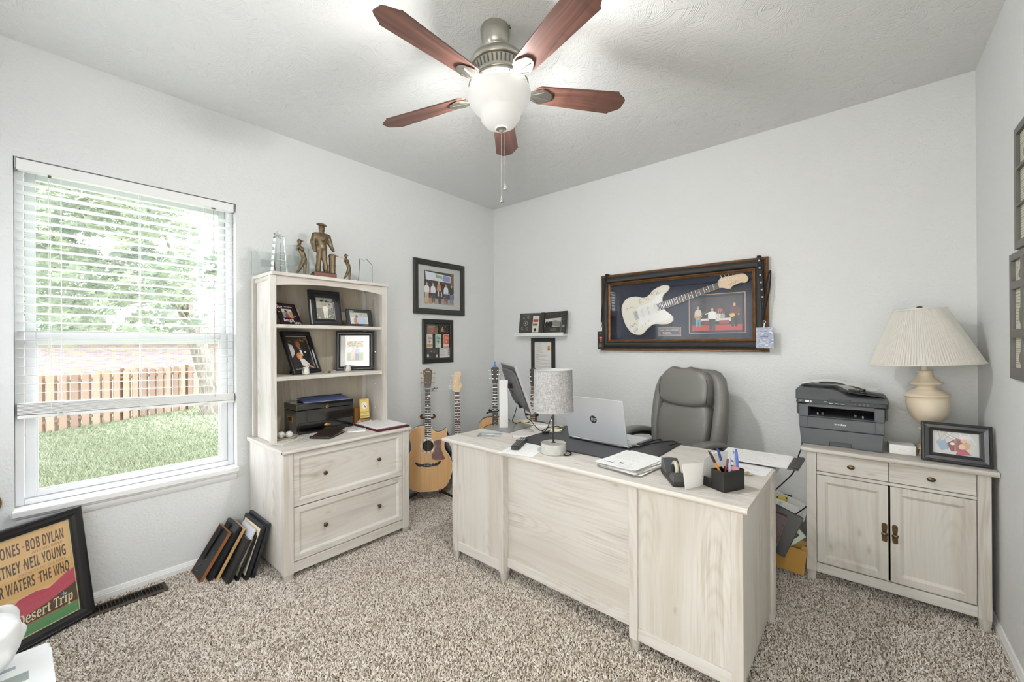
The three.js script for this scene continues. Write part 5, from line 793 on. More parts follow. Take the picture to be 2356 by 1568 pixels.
{
  const b = thing('ticket_badge', 'yellow hanging event ticket leaning against a brown wooden block', 'ticket', [0.19, FT, 1.678], faceX - 0.15); b.rotation.order = 'YXZ'; b.position.y = FT + 0.035;
  const cd = obj('card', bx(0.072, 0.145, 0.0016, 0, 0.073, 0.03, 0), std(0xe2c877, 0.5), b); cd.rotation.x = -0.1;
  const pr = obj('print', plane(0.07, 0.143, 0, 0.073, 0.0312), drawn(200, 408, (x, w, h) => { fillR(x, '#e4ca78', 0, 0, w, h); x.strokeStyle = '#b9924a'; x.lineWidth = 6; x.strokeRect(6, 6, w - 12, h - 12); fillR(x, '#222', 78, 20, 44, 8); blob(x, '#e9eadf', 100, 145, 62, 74); blob(x, '#86b06a', 100, 150, 66, 14); blob(x, '#e9eadf', 100, 140, 50, 54); polyg(x, '#2f5aa0', [[70, 110], [110, 140], [100, 160]]); polyg(x, '#c2452f', [[92, 150], [140, 170], [112, 190]]); x.fillStyle = '#222a22'; x.textAlign = 'center'; x.font = 'bold 34px serif'; x.fillText('SOREFOLS', 100, 292); textLines(x, 30, 310, 140, 1, 8, '#333', 6, 5); x.font = 'bold 36px serif'; x.fillText('JUNE 1st 2003', 100, 380, 180); }, 0.5), b, { uv: true }); pr.rotation.x = -0.1;
  tag(obj('wooden_block', bb(0.08, 0.17, FT, FT + 0.115, 1.63, 1.74, 0.004), std(0x9c6a38, 0.5), scene), 'brown wooden block behind the yellow ticket', 'block');
  const sh = thing('shell_ornament', 'bundle of shells and twine below the yellow ticket', 'ornament', [0.235, FT, 1.69], faceX);
  const r = rng(88); for (let k = 0; k < 7; k++) { const x = -0.05 + k * 0.016, c = [0xb9a58a, 0xd8cbb4, 0x8f7a60, 0xcdbda6][k % 4]; obj('shell', put(new THREE.SphereGeometry(0.014, 10, 7).scale(1.1, 0.8, 0.9), x, 0.012 + 0.012 * r(), (r() - 0.5) * 0.03), std(c, 0.6), sh); }
  const pts = []; for (let k = 0; k < 40; k++) pts.push([-0.05 + 0.1 * r(), 0.008 + 0.026 * r(), (r() - 0.5) * 0.05]); obj('twine', tube(pts, 0.0022, 200, 5), std(0xa89274, 0.9), sh);
  tag(obj('glass_marble', sph(0.012, 0.27, FT + 0.012, 1.635), M.clearGlass, scene), 'small clear glass ball beside the shell ornament', 'ball');
}
{ // wallet, cards and portfolio on the open front of the file
  const w = thing('leather_wallet', 'dark brown leather passport wallet lying open in front of the black box', 'wallet', [0.405, FT, 2.05], 0.62 + Math.PI / 2);
  const br = std(0x2d1f1a, 0.45); obj('lower_cover', put(bx(0.2, 0.004, 0.135, 0, 0.002, 0, 0.0018), 0, 0, 0), br, w); obj('upper_cover', put(bx(0.2, 0.004, 0.135, 0, 0, 0, 0.0018), 0, 0.02, 0, 0.0, 0, 0.12), br, w); obj('fold', put(new THREE.CylinderGeometry(0.0085, 0.0085, 0.135, 12).rotateX(Math.PI / 2), -0.099, 0.0085, 0), br, w); obj('pages', put(bx(0.18, 0.005, 0.125, 0.004, 0.0075, 0, 0.001), 0, 0, 0, 0, 0, 0.03), std(0x8a7f62, 0.8), w); obj('band', put(bx(0.02, 0.003, 0.14, 0, 0, 0, 0.001), 0.07, 0.031, 0, 0, 0, 0.12), br, w);
  const c = thing('card_booklet', 'small stack of white cards beside the leather wallet', 'cards', [0.42, FT, 1.858], 1.02); obj('cards', bx(0.115, 0.007, 0.085, 0, 0.0035, 0, 0.0006), M.paper, c); obj('top_card', plane(0.11, 0.08).rotateX(-Math.PI / 2).translate(0, 0.0073, 0), drawn(256, 190, (x, a, b) => { fillR(x, '#eceef0', 0, 0, a, b); blob(x, '#8aa0c2', 128, 60, 34, 16); textLines(x, 40, 95, 170, 4, 16, '#a4a8ae', 5, 6); }), c, { uv: true });
  const p = thing('portfolio_folder', 'burgundy portfolio folder with white papers on the lateral file', 'folder', [0.405, FT, 1.66], Math.PI / 2 - 0.04); obj('cover', bx(0.255, 0.006, 0.355, 0, 0.003, 0, 0.002), std(0x521a22, 0.4), p); obj('back_pocket', bx(0.25, 0.005, 0.35, 0, 0.009, -0.002, 0.002), std(0x641f2a, 0.45), p);
  obj('papers', put(bx(0.235, 0.005, 0.31, 0, 0.0145, -0.01, 0.0008), 0, 0, 0), M.paper, p); obj('top_sheet', plane(0.233, 0.308).rotateX(-Math.PI / 2).translate(0, 0.0173, -0.01), drawn(256, 340, (x, a, b) => { fillR(x, '#f0efec', 0, 0, a, b); textLines(x, 30, 40, 190, 16, 16, '#bdbbb6', 4, 7); }, 0.8), p, { uv: true });
  const t = thing('oval_tray', 'small oval tan tray holding two golf balls', 'tray', [0.27, FT, 2.262], faceX); obj('dish', lathe([[0, 0.003], [0.06, 0.003], [0.072, 0.007], [0.074, 0.01], [0.0755, 0.01], [0.073, 0.003], [0.06, 0], [0, 0]], 40).scale(1, 1, 0.85), std(0xb5a384, 0.5), t, { uv: true });
  const dimple = dataTex(256, 128, (u, v) => { const a = (u * 26) % 1 - 0.5, b = (v * 13) % 1 - 0.5; return smooth(0.1, 0.45, Math.hypot(a, b)); }, false);
  const gb = (sd) => std(0xffffff, 0.3, { bumpMap: dimple, bumpScale: 0.0006, map: drawn(256, 128, (x, a, b) => { fillR(x, '#eeeeea', 0, 0, a, b); x.strokeStyle = '#5c5f66'; x.lineWidth = 2; const r = rng(sd); for (let k = 0; k < 5; k++) { x.beginPath(); let px = 20 + k * 50, py = 40 + r() * 40; x.moveTo(px, py); for (let i = 0; i < 8; i++) x.lineTo(px += 5 * r(), py + (r() - 0.5) * 26); x.stroke(); } }).map });
  for (const [x, z, lab, sd] of [[0.262, 2.286, 'signed white golf ball in the tan tray, beside the hutch post', 4], [0.285, 2.247, 'signed white golf ball in the tan tray, beside the black box', 9]]) tag(obj('golf_ball', sph(0.0212, x, FT + 0.0245, z, 1, 1, 1, 24), gb(sd), scene, { uv: true }), lab, 'golf ball', 'golf balls in the tray');
  const n = thing('paper_slips', 'fan of pale green and tan paper slips at the corner of the file', 'papers', [0.42, FT, 2.27], 0.25 + Math.PI / 2);
  for (const [k, ry, c] of [[0, 0, '#d9d6c8'], [1, 0.12, '#c7cdc0'], [2, 0.24, '#d8c9b4'], [3, 0.34, '#e4e2da']]) { const m = obj('slip', bx(0.2, 0.0006, 0.08, 0, 0.0006 + k * 0.0009, 0, 0), drawn(128, 64, (x, a, b) => { fillR(x, c, 0, 0, a, b); textLines(x, 10, 10, 100, 4, 12, '#9aa092', 4, k + 2); fillR(x, '#9aa894', 90, 14, 26, 34); }, 0.8), n, { uv: true }); m.rotation.y = ry; m.position.z = -0.02 * k; }
}
// ---------- guitars in the corner ----------
// acoustic guitar: local y up the neck from the body's end, z out of the top
function acoustic(name, label, o) {
  const g = thing(name, label, 'guitar', [0, 0, 0]);
  const s = [[0, 0], [0.1, 0.008], [0.17, 0.045], [0.208, 0.11], [0.212, 0.17], [0.19, 0.235], [0.155, 0.285], [0.143, 0.325], [0.15, 0.37], [0.163, 0.41]];
  const right = o.cutaway ? [...s, [0.166, 0.45], [0.16, 0.478], [0.13, 0.456], [0.085, 0.447], [0.05, 0.463], [0.03, 0.49]] : [...s, [0.16, 0.445], [0.13, 0.482], [0.08, 0.5], [0.03, 0.503]];
  const left = [...s, [0.16, 0.445], [0.13, 0.482], [0.08, 0.5], [0.03, 0.503]].slice(1).reverse().map(([a, b]) => [-a, b]);
  const out = spl([...right, ...left], 140);
  const inset = out.map(([x, y]) => { const dx = x, dy = y - 0.22, l = Math.hypot(dx, dy); return [x - dx / l * 0.004, y - dy / l * 0.004]; });
  obj('sides', ext(out, 0.105, 0.003, -0.105), o.side, g); obj('binding', ext(out, 0.004, 0.0012, -0.002), o.bind || M.white, g);
  const hole = []; for (let k = 0; k < 36; k++) { const a = k / 36 * 6.2832; hole.push([Math.cos(a) * 0.049, 0.335 + Math.sin(a) * 0.049]); }
  obj('top', ext(inset, 0.0034, 0.0004, 0.0), o.top, g);
  obj('sound_hole', put(new THREE.CircleGeometry(0.0485, 40), 0, 0.335, 0.0036), std(0x2b1c0f, 0.9), g);
  obj('rosette', put(new THREE.RingGeometry(0.05, 0.066, 48), 0, 0.335, 0.0038), drawn(64, 64, (x) => { fillR(x, '#d9cdb0', 0, 0, 64, 64); for (let i = 0; i < 8; i++) fillR(x, i % 2 ? '#7d8a86' : '#efe9da', i * 8, 0, 5, 64); }), g, { uv: true });
  if (o.pickguard) obj('pickguard', ext(spl([[0.052, 0.36], [0.06, 0.375], [0.1, 0.385], [0.118, 0.372], [0.112, 0.32], [0.13, 0.26], [0.145, 0.215], [0.1, 0.208], [0.04, 0.218], [0.036, 0.262], [0.056, 0.295], [0.062, 0.33]], 70), 0.0016, 0.0003, 0.0036), o.pickguard, g);
  obj('bridge', [ext(spl([[-0.055, 0.163], [-0.05, 0.182], [-0.025, 0.187], [0, 0.193], [0.025, 0.187], [0.05, 0.182], [0.055, 0.163], [0.02, 0.155], [-0.02, 0.155]], 60), 0.009, 0.0015, 0.0035), ...[-1, 1].map((q) => ext(spl([[q * 0.045, 0.162], [q * 0.085, 0.164], [q * 0.112, 0.195], [q * 0.098, 0.2], [q * 0.084, 0.19], [q * 0.06, 0.184]], 40), 0.005, 0.001, 0.0035))], o.dark, g);
  obj('saddle', bx(0.075, 0.0035, 0.004, 0, 0.182, 0.0135, 0.0005), M.white, g); obj('bridge_pins', [-2.5, -1.5, -0.5, 0.5, 1.5, 2.5].map((k) => sph(0.0028, k * 0.0108, 0.17, 0.0125, 1, 1, 1, 8)), M.white, g).userData.kind = 'stuff';
  const nk = obj('neck', [ext([[-0.027, 0.42], [0.027, 0.42], [0.0215, 0.83], [-0.0215, 0.83]], 0.02, 0.004, -0.018), ext([[-0.027, 0.42], [0.027, 0.42], [0.024, 0.52], [-0.024, 0.52]], 0.07, 0.004, -0.07)], o.neck, g);
  obj('fretboard', ext([[-0.0285, 0.395], [0.0285, 0.395], [0.0222, 0.83], [-0.0222, 0.83]], 0.0055, 0.0008, 0.0005), o.board, nk);
  const fr = []; for (let k = 1; k <= 20; k++) { const y = 0.83 - 0.65 * (1 - Math.pow(2, -k / 12)); fr.push(bx(0.046 + (0.83 - y) * 0.024, 0.0022, 0.0012, 0, y, 0.0063, 0)); } obj('frets', fr, M.chrome, nk).userData.kind = 'stuff';
  const mk = []; for (const k of [3, 5, 7, 9, 12, 15, 17]) { const y = 0.83 - 0.65 * (1 - (Math.pow(2, -k / 12) + Math.pow(2, -(k - 1) / 12)) / 2); mk.push(put(new THREE.CylinderGeometry(0.005, 0.005, 0.0006, 4).rotateX(Math.PI / 2).scale(1.7, 0.9, 1), 0, y, 0.0062)); } obj('fret_markers', mk, std(0xe9e6da, 0.3), nk).userData.kind = 'stuff';
  obj('nut', bx(0.045, 0.004, 0.006, 0, 0.832, 0.0035, 0.0005), M.white, nk);
  const hd = obj('headstock', ext([[-0.023, 0.83], [0.023, 0.83], [0.031, 0.87], [0.04, 0.99], [0.034, 1.0], [0.02, 1.004], [0.012, 1.012], [-0.012, 1.012], [-0.02, 1.004], [-0.034, 1.0], [-0.04, 0.99], [-0.031, 0.87]], 0.014, 0.002, -0.012), o.head, g);
  for (const q of [-1, 1]) for (let k = 0; k < 3; k++) { const y = 0.885 + k * 0.042, e = 0.034 + k * 0.003; obj('tuning_peg', [rod([q * (e - 0.012), y, -0.006], [q * (e + 0.016), y, -0.006], 0.0028, 6), sph(0.0085, q * (e + 0.02), y, -0.006, 0.75, 1, 0.6, 12), cyl(0.0055, 0.003, 0.012, 0, 0, 0, 12).rotateX(Math.PI / 2).translate(q * (e - 0.014), y, 0.002)], o.peg, hd); }
  if (o.script) obj('brand_name', plane(0.05, 0.014, 0, 0.985, 0.0024), drawn(200, 56, (x, a, b) => { fillR(x, o.script[1], 0, 0, a, b); x.fillStyle = '#e9e2d2'; x.font = 'italic bold 46px serif'; x.textAlign = 'center'; x.fillText(o.script[0], 100, 42); }), hd, { uv: true });
  obj('strings', [-2.5, -1.5, -0.5, 0.5, 1.5, 2.5].map((k) => rod([k * 0.0108, 0.172, 0.0145], [k * 0.0072, 0.832, 0.0085], 0.00045, 4)), M.chrome, g).userData.kind = 'stuff';
  // a long jumbo body: stretch below the bridge and at the shoulder
  g.traverse((m) => { if (!m.isMesh) return; const p = m.geometry.attributes.position; for (let i = 0; i < p.count; i++) { const y = p.getY(i); p.setY(i, y + 0.056 * smooth(0, 0.15, y) + 0.006 * smooth(0.4, 0.5, y)); } });
  g.scale.setScalar(0.98); g.rotation.order = 'YXZ'; return g;
}
const spruce = dataTex(256, 512, (u, v) => { const a = vnoise(LAT, 256, u, v, 110, 3), b = vnoise(LAT2, 256, u, v, 7, 3); const t = a * 0.55 + b * 0.45; return [mix(0.80, 0.90, t), mix(0.60, 0.73, t), mix(0.37, 0.50, t)]; }); spruce.repeat.set(3, 1.2);
const tort = dataTex(128, 128, (u, v) => { const t = vnoise(LAT, 256, u, v, 12, 12) * 0.6 + vnoise(LAT2, 256, u, v, 30, 30) * 0.4; return [mix(0.22, 0.50, t), mix(0.07, 0.20, t), mix(0.08, 0.17, t)]; }); tort.repeat.set(8, 8);
const rosew = std(0x2c2622, 0.55), mahog = std(0x4a2f20, 0.4);
function lean(g, p, turn, tilt, y = 0.085) { g.position.set(p.x, y, p.z); g.rotation.set(-tilt, turn, 0, 'YXZ'); }
const G1 = { x: 0.262, z: 1.125 };
{
  const a = acoustic('acoustic_guitar', 'blond cutaway acoustic guitar on a stand beside the lateral file', { cutaway: true, top: std(0xffffff, 0.28, { map: spruce }), side: mahog, neck: mahog, head: std(0x4a3a2c, 0.4), board: rosew, dark: std(0x2e2c2b, 0.5), pickguard: phy(0xffffff, 0.15, { map: tort }), peg: M.gold, script: ['Taylor', '#4a3a2c'] });
  lean(a, G1, 0.9, 0.13, 0.075);
  const cp = obj('capo', [bx(0.052, 0.008, 0.009, 0, 0.822, 0.013, 0.002), put(bx(0.06, 0.006, 0.008, 0.055, 0.808, 0.006, 0.002), 0, 0, 0), rod([0.03, 0.826, 0.005], [0.09, 0.835, -0.004], 0.003), rod([0.04, 0.812, 0.005], [0.068, 0.845, 0.002], 0.0026)], std(0x55534e, 0.35, { metalness: 0.6 }), a, { label: 'dark metal capo' }); cp.position.y = 0.062;
  obj('guitar_pick', put(bx(0.024, 0.018, 0.0015, 0.01, 0.765, 0.0095, 0.0006), 0, 0, 0), std(0xd9a9a4, 0.4), a, { label: 'pink pick under the strings' }).position.y = 0.062;
}
{ // stand of the acoustic guitar
  const s = thing('guitar_stand', 'black tripod guitar stand with padded yoke holding the blond acoustic guitar', 'guitar stand', [G1.x, 0, G1.z], 0.9);
  const bk = M.blackMatte, pad = std(0x7a4630, 0.7);
  const Q = -0.165;
  obj('pole', [rod([0, 0.1, Q + 0.05], [0, 0.68, Q - 0.02], 0.011, 10), rod([0, 0.06, Q + 0.055], [0, 0.1, Q + 0.05], 0.018, 10)], bk, s);
  for (const [x, z] of [[-0.24, 0.1], [0.26, 0.06], [0.02, -0.3]]) obj('leg', [rod([0, 0.1, Q + 0.05], [x, 0.008, z], 0.01, 8), sph(0.012, x, 0.008, z)], bk, s);
  for (const q of [-1, 1]) { obj('cradle', tube([[q * 0.02, 0.13, Q + 0.05], [q * 0.09, 0.075, -0.11], [q * 0.1, 0.06, -0.02], [q * 0.1, 0.064, 0.02], [q * 0.1, 0.09, 0.028]], 0.007, 24, 8), bk, s); obj('cradle_pad', rod([q * 0.1, 0.063, -0.0], [q * 0.1, 0.092, 0.03], 0.0105, 10), pad, s); }
  obj('yoke', tube([[-0.052, 0.715, -0.05], [-0.054, 0.7, -0.065], [-0.04, 0.682, -0.11], [0, 0.68, -0.17], [0.04, 0.682, -0.11], [0.054, 0.7, -0.065], [0.052, 0.715, -0.05]], 0.006, 30, 8), bk, s);
  for (const q of [-1, 1]) obj('yoke_pad', tube([[q * 0.05, 0.725, -0.045], [q * 0.06, 0.705, -0.06], [q * 0.042, 0.688, -0.085]], 0.0095, 14, 8), pad, s);
}
{ // dark electric guitar on a stand behind it
  const p = atDepth(1056, 1000, 3.74);
  const e = electric('electric_guitar', 'black electric guitar with a maple neck standing behind the desk corner', null, { body: std(0x1c1d20, 0.25), guard: std(0xe6e6e2, 0.4), pick: M.black, neck: std(0xdcc09a, 0.45), board: std(0x5a4a40, 0.6) });
  e.rotation.set(0, 0, 0); const m = new THREE.Matrix4(), yA = V3(0, 1, 0);
  // local x (neck) goes up, local z faces the room
  const turn = 0.82, tl = 0.12, q = new THREE.Quaternion().setFromEuler(new THREE.Euler(-tl, turn, 0.02, 'YXZ')).multiply(new THREE.Quaternion().setFromAxisAngle(V3(0, 0, 1), Math.PI / 2));
  e.quaternion.copy(q); e.position.set(p.x + 0.02, 0.13, p.z + 0.02);
  const s = thing('guitar_stand', 'wooden A-frame guitar stand under the black electric guitar', 'guitar stand', [p.x, 0, p.z], turn);
  const wd = std(0xa8763f, 0.5); for (const q2 of [-1, 1]) { obj('leg', rod([q2 * 0.05, 0.36, -0.13], [q2 * 0.13, 0.008, 0.1], 0.014, 8), wd, s); obj('back_leg', rod([q2 * 0.05, 0.36, -0.13], [q2 * 0.1, 0.008, -0.24], 0.012, 8), wd, s); obj('rest', rod([q2 * 0.1, 0.115, -0.03], [q2 * 0.1, 0.13, 0.075], 0.012, 8), wd, s); }
  obj('cross_bar', [rod([-0.07, 0.345, -0.12], [0.07, 0.345, -0.12], 0.012, 8), rod([-0.1, 0.11, 0.02], [0.1, 0.11, 0.02], 0.01, 8)], wd, s);
}
for (const [px, py, dep, lab, blue, turn] of [[1139, 1000, 3.98, 'dark-headed acoustic guitar with a blue clip-on tuner in the room corner', 1, 0.72], [1221, 1000, 3.72, 'acoustic guitar with a brown neck half hidden behind the monitor', 0, 0.35]]) {
  const p = atDepth(px, py, dep), a = acoustic('acoustic_guitar', lab, { top: std(0xffffff, 0.35, { map: spruce }), side: mahog, neck: std(0x6a4630, 0.45), head: std(blue ? 0x2e241d : 0x33291f, 0.4), board: std(blue ? 0x3c3531 : 0x6d5138, 0.55), dark: rosew, bind: blue ? std(0x2c241e, 0.5) : M.white, peg: M.chrome });
  lean(a, p, turn, 0.1, 0.06);
  const s = thing('guitar_stand', blue ? 'black guitar stand in the room corner' : 'black guitar stand behind the monitor', 'guitar stand', [p.x, 0, p.z], turn);
  obj('pole', rod([0, 0.1, -0.1], [0, 0.66, -0.16], 0.01, 8), M.blackMatte, s); for (const [x, z] of [[-0.2, 0.05], [0.2, 0.05], [0, -0.13]]) obj('leg', rod([0, 0.1, -0.1], [x, 0.008, z], 0.009, 8), M.blackMatte, s);
  for (const q of [-1, 1]) obj('cradle', tube([[q * 0.02, 0.1, -0.1], [q * 0.09, 0.05, -0.1], [q * 0.09, 0.045, 0.02], [q * 0.09, 0.07, 0.03]], 0.007, 20, 8), M.blackMatte, s);
  for (const q of [-1, 1]) obj('yoke', [tube([[0, 0.66, -0.16], [q * 0.04, 0.665, -0.1], [q * 0.05, 0.675, -0.05]], 0.006, 14, 6), sph(0.012, q * 0.052, 0.678, -0.045, 1, 1, 1.6)], M.blackMatte, s);
  if (blue) { const c = obj('clip_tuner', [bx(0.03, 0.02, 0.018, 0, 1.016, 0.004, 0.004), put(bx(0.022, 0.034, 0.012, 0, 1.042, 0.008, 0.004), 0, 0, 0), bx(0.04, 0.01, 0.012, 0, 1.006, 0.01, 0.003)], std(0x5b8fc4, 0.4), a, { label: 'blue clip-on tuner' }); c.position.y = 0.062; obj('strap', tube([[0.03, 0.62, 0.012], [-0.04, 0.615, 0.02], [-0.07, 0.612, 0.02], [-0.085, 0.6, 0.015]], 0.007, 16, 8), M.blackMatte, a); obj('cable', tube([[-0.02, 0.5, 0.02], [-0.1, 0.47, 0.03], [-0.15, 0.4, 0.03], [-0.16, 0.25, 0.02]], 0.003, 20, 6), M.blackMatte, a); }
}
// ---------- on the desk ----------
const DT = 0.7425;
const sheetM = (seed, w = 256, h = 340, extra) => drawn(w, h, (x, a, b) => { fillR(x, '#f0f0ee', 0, 0, a, b); textLines(x, a * 0.1, b * 0.08, a * 0.78, 18, b * 0.045, '#c4c4c2', 3, seed); if (extra) extra(x, a, b); }, 0.85);
function sheet(parent, w, d, x, y, z, ry, mat, name = 'sheet', curl = 0) {
  const g = new THREE.BoxGeometry(w, 0.0006, d, 8, 1, 8), p = g.attributes.position;
  if (curl) for (let i = 0; i < p.count; i++) { const u = p.getX(i) / w, v = p.getZ(i) / d; p.setY(i, p.getY(i) + curl * (smooth(0.1, 0.5, u) * smooth(0.0, 0.5, v) + 0.4 * smooth(0.2, 0.5, -v))); }
  g.computeVertexNormals(); const m = obj(name, g, mat, parent, { uv: true }); m.position.set(x, y, z); m.rotation.y = ry; return m;
}
{
  const p = thing('desk_pad', 'black leather desk pad under the open laptop', 'desk pad', [1.865, DT, 1.11], -0.012);
  obj('pad', bx(0.81, 0.004, 0.56, 0, 0.002, 0, 0.0015), std(0x35363a, 0.42), p); obj('stitched_edge', put(moulding(0.806, 0.556, [[0, 0], [0, 0.0008], [0.003, 0.0008], [0.003, 0]]), 0, 0.0041, 0, -Math.PI / 2, 0, 0), std(0x26272a, 0.6), p);
}
{ // monitor seen from behind
  const m = thing('computer_monitor', 'silver and dark grey monitor on a square stand, its back to the window', 'monitor', [1.17, DT, 1.115], 0);
  const al = std(0xb9babb, 0.35, { metalness: 0.35 });
  obj('stand_plate', put(bx(0.225, 0.007, 0.29, 0, 0.0035, 0, 0.002), 0, 0, 0, 0, 0.06, 0), std(0x9a9894, 0.35, { metalness: 0.5 }), m);
  const ang = Math.atan2(0.616, -0.788), px = -0.01, pz = 0.045;
  obj('stand_post', put(bx(0.062, 0.335, 0.03, 0, 0.1725, 0, 0.003), px, 0, pz, 0, 0.75, 0), std(0xd0d1d0, 0.4, { metalness: 0.1 }), m);
  const h = new THREE.Group(); h.name = 'screen_panel'; h.position.set(px + 0.616 * 0.085, 0.295, pz - 0.788 * 0.085); h.rotation.set(0.35 * -1, ang, 0, 'YXZ'); m.add(h);   // +z is the screen side
  obj('back_cover', [bx(0.51, 0.33, 0.012, 0, 0, 0, 0.005), put(cushion(0.44, 0.27, 0.03, 0.3, 24), 0, 0, -0.008)], std(0x5f6062, 0.4, { metalness: 0.2 }), h);
  obj('bezel', put(moulding(0.514, 0.334, [[0, 0], [0, 0.016], [0.008, 0.016], [0.008, 0]]), 0, 0, -0.006), al, h);
  obj('screen', plane(0.498, 0.318, 0, 0, 0.0075), std(0x0b0c0e, 0.12), h);
  obj('port_cover', bx(0.05, 0.035, 0.006, 0.09, -0.05, -0.022, 0.002), M.black, h); obj('emblem', put(new THREE.RingGeometry(0.009, 0.0115, 24).rotateY(Math.PI), 0.08, 0.1, -0.0245), al, h); obj('plug', bx(0.03, 0.05, 0.02, -0.02, -0.13, -0.02, 0.003), M.black, h);
  obj('stand_arm', [rod([px, 0.3, pz], [px + 0.616 * 0.06, 0.296, pz - 0.788 * 0.06], 0.016, 12), put(bx(0.06, 0.032, 0.05, 0, 0, 0, 0.006), px + 0.616 * 0.05, 0.298, pz - 0.788 * 0.05, 0, ang, 0)], M.black, m);
  const on = (x, y) => onY(x, y, DT + 0.004);
  const plugAt = V3(1.25, DT + 0.16, 1.12);
  tag(obj('monitor_cable', tube([plugAt, V3(1.235, DT + 0.1, 1.13), V3(1.19, DT + 0.05, 1.1), V3(1.15, DT + 0.012, 1.02), V3(1.13, DT + 0.004, 0.93)], 0.003, 40, 8), M.blackMatte, scene), 'black cable hanging from the monitor behind its post', 'cable');
  tag(obj('monitor_cable', tube([V3(1.3, DT + 0.15, 1.1), V3(1.31, DT + 0.1, 1.1), on(1222, 978).add(V3(0, 0.03, 0)), on(1245, 990), on(1262, 984).add(V3(0, 0.004, 0)), on(1285, 980), on(1293, 990), on(1300, 983)], 0.0028, 80, 8), M.blackMatte, scene), 'black cable looping from the monitor across the desk to the laptop', 'cable');
  tag(obj('monitor_cable', tube([on(1248, 996), V3(1.5, DT + 0.03, 1.12), V3(1.52, DT + 0.13, 1.06), V3(1.56, DT + 0.16, 1.02), V3(1.62, DT + 0.12, 1.02), V3(1.66, DT + 0.05, 1.03), V3(1.69, DT + 0.03, 1.04)], 0.0028, 60, 8), M.blackMatte, scene), 'black cable arching up behind the grey lamp', 'cable');
  const d = on(1255, 996); const ad = thing('usb_adapter', 'small black cable adapter lying beside the desk pad', 'adapter', [d.x, DT + 0.0045, d.z], 0.7); obj('plug', bx(0.045, 0.012, 0.018, 0, 0.006, 0, 0.003), M.black, ad); obj('tip', bx(0.014, 0.007, 0.012, 0.03, 0.006, 0, 0.001), M.chrome, ad);
}
{ // little lamp with a drum shade
  const l = thing('desk_lamp', 'small table lamp with grey linen drum shade and round concrete base', 'lamp', [1.792, DT, 1.462]);
  const conc = dataTex(128, 128, (u, v) => { const t = vnoise(LAT, 256, u, v, 30, 30) * 0.5 + vnoise(LAT2, 256, u, v, 8, 8) * 0.5; return [mix(0.74, 0.82, t), mix(0.735, 0.815, t), mix(0.71, 0.79, t)]; }); conc.repeat.set(8, 8);
  obj('base', lathe([[0, 0], [0.066, 0], [0.069, 0.003], [0.069, 0.054], [0.066, 0.057], [0, 0.057]], 56), std(0xffffff, 0.8, { map: conc }), l);
  obj('stem', [cyl(0.0055, 0.0055, 0.21, 0, 0.057, 0, 16), cyl(0.013, 0.011, 0.003, 0, 0.057, 0, 20)], std(0x3a3835, 0.4, { metalness: 0.5 }), l); obj('switch', rod([0, 0.175, 0], [-0.014, 0.177, 0.006], 0.0028, 8), M.chrome, l);
  const linen = dataTex(256, 256, (u, v) => { const a = vnoise(LAT, 256, u, v, 128, 20), b = vnoise(LAT2, 256, u, v, 20, 128), t = a * 0.5 + b * 0.5; return [mix(0.52, 0.83, t), mix(0.515, 0.825, t), mix(0.51, 0.82, t)]; }); linen.repeat.set(3, 1);
  obj('lamp_shade', [new THREE.CylinderGeometry(0.104, 0.11, 0.225, 56, 1, true).translate(0, 0.343, 0)], new THREE.MeshStandardMaterial({ color: 0xffffff, roughness: 0.95, map: linen, side: THREE.DoubleSide }), l, { uv: true });
  obj('shade_lining', new THREE.CylinderGeometry(0.1025, 0.1085, 0.224, 56, 1, true).translate(0, 0.343, 0), new THREE.MeshStandardMaterial({ color: 0xdededd, roughness: 0.9, side: THREE.DoubleSide }), l, { uv: true });
  obj('shade_ring', [put(new THREE.TorusGeometry(0.104, 0.0018, 6, 56).rotateX(Math.PI / 2), 0, 0.455, 0), put(new THREE.TorusGeometry(0.11, 0.0018, 6, 56).rotateX(Math.PI / 2), 0, 0.231, 0)], std(0xb9b9b7, 0.9), l);
  obj('shade_spider', [0, 1, 2].map((k) => rod([0, 0.27, 0], [Math.cos(k * 2.09) * 0.106, 0.262, Math.sin(k * 2.09) * 0.106], 0.0015, 6)), M.chrome, l);
  obj('lamp_bulb', [sph(0.026, 0, 0.325, 0), cyl(0.014, 0.014, 0.04, 0, 0.265, 0, 16)], M.white, l);
  obj('cord', tube([[0.03, 0.004, -0.06], [0.08, 0.004, -0.05], [0.1, 0.004, 0.0], [0.085, 0.004, 0.02], [0.072, 0.004, 0.0]], 0.003, 30, 8), M.blackMatte, l);
}
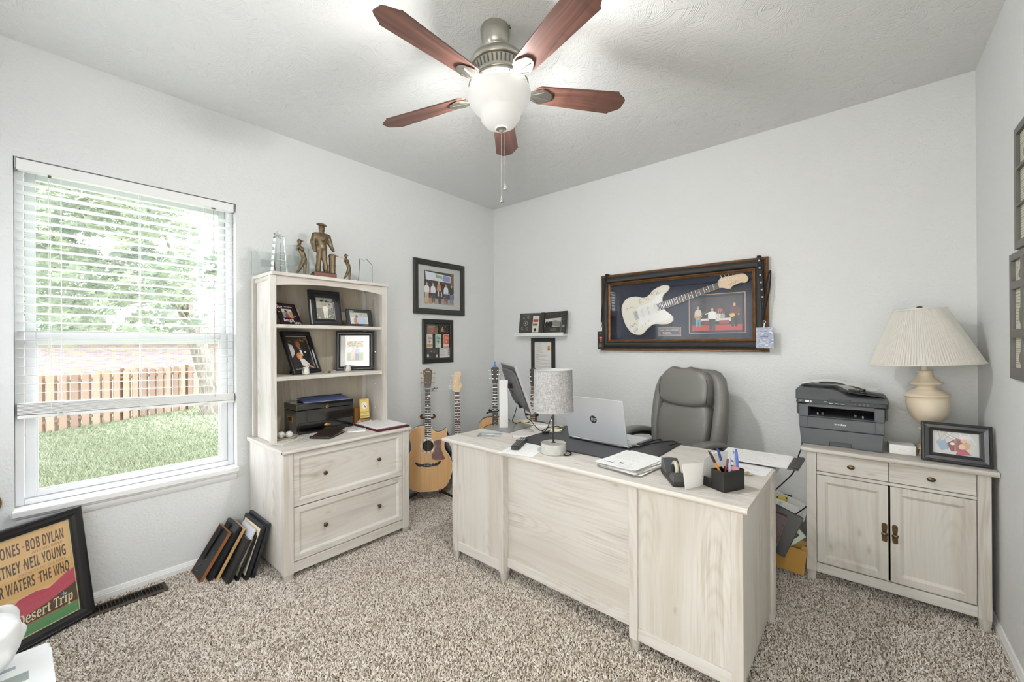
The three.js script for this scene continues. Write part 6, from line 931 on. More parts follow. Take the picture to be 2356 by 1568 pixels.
{ // open laptop, lid towards the window side
  const l = thing('laptop', 'open silver laptop with a round logo on its lid, on the desk pad', 'laptop', [1.878, DT + 0.0042, 1.135], -0.075 + 0.0);
  const sil = std(0xd2d4d7, 0.34, { metalness: 0.35 }), silD = std(0xa9abad, 0.4, { metalness: 0.4 });
  obj('keyboard_deck', bx(0.41, 0.016, 0.265, 0, 0.009, -0.135, 0.004), sil, l);
  const kb = []; for (let r = 0; r < 5; r++) for (let c = 0; c < 14; c++) kb.push(bx(0.018, 0.0015, 0.015, -0.14 + c * 0.0215, 0.0178, -0.045 - r * 0.019, 0)); obj('keys', kb, std(0xb4b5b4, 0.5), l).userData.kind = 'stuff';
  obj('touchpad', bx(0.11, 0.0008, 0.075, 0, 0.0172, -0.2, 0), silD, l);
  const lid = new THREE.Group(); lid.name = 'lid'; lid.position.set(0, 0.016, 0.0); lid.rotation.x = 0.22; l.add(lid);
  obj('lid_cover', bx(0.41, 0.262, 0.006, 0, 0.134, 0.0, 0.0028), sil, lid); obj('lid_screen', plane(0.39, 0.235, 0, 0.138, -0.0034).rotateY(0), std(0x101113, 0.15), lid).rotation.y = 0;
  obj('logo', put(new THREE.CircleGeometry(0.0235, 40), -0.002, 0.132, 0.0034), drawn(256, 256, (x, a, b) => { fillR(x, '#3a3d42', 0, 0, a, b); x.fillStyle = '#d9dadc'; x.font = 'italic bold 170px sans-serif'; x.textAlign = 'center'; x.fillText('hp', 128, 172); }, 0.2, { metalness: 0.3 }), lid, { uv: true });
  obj('hinge_bar', [bx(0.36, 0.012, 0.012, 0, 0.01, 0.002, 0.004)], M.chrome, l); obj('rear_edge', bx(0.4, 0.007, 0.006, 0, 0.0045, -0.001, 0.002), std(0x1d2030, 0.4), l);
  for (const [z, c] of [[-0.05, M.black], [-0.085, M.chrome], [-0.12, M.black]]) obj('port', bx(0.002, 0.006, 0.016, 0.2055, 0.009, z, 0.0005), c, l);
  const u = thing('usb_cable', 'black cable plugged into the right side of the laptop', 'cable', [0, 0, 0]);
  const A = l.localToWorld(V3(0.208, 0.009, -0.07)); const on = (x, y, h = 0.006) => onY(x, y, DT + h);
  l.updateMatrixWorld(); const P0 = V3(0.208, 0.009, -0.07).applyMatrix4(l.matrixWorld), P1 = V3(0.208, 0.009, -0.1).applyMatrix4(l.matrixWorld);
  obj('plug', put(bx(0.03, 0.008, 0.014, 0, 0, 0, 0.002), P0.x + 0.016, P0.y, P0.z, 0, -0.08, 0), M.chrome, u); obj('second_plug', put(bx(0.03, 0.008, 0.014, 0, 0, 0, 0.002), P1.x + 0.016, P1.y, P1.z, 0, -0.08, 0), M.black, u);
  obj('cable', tube([P0.clone().add(V3(0.03, 0, 0)), on(1490, 1022), on(1520, 1016), on(1548, 1014), on(1558, 1018), on(1540, 1024)], 0.0026, 60, 8), M.blackMatte, u); obj('second_cable', tube([P1.clone().add(V3(0.03, 0, 0)), on(1505, 1012), on(1520, 1010), on(1521, 1014)], 0.0026, 40, 8), M.blackMatte, u);
}
{ // remote, paper and cards
  const p = thing('paper_sheet', 'white sheet of paper under the remote control', 'paper', [1.625, DT, 1.50], 0); sheet(p, 0.2, 0.27, 0, 0.0006, 0, 0.25, sheetM(3));
  const r = thing('remote_control', 'long black remote control lying on a white sheet', 'remote', [1.548, DT + 0.0012, 1.458], 0.44);
  obj('body', put(cushion(0.052, 0.02, 0.235, 0.3, 20), 0, 0.0105, 0), std(0x333433, 0.5), r); obj('face', bx(0.044, 0.002, 0.225, 0, 0.0195, 0, 0.001), std(0x282928, 0.45), r);
  const bt = [], bl = []; for (let a = 0; a < 3; a++) for (let c = 0; c < 13; c++) (c > 8 && c < 11 ? bl : bt).push(bx(0.0085, 0.003, 0.009, -0.013 + a * 0.013, 0.0215, 0.1 - c * 0.0165, 0.001)); obj('buttons', bt, std(0x6b6c6a, 0.5), r).userData.kind = 'stuff'; obj('light_buttons', bl, std(0xb9b9b6, 0.5), r).userData.kind = 'stuff';
  const c1 = thing('photo_card', 'grey and blue glossy card near the monitor stand', 'card', [1.222, DT, 1.372], 0.05); sheet(c1, 0.15, 0.1, 0, 0.0005, 0, 0.55, drawn(200, 140, (x, a, b) => { fillR(x, '#8d9698', 0, 0, a, b); polyg(x, '#aebbc4', [[20, 20], [130, 10], [150, 90], [40, 110]]); blob(x, '#eef2f4', 110, 60, 42, 22); fillR(x, '#c9cfd0', 150, 60, 50, 80); fillR(x, '#77807a', 0, 110, 90, 30); }, 0.35));
  const c2 = thing('note_card', 'white card with a red line in front of the monitor stand', 'card', [1.418, DT, 1.275], 0.05); sheet(c2, 0.125, 0.085, 0, 0.0005, 0, 0.6, drawn(200, 140, (x, a, b) => { fillR(x, '#eeeceb', 0, 0, a, b); x.strokeStyle = '#b9564a'; x.lineWidth = 5; x.strokeRect(4, 4, a - 8, b - 8); x.beginPath(); x.moveTo(20, 40); x.quadraticCurveTo(120, 10, 190, 60); x.stroke(); textLines(x, 30, 70, 130, 3, 18, '#c9c7c6', 4, 3); }, 0.5));
  const s1 = thing('sticky_notes', 'pad of yellow sticky notes beside the desk pad', 'notepad', [1.505, DT, 1.015], 0.5); obj('pad', bx(0.076, 0.008, 0.076, 0, 0.004, 0, 0.0006), std(0xe4dcae, 0.85), s1); sheet(s1, 0.076, 0.076, 0.004, 0.0095, 0.003, 0.1, std(0xe9e2b8, 0.85), 'loose_note', 0.008);
  const s2 = thing('kraft_envelope', 'tan envelope behind the monitor stand', 'envelope', [1.12, DT, 0.925], 0.4); obj('envelope', bx(0.17, 0.002, 0.1, 0, 0.001, 0, 0.0005), std(0xd8cba8, 0.85), s2); sheet(s2, 0.1, 0.075, 0.02, 0.004, -0.005, 0.3, std(0xddd0ae, 0.85), 'flap', 0.012);
  const s3 = thing('white_slip', 'white slip of paper beside the monitor stand', 'paper', [1.30, DT, 0.945], 0.3); sheet(s3, 0.14, 0.09, 0, 0.0005, 0, 0, M.paper);
}
{ // loose stack of printed pages
  const p = thing('paper_stack', 'loose stack of printed white pages at the front edge of the desk', 'papers', [2.222, DT + 0.0045, 1.405], 0);
  const form = sheetM(11, 300, 400, (x, a, b) => { fillR(x, '#f0f0ee', 0, b * 0.55, a, b * 0.45); x.strokeStyle = '#9a9a98'; x.lineWidth = 2; x.strokeRect(a * 0.3, b * 0.68, a * 0.4, b * 0.12); fillR(x, '#5a5a5c', a * 0.1, b * 0.82, a * 0.24, b * 0.022); fillR(x, '#4a4d55', a * 0.42, b * 0.72, a * 0.1, b * 0.05); textLines(x, a * 0.5, b * 0.86, a * 0.4, 3, 14, '#b9b9b7', 3, 4); });
  const r = rng(66); for (let k = 0; k < 12; k++) sheet(p, 0.216, 0.29, 0.012 * (r() - 0.5) + 0.01 - k * 0.0012, 0.0006 + k * 0.0016, 0.02 * (r() - 0.5), -0.17 + 0.22 * (r() - 0.5), M.paper, 'sheet', k > 8 ? 0.003 : 0.001);
  sheet(p, 0.216, 0.29, -0.008, 0.021, 0.006, -0.1, form, 'top_sheet', 0.004);
}
{ // tape dispenser: wedge body along local x
  const t = thing('tape_dispenser', 'dark grey tape dispenser on the desk beside the white folded card', 'tape dispenser', [2.455, DT, 1.487], -0.97);
  const dk = std(0x46484a, 0.4); const prof = [[-0.1, 0], [0.075, 0], [0.09, 0.02], [0.09, 0.045], [0.05, 0.047], [0.03, 0.024], [-0.03, 0.022], [-0.065, 0.06], [-0.085, 0.072], [-0.1, 0.07], [-0.105, 0.03]];
  obj('body', [ext(prof, 0.07, 0.004, -0.035)], dk, t); obj('base_band', bx(0.195, 0.022, 0.074, -0.006, 0.011, 0, 0.006), std(0x2b2c2c, 0.5), t); obj('blade', put(bx(0.014, 0.002, 0.03, -0.093, 0.073, 0, 0.0005), 0, 0, 0, 0, 0, 0), M.chrome, t);
  obj('tape_roll', put(new THREE.TorusGeometry(0.026, 0.008, 10, 32).scale(1, 1, 1.1), 0.0, 0.05, 0), phy(0xe2dcc4, 0.3, { transmission: 0.3, thickness: 0 }), t); obj('roll_hub', cyl(0.018, 0.018, 0.024, 0, -0.012, 0, 20).rotateX(Math.PI / 2).translate(0, 0.05, 0), M.black, t);
}
{ // folded card standing beside the pen holder
  const a = onY(1577, 1126, DT), b = onY(1612, 1117, DT), c = onY(1641, 1107, DT), d = onY(1668, 1099, DT);
  const f = thing('folded_card', 'white folded card standing zigzag beside the pen holder', 'card', [a.x, DT, a.z]);
  const wall = (p, q, h0, h1, out) => { const u = q.clone().sub(p), n = V3(-u.z, 0, u.x).normalize().multiplyScalar(0.0006); const P = p.clone().sub(a), Q = q.clone().sub(a); P.y = Q.y = 0; const T0 = P.clone().add(V3(out[0], h0, out[1])), T1 = Q.clone().add(V3(out[2], h1, out[3])); return skin([[P.clone().add(n), Q.clone().add(n), Q.clone().sub(n), P.clone().sub(n)], [T0.clone().add(n), T1.clone().add(n), T1.clone().sub(n), T0.clone().sub(n)]], true); };
  const cm = std(0xeceae6, 0.7);
  obj('front_leaf', wall(a, b, 0.105, 0.098, [-0.012, 0.004, 0.012, -0.006]), cm, f, { crease: 0.3 }); obj('fold_leaf', wall(b, c, 0.115, 0.118, [0.012, -0.02, 0.0, -0.02]), cm, f, { crease: 0.3 }); obj('back_leaf', wall(c, d, 0.118, 0.12, [0.0, -0.02, 0.01, -0.02]), cm, f, { crease: 0.3 });
  obj('top_leaf', wall(b.clone().setY(DT), c, 0.112, 0.118, [0.012, -0.008, -0.01, -0.03]), cm, f, { crease: 0.3 });
}
{ // pen holder
  const A = V3(2.655, DT, 1.523), t = thing('pen_holder', 'black square pen holder with a low side tray near the desk corner', 'pen holder', [2.6575, DT, 1.457], 1.10);
  const bk = std(0x1e1e1d, 0.3), w = 0.115, d = 0.06, h = 0.082, q = 0.003;
  obj('cup', [bx(w, h, q, 0, h / 2, d / 2, 0.001), bx(w, h, q, 0, h / 2, -d / 2, 0.001), bx(q, h, d, w / 2, h / 2, 0, 0.001), bx(q, h, d, -w / 2, h / 2, 0, 0.001), bx(w, 0.004, d, 0, 0.002, 0, 0.001)], bk, t);
  obj('divider', bx(q, h * 0.92, d - 0.006, 0.005, h * 0.46, 0, 0.0008), bk, t);
  obj('side_tray', [bx(w, 0.004, 0.055, 0, 0.002, -d / 2 - 0.03, 0.001), bx(w, 0.02, q, 0, 0.01, -d / 2 - 0.057, 0.001), bx(q, 0.04, 0.055, -w / 2, 0.02, -d / 2 - 0.03, 0.001)], bk, t);
  t.updateMatrixWorld();
  const pen = (name, lab, bpx, tpx, c, r, cap, o = {}) => {
    const dep = 1.686 + (o.d || 0), bot = atDepth(bpx[0], bpx[1], dep), top = atDepth(tpx[0], tpx[1], dep + (o.e || 0)), dir = top.clone().sub(bot).normalize(); bot.addScaledVector(dir, -0.05);
    if (bot.y < DT + 0.008) bot.y = DT + 0.008;
    const g = thing(name, lab, o.cat || 'pen', bot, 0, 'pens in the pen holder'), L = top.distanceTo(bot), e = dir.clone().multiplyScalar(L);
    obj('barrel', rod(V3(0, 0, 0), e.clone().multiplyScalar(cap ? 0.62 : 0.92), r, 10), o.m || std(c, 0.35), g);
    if (cap) obj('cap', [rod(e.clone().multiplyScalar(0.6), e.clone().multiplyScalar(0.985), r * 1.18, 10, r * (o.taper || 1)), rod(e.clone().multiplyScalar(0.66).add(V3(r * 1.3, 0, 0)), e.clone().multiplyScalar(0.97).add(V3(r * 1.3, 0, 0)), 0.0013, 6)], std(cap, 0.35), g);
    else obj('tip', rod(e.clone().multiplyScalar(0.92), e, r * 0.55, 8), o.tip || M.chrome, g);
  };
  pen('ballpoint_pen', 'orange pen with a dark brown cap leaning out of the pen holder', [1655, 1082], [1629, 1035], 0xe8912f, 0.0048, 0x3a2a22, { taper: 0.5 });
  pen('ballpoint_pen', 'clear pen with a dark blue cap standing in the pen holder', [1664, 1075], [1650, 1030], 0xd9d6d0, 0.004, 0x3f5390, { d: 0.03 });
  pen('ballpoint_pen', 'dark red pen standing in the pen holder', [1670, 1080], [1676, 1050], 0x6f2428, 0.0045, null);
  pen('ballpoint_pen', 'pale blue click pen standing in the pen holder', [1679, 1082], [1680, 1046], 0x9db4cf, 0.0052, null, { d: -0.02 });
  pen('ballpoint_pen', 'clear barrel pen standing beside the bright blue pen', [1692, 1078], [1688, 1038], 0xd9dbd8, 0.0048, null, { d: 0.02 });
  pen('ballpoint_pen', 'bright blue pen standing in the corner of the pen holder', [1698, 1080], [1693, 1033], 0x5b70c4, 0.0055, null, { d: 0.0, tip: std(0x4a5fb4, 0.4) });
  pen('highlighter', 'green and white highlighter in the low tray of the pen holder', [1643, 1108], [1635, 1085], 0x6f9a8c, 0.0065, null, { d: 0.03, cat: 'marker' });
  const ep = V3(0.02, 0.082, 0.006).applyMatrix4(t.matrixWorld); tag(obj('eraser', put(cushion(0.05, 0.016, 0.022, 0.4, 16), ep.x, ep.y, ep.z, 0, 0.3, 0), std(0xe0989c, 0.8), scene), 'pink eraser resting on top of the pen holder', 'eraser');
  const k = onY(1716, 1092, DT), kt = thing('key_ring', 'small brass keys on a ring behind the pen holder', 'keys', [k.x - 0.01, DT, k.z]); obj('ring', put(new THREE.TorusGeometry(0.012, 0.0012, 6, 20).rotateX(Math.PI / 2), 0, 0.003, 0), M.chrome, kt); for (const a of [0.3, 1.2]) obj('key', put(bx(0.04, 0.002, 0.012, 0.022, 0, 0, 0.0006), 0, 0.004, 0, 0, a, 0.05), std(0xc9b98a, 0.4, { metalness: 0.6 }), kt);
}
{ // papers over the far right corner
  const c = thing('clipboard', 'grey clipboard with typed pages overhanging the right end of the desk', 'clipboard', [2.68, DT + 0.006, 0.905], -0.03);
  obj('board', bx(0.32, 0.004, 0.24, 0.02, 0.002, 0, 0.001), std(0x55534f, 0.6), c); obj('clip', [bx(0.03, 0.012, 0.2, 0.165, 0.01, 0.002, 0.003)], std(0x3c3b39, 0.5), c);
  sheet(c, 0.3, 0.26, -0.015, 0.0047, 0.006, 0.02, M.paper, 'sheet', 0.0); sheet(c, 0.3, 0.26, -0.017, 0.0056, 0.008, 0.05, sheetM(23, 340, 300), 'top_sheet', 0.002);
  const p = thing('bank_slip', 'white printed slip at the right edge of the desk beneath the clipboard', 'paper', [2.655, DT, 1.105], -0.05); sheet(p, 0.2, 0.16, 0, 0.0005, 0, 0, drawn(300, 220, (x, a, b) => { fillR(x, '#efefee', 0, 0, a, b); textLines(x, 20, 90, 250, 6, 18, '#a9b0c9', 4, 8); }, 0.8));
  const q = thing('envelope', 'open white envelope beside the clipboard', 'envelope', [2.545, DT, 0.94], 0.25); sheet(q, 0.19, 0.11, 0, 0.0005, 0, 0, std(0xefeeea, 0.85)); sheet(q, 0.12, 0.05, 0.0, 0.003, -0.03, 0.1, std(0xe9e6dd, 0.85), 'flap', 0.01);
}
// ---------- on the cabinet ----------
const CT = 0.7445;
{ // laser printer with document feeder; local origin at the bottom front centre
  const p = thing('laser_printer', 'dark grey multifunction laser printer on the storage cabinet', 'printer', [2.987, CT, 0.045]);
  const g1 = std(0x585c60, 0.45), g2 = std(0x4a4d50, 0.5), g3 = std(0x33363a, 0.45), Dp = 0.318;
  const Y = (y) => y - CT;
  obj('paper_cassette', [ext([[-0.178, 0.004], [-0.172, 0], [-0.05, 0], [-0.045, 0.026], [0.048, 0.026], [0.053, 0], [0.174, 0], [0.18, 0.004], [0.186, Y(0.838)], [-0.186, Y(0.838)]], Dp, 0.004, 0), bx(0.1, 0.024, 0.02, 0.0, 0.013, Dp - 0.03, 0.002)], g1, p);
  obj('body', [bb(-0.187, 0.187, Y(0.8395), Y(0.905), 0.004, Dp, 0.004), bb(-0.19, -0.143, Y(0.905), Y(0.98), 0.004, Dp, 0.004), bb(0.147, 0.19, Y(0.905), Y(0.98), 0.004, Dp, 0.004), bb(-0.15, 0.15, Y(0.963), Y(0.985), 0.004, Dp, 0.002), bb(-0.19, 0.19, Y(0.905), Y(0.98), 0.0, 0.1, 0.002)], g1, p);
  obj('output_slot', [bb(-0.144, 0.148, Y(0.905), Y(0.964), 0.1, 0.105, 0)], std(0x0d0d0d, 0.8), p); obj('output_tray', put(bx(0.29, 0.006, 0.2, 0, 0, 0, 0.001), 0.002, Y(0.914), 0.212, 0.05, 0, 0), g2, p);
  for (const x of [-0.078, 0.068]) obj('paper_stop', bx(0.012, 0.016, 0.01, x, Y(0.926), Dp - 0.03, 0.002), g3, p); for (const x of [-0.1, 0.1]) obj('roller', bx(0.007, 0.014, 0.009, x, Y(0.925), Dp - 0.016, 0.002), std(0x9b9e9f, 0.5), p);
  const cv = obj('manual_feed_cover', put(moulding(0.3, 0.062, [[0, 0], [0, 0.0012], [0.0016, 0.0014], [0.0016, 0]]), 0.002, Y(0.872), Dp), g3, p); obj('grip', bx(0.1, 0.006, 0.004, 0.0, Y(0.903), Dp + 0.001, 0.001), g3, cv);
  obj('brand_name', plane(0.056, 0.0165, 0.003, Y(0.873), Dp + 0.0012), drawn(256, 76, (x, a, b) => { fillR(x, '#585c60', 0, 0, a, b); x.fillStyle = '#ffffff'; x.font = 'bold 66px sans-serif'; x.textAlign = 'center'; x.fillText('brother', 128, 58); }, 0.45), p, { uv: true });
  obj('scanner_base', [bb(-0.202, 0.205, Y(0.982), Y(1.002), 0.0, Dp + 0.004, 0.006), bb(-0.2, -0.187, Y(0.915), Y(0.99), 0.03, Dp - 0.012, 0.006), bb(0.19, 0.202, Y(0.915), Y(0.99), 0.03, Dp - 0.012, 0.006)], g2, p);
  const pan = obj('control_panel', put(bx(0.395, 0.024, 0.006, 0, 0, 0, 0.002), 0.001, Y(0.995), Dp + 0.006, -0.35, 0, 0), std(0x242628, 0.4), p);
  obj('panel_print', put(plane(0.385, 0.019), 0.001, Y(0.9952), Dp + 0.0096, -0.35, 0, 0), drawn(1024, 50, (x, a, b) => { fillR(x, '#3c3f42', 0, 0, a, b); fillR(x, '#e2e4e2', 90, 8, 52, 34); fillR(x, '#d8dad8', 158, 10, 14, 32); textLines(x, 16, 10, 56, 2, 16, '#a8abac', 5, 3); fillR(x, '#c9cbca', 330, 8, 26, 9); for (const q of [385, 455, 525]) fillR(x, '#d5d7d5', q, 30, 44, 8); for (let k = 0; k < 3; k++) blob(x, '#5d6062', 610 + k * 40, 26, 10, 9); for (let c = 0; c < 3; c++) for (let r = 0; r < 3; r++) fillR(x, '#6b6e70', 730 + c * 44, 8 + r * 13, 26, 8); for (let k = 0; k < 4; k++) fillR(x, '#55585a', 870 + k * 30, 10 + (k % 2) * 16, 20, 9); }, 0.4), pan, { uv: true });
  obj('feeder_lid', ext([[-0.204, Y(1.003)], [0.206, Y(1.003)], [0.207, Y(1.018)], [0.2, Y(1.026)], [0.06, Y(1.031)], [0.035, Y(1.038)], [-0.005, Y(1.062)], [-0.03, Y(1.071)], [-0.185, Y(1.073)], [-0.198, Y(1.068)], [-0.204, Y(1.058)]], Dp + 0.004, 0.004, 0.0), std(0x45484b, 0.5), p);
  obj('lid_grip', bx(0.1, 0.012, 0.006, 0.0, Y(1.01), Dp + 0.004, 0.002), g3, p);
  obj('document_tray', put(bx(0.16, 0.004, 0.2, 0, 0, 0, 0.001), 0.115, Y(1.042), 0.13, 0, 0, -0.12), std(0x4b4d4e, 0.5), p); for (const z of [0.06, 0.2]) obj('paper_guide', put(bx(0.03, 0.012, 0.006, 0, 0, 0, 0.002), 0.1, Y(1.051), z), g3, p);
  const s = thing('paper_sheets', 'curled white pages lying on top of the printer', 'papers', [2.945, CT + 0.336, 0.2], 0.0);
  const cur = (w, d, f) => { const g = new THREE.PlaneGeometry(w, d, 24, 12).rotateX(-Math.PI / 2), q = g.attributes.position; for (let i = 0; i < q.count; i++) q.setY(i, f(q.getX(i) / w, q.getZ(i) / d)); g.computeVertexNormals(); return g; };
  const ds = new THREE.MeshStandardMaterial({ color: 0xf1f0ed, roughness: 0.85, side: THREE.DoubleSide });
  obj('upper_sheet', cur(0.29, 0.2, (u, v) => 0.014 + 0.016 * Math.cos(u * 5) - 0.012 * smooth(0.2, 0.5, u) + 0.005 * Math.sin(v * 6 + u * 4)), ds, s); obj('lower_sheet', put(cur(0.27, 0.2, (u, v) => 0.008 - 0.016 * smooth(0.05, 0.5, u) + 0.008 * Math.cos(u * 9) * smooth(0.1, 0.5, u)), 0.075, 0.004, 0.01, 0, -0.12, 0), ds, s);
  const on = (x, y) => onZ(x, y, 0.3);
  tag(obj('power_cord', tube([V3(2.83, CT + 0.01, 0.035), V3(2.797, CT, 0.05), V3(2.796, 0.68, 0.2), on(1838, 1045), on(1826, 1085), on(1800, 1112), on(1782, 1130), on(1770, 1165), on(1788, 1202), on(1808, 1194), on(1832, 1181), on(1857, 1163), V3(2.85, 0.38, 0.2), V3(2.83, 0.2, 0.04)], 0.0035, 140, 8), M.blackMatte, scene), 'black power cord hanging from the printer beside the cabinet', 'cord');
}
{ // turned lamp with a pleated shade
  const l = thing('table_lamp', 'large table lamp with pleated ivory shade and turned pale wood body', 'lamp', [3.363, CT, 0.235]); l.rotation.z = 0.055;
  const wd = dataTex(128, 256, (u, v) => { const t = vnoise(LAT, 256, u, v, 8, 12) * 0.5 + vnoise(LAT2, 256, u, v, 3, 60) * 0.5; return [mix(0.84, 0.93, t), mix(0.765, 0.88, t), mix(0.655, 0.79, t)]; });
  const wm = std(0xffffff, 0.45, { map: wd });
  obj('base', [lathe([[0, 0], [0.07, 0], [0.075, 0.006], [0.068, 0.03], [0.075, 0.034], [0.07, 0.04], [0.05, 0.05], [0, 0.05]], 4).rotateY(Math.PI / 4), lathe([[0.06, 0.05], [0.052, 0.075], [0.05, 0.11], [0.042, 0.115], [0, 0.115]], 4).rotateY(Math.PI / 4)], std(0xd9c5a4, 0.5), l, { crease: 0.4 });
  obj('body', lathe([[0.03, 0.115], [0.046, 0.13], [0.048, 0.137], [0.04, 0.143], [0.032, 0.148], [0.031, 0.158], [0.036, 0.163], [0.048, 0.172], [0.066, 0.195], [0.078, 0.225], [0.0845, 0.262], [0.085, 0.298], [0.082, 0.304], [0.089, 0.307], [0.0905, 0.312], [0.086, 0.318], [0.083, 0.319], [0.08, 0.325], [0.074, 0.326], [0.068, 0.334], [0.055, 0.343], [0.042, 0.35], [0.037, 0.358], [0.041, 0.364], [0.056, 0.368], [0.0655, 0.373], [0.066, 0.378], [0.061, 0.384], [0.057, 0.385], [0.052, 0.392], [0.043, 0.398], [0.036, 0.408], [0.029, 0.422], [0.027, 0.43], [0.031, 0.433], [0.032, 0.44], [0.029, 0.445], [0, 0.445]], 64), wm, l, { uv: true });
  obj('neck', cyl(0.012, 0.012, 0.045, 0, 0.445, 0, 16), std(0xe9e1cc, 0.5), l);
  // pleated cone
  const n = 720, r0 = 0.222, r1 = 0.102, y0 = 0.478, y1 = 0.77, rings = [];
  for (const t of [0, 0.02, 0.5, 0.98, 1]) { const o = []; for (let k = 0; k < n; k++) { const a = k / n * 6.2832, pl = (k % 6 < 3 ? 1 : 0.982) - 0.006 * ((k % 6) / 6); const r = mix(r0, r1, t) * (t === 0 || t === 1 ? 1 : pl); o.push([Math.cos(a) * r, mix(y0, y1, t), Math.sin(a) * r]); } rings.push(o.reverse()); }
  obj('lamp_shade', skin(rings, false), new THREE.MeshPhysicalMaterial({ color: 0xf0ede4, roughness: 0.95, side: THREE.DoubleSide, transmission: 0.22, thickness: 0 }), l, { crease: 0.6 });
  obj('shade_trim', [put(new THREE.TorusGeometry(r0, 0.0035, 8, 72).rotateX(Math.PI / 2), 0, y0 + 0.002, 0), put(new THREE.TorusGeometry(r1, 0.0045, 8, 60).rotateX(Math.PI / 2), 0, y1 - 0.002, 0)], std(0xe9e5da, 0.9), l);
  obj('harp', tube([[0, 0.49, 0], [0.05, 0.53, 0], [0.055, 0.65, 0], [0, 0.765, 0], [-0.055, 0.65, 0], [-0.05, 0.53, 0], [0, 0.49, 0]], 0.002, 50, 6), M.gold, l); obj('shade_spider', [0, 1, 2].map((k) => rod([0, 0.767, 0], [Math.cos(k * 2.09) * 0.1, 0.767, Math.sin(k * 2.09) * 0.1], 0.0016, 6)), M.gold, l);
  obj('finial', put(lathe([[0, 0.022], [0.008, 0.02], [0.013, 0.014], [0.01, 0.008], [0.004, 0.004], [0.006, 0], [0, 0]], 20), 0, 0.767, 0), std(0x7a5f3c, 0.35, { metalness: 0.8 }), l, { uv: true });
  obj('lamp_bulb', sph(0.028, 0, 0.56, 0), M.white, l);
}
{
  const b = thing('small_white_box', 'small white cardboard box between the printer and the framed photograph', 'box', [3.243, CT, 0.285], 0.05); obj('carton', bx(0.103, 0.049, 0.1, 0, 0.0245, 0, 0.0015), std(0xf1f0ee, 0.5), b);
  obj('lettering', plane(0.05, 0.009, 0, 0.024, 0.0504), drawn(256, 46, (x, a, c) => { fillR(x, '#f7f6f4', 0, 0, a, c); x.fillStyle = '#b9b9b7'; x.font = '34px sans-serif'; x.textAlign = 'center'; x.fillText('AirPods Pro', 128, 34); }, 0.5), b, { uv: true });
  picture('framed_photo', 'wide black frame with two people hugging in the snow, on the storage cabinet', 'picture', { w: 0.238, h: 0.192, fw: 0.042, t: 0.026, mat: std(0x2a2b2d, 0.3), easel: true, pos: [3.43, CT + 0.001, 0.392], turn: -0.04, tilt: 0.16,
    print: drawn(320, 230, (x, w, h) => { fillR(x, '#c9c9c6', 0, 0, w, h); for (let i = 0; i < 9; i++) { x.strokeStyle = ['#a8a8a4', '#e2e2df'][i % 2]; x.lineWidth = 6; x.beginPath(); x.moveTo(R() * w, 0); x.lineTo(R() * w, h * 0.5); x.stroke(); } polyg(x, '#8fa4bd', [[20, 110], [90, 90], [120, 170], [60, 200]]); polyg(x, '#8a4a4a', [[100, 120], [170, 60], [240, 80], [230, 190], [130, 200]]); blob(x, '#d9d6d2', 228, 50, 40, 26); blob(x, '#d9b09a', 220, 82, 24, 20); blob(x, '#c9a078', 225, 135, 38, 34); blob(x, '#e0bca4', 205, 145, 24, 26); polyg(x, '#b03a52', [[170, 200], [230, 170], [270, 220], [160, 228]]); blob(x, '#e6e6e4', 140, 120, 16, 14); }, 0.4) });
}
// ---------- between the desk and the cabinet ----------
{
  const bn = thing('white_bin', 'white plastic bin of papers behind the desk by the wall', 'bin', [2.585, 0.03, 0.19]); bn.rotation.z = -0.26;
  const wm = std(0xe9e9e6, 0.5); const tub = (w0, d0, w1, d1, h) => skin([[-1, -1], [1, -1], [1, 1], [-1, 1]].length ? [[0, w0, d0], [h, w1, d1], [h, w1 - 0.012, d1 - 0.012], [0.01, w0 - 0.01, d0 - 0.01]].map(([y, w, d]) => { const o = []; for (let k = 0; k < 24; k++) { const a = k / 24 * 6.2832, f = (v) => Math.sign(v) * Math.pow(Math.abs(v), 0.25); o.push([f(Math.cos(a)) * w / 2, y, -f(Math.sin(a)) * d / 2]); } return o; }) : [], true);
  obj('tub', tub(0.24, 0.22, 0.31, 0.28, 0.3), wm, bn, { crease: 0.6 }); obj('rim', put(moulding(0.325, 0.295, [[0, -0.008], [0, 0.006], [0.012, 0.006], [0.012, -0.008]]), 0, 0.298, 0, -Math.PI / 2, 0, 0), wm, bn);
  obj('printed_wrap', put(bx(0.12, 0.1, 0.02, 0, 0, 0, 0.008), 0.0, 0.29, 0.03, -0.3, 0.2, 0.2), drawn(128, 128, (x, a, b) => { fillR(x, '#c9b95e', 0, 0, a, b); const r = rng(2); for (let i = 0; i < 26; i++) blob(x, '#1c1a16', r() * a, r() * b, 9, 4, r() * 3); }, 0.6), bn, { uv: true }); obj('papers', put(bx(0.2, 0.24, 0.03, 0, 0, 0, 0.002), 0.03, 0.2, 0.05, -0.1, 0, 0.05), M.paper, bn);
  tag(obj('wall_cable_rod', rod(onZ(1780, 1132, 0.03), onZ(1822, 1141, 0.03), 0.006, 8), M.blackMatte, scene), 'short black rod against the wall above the white bin', 'rod');
}
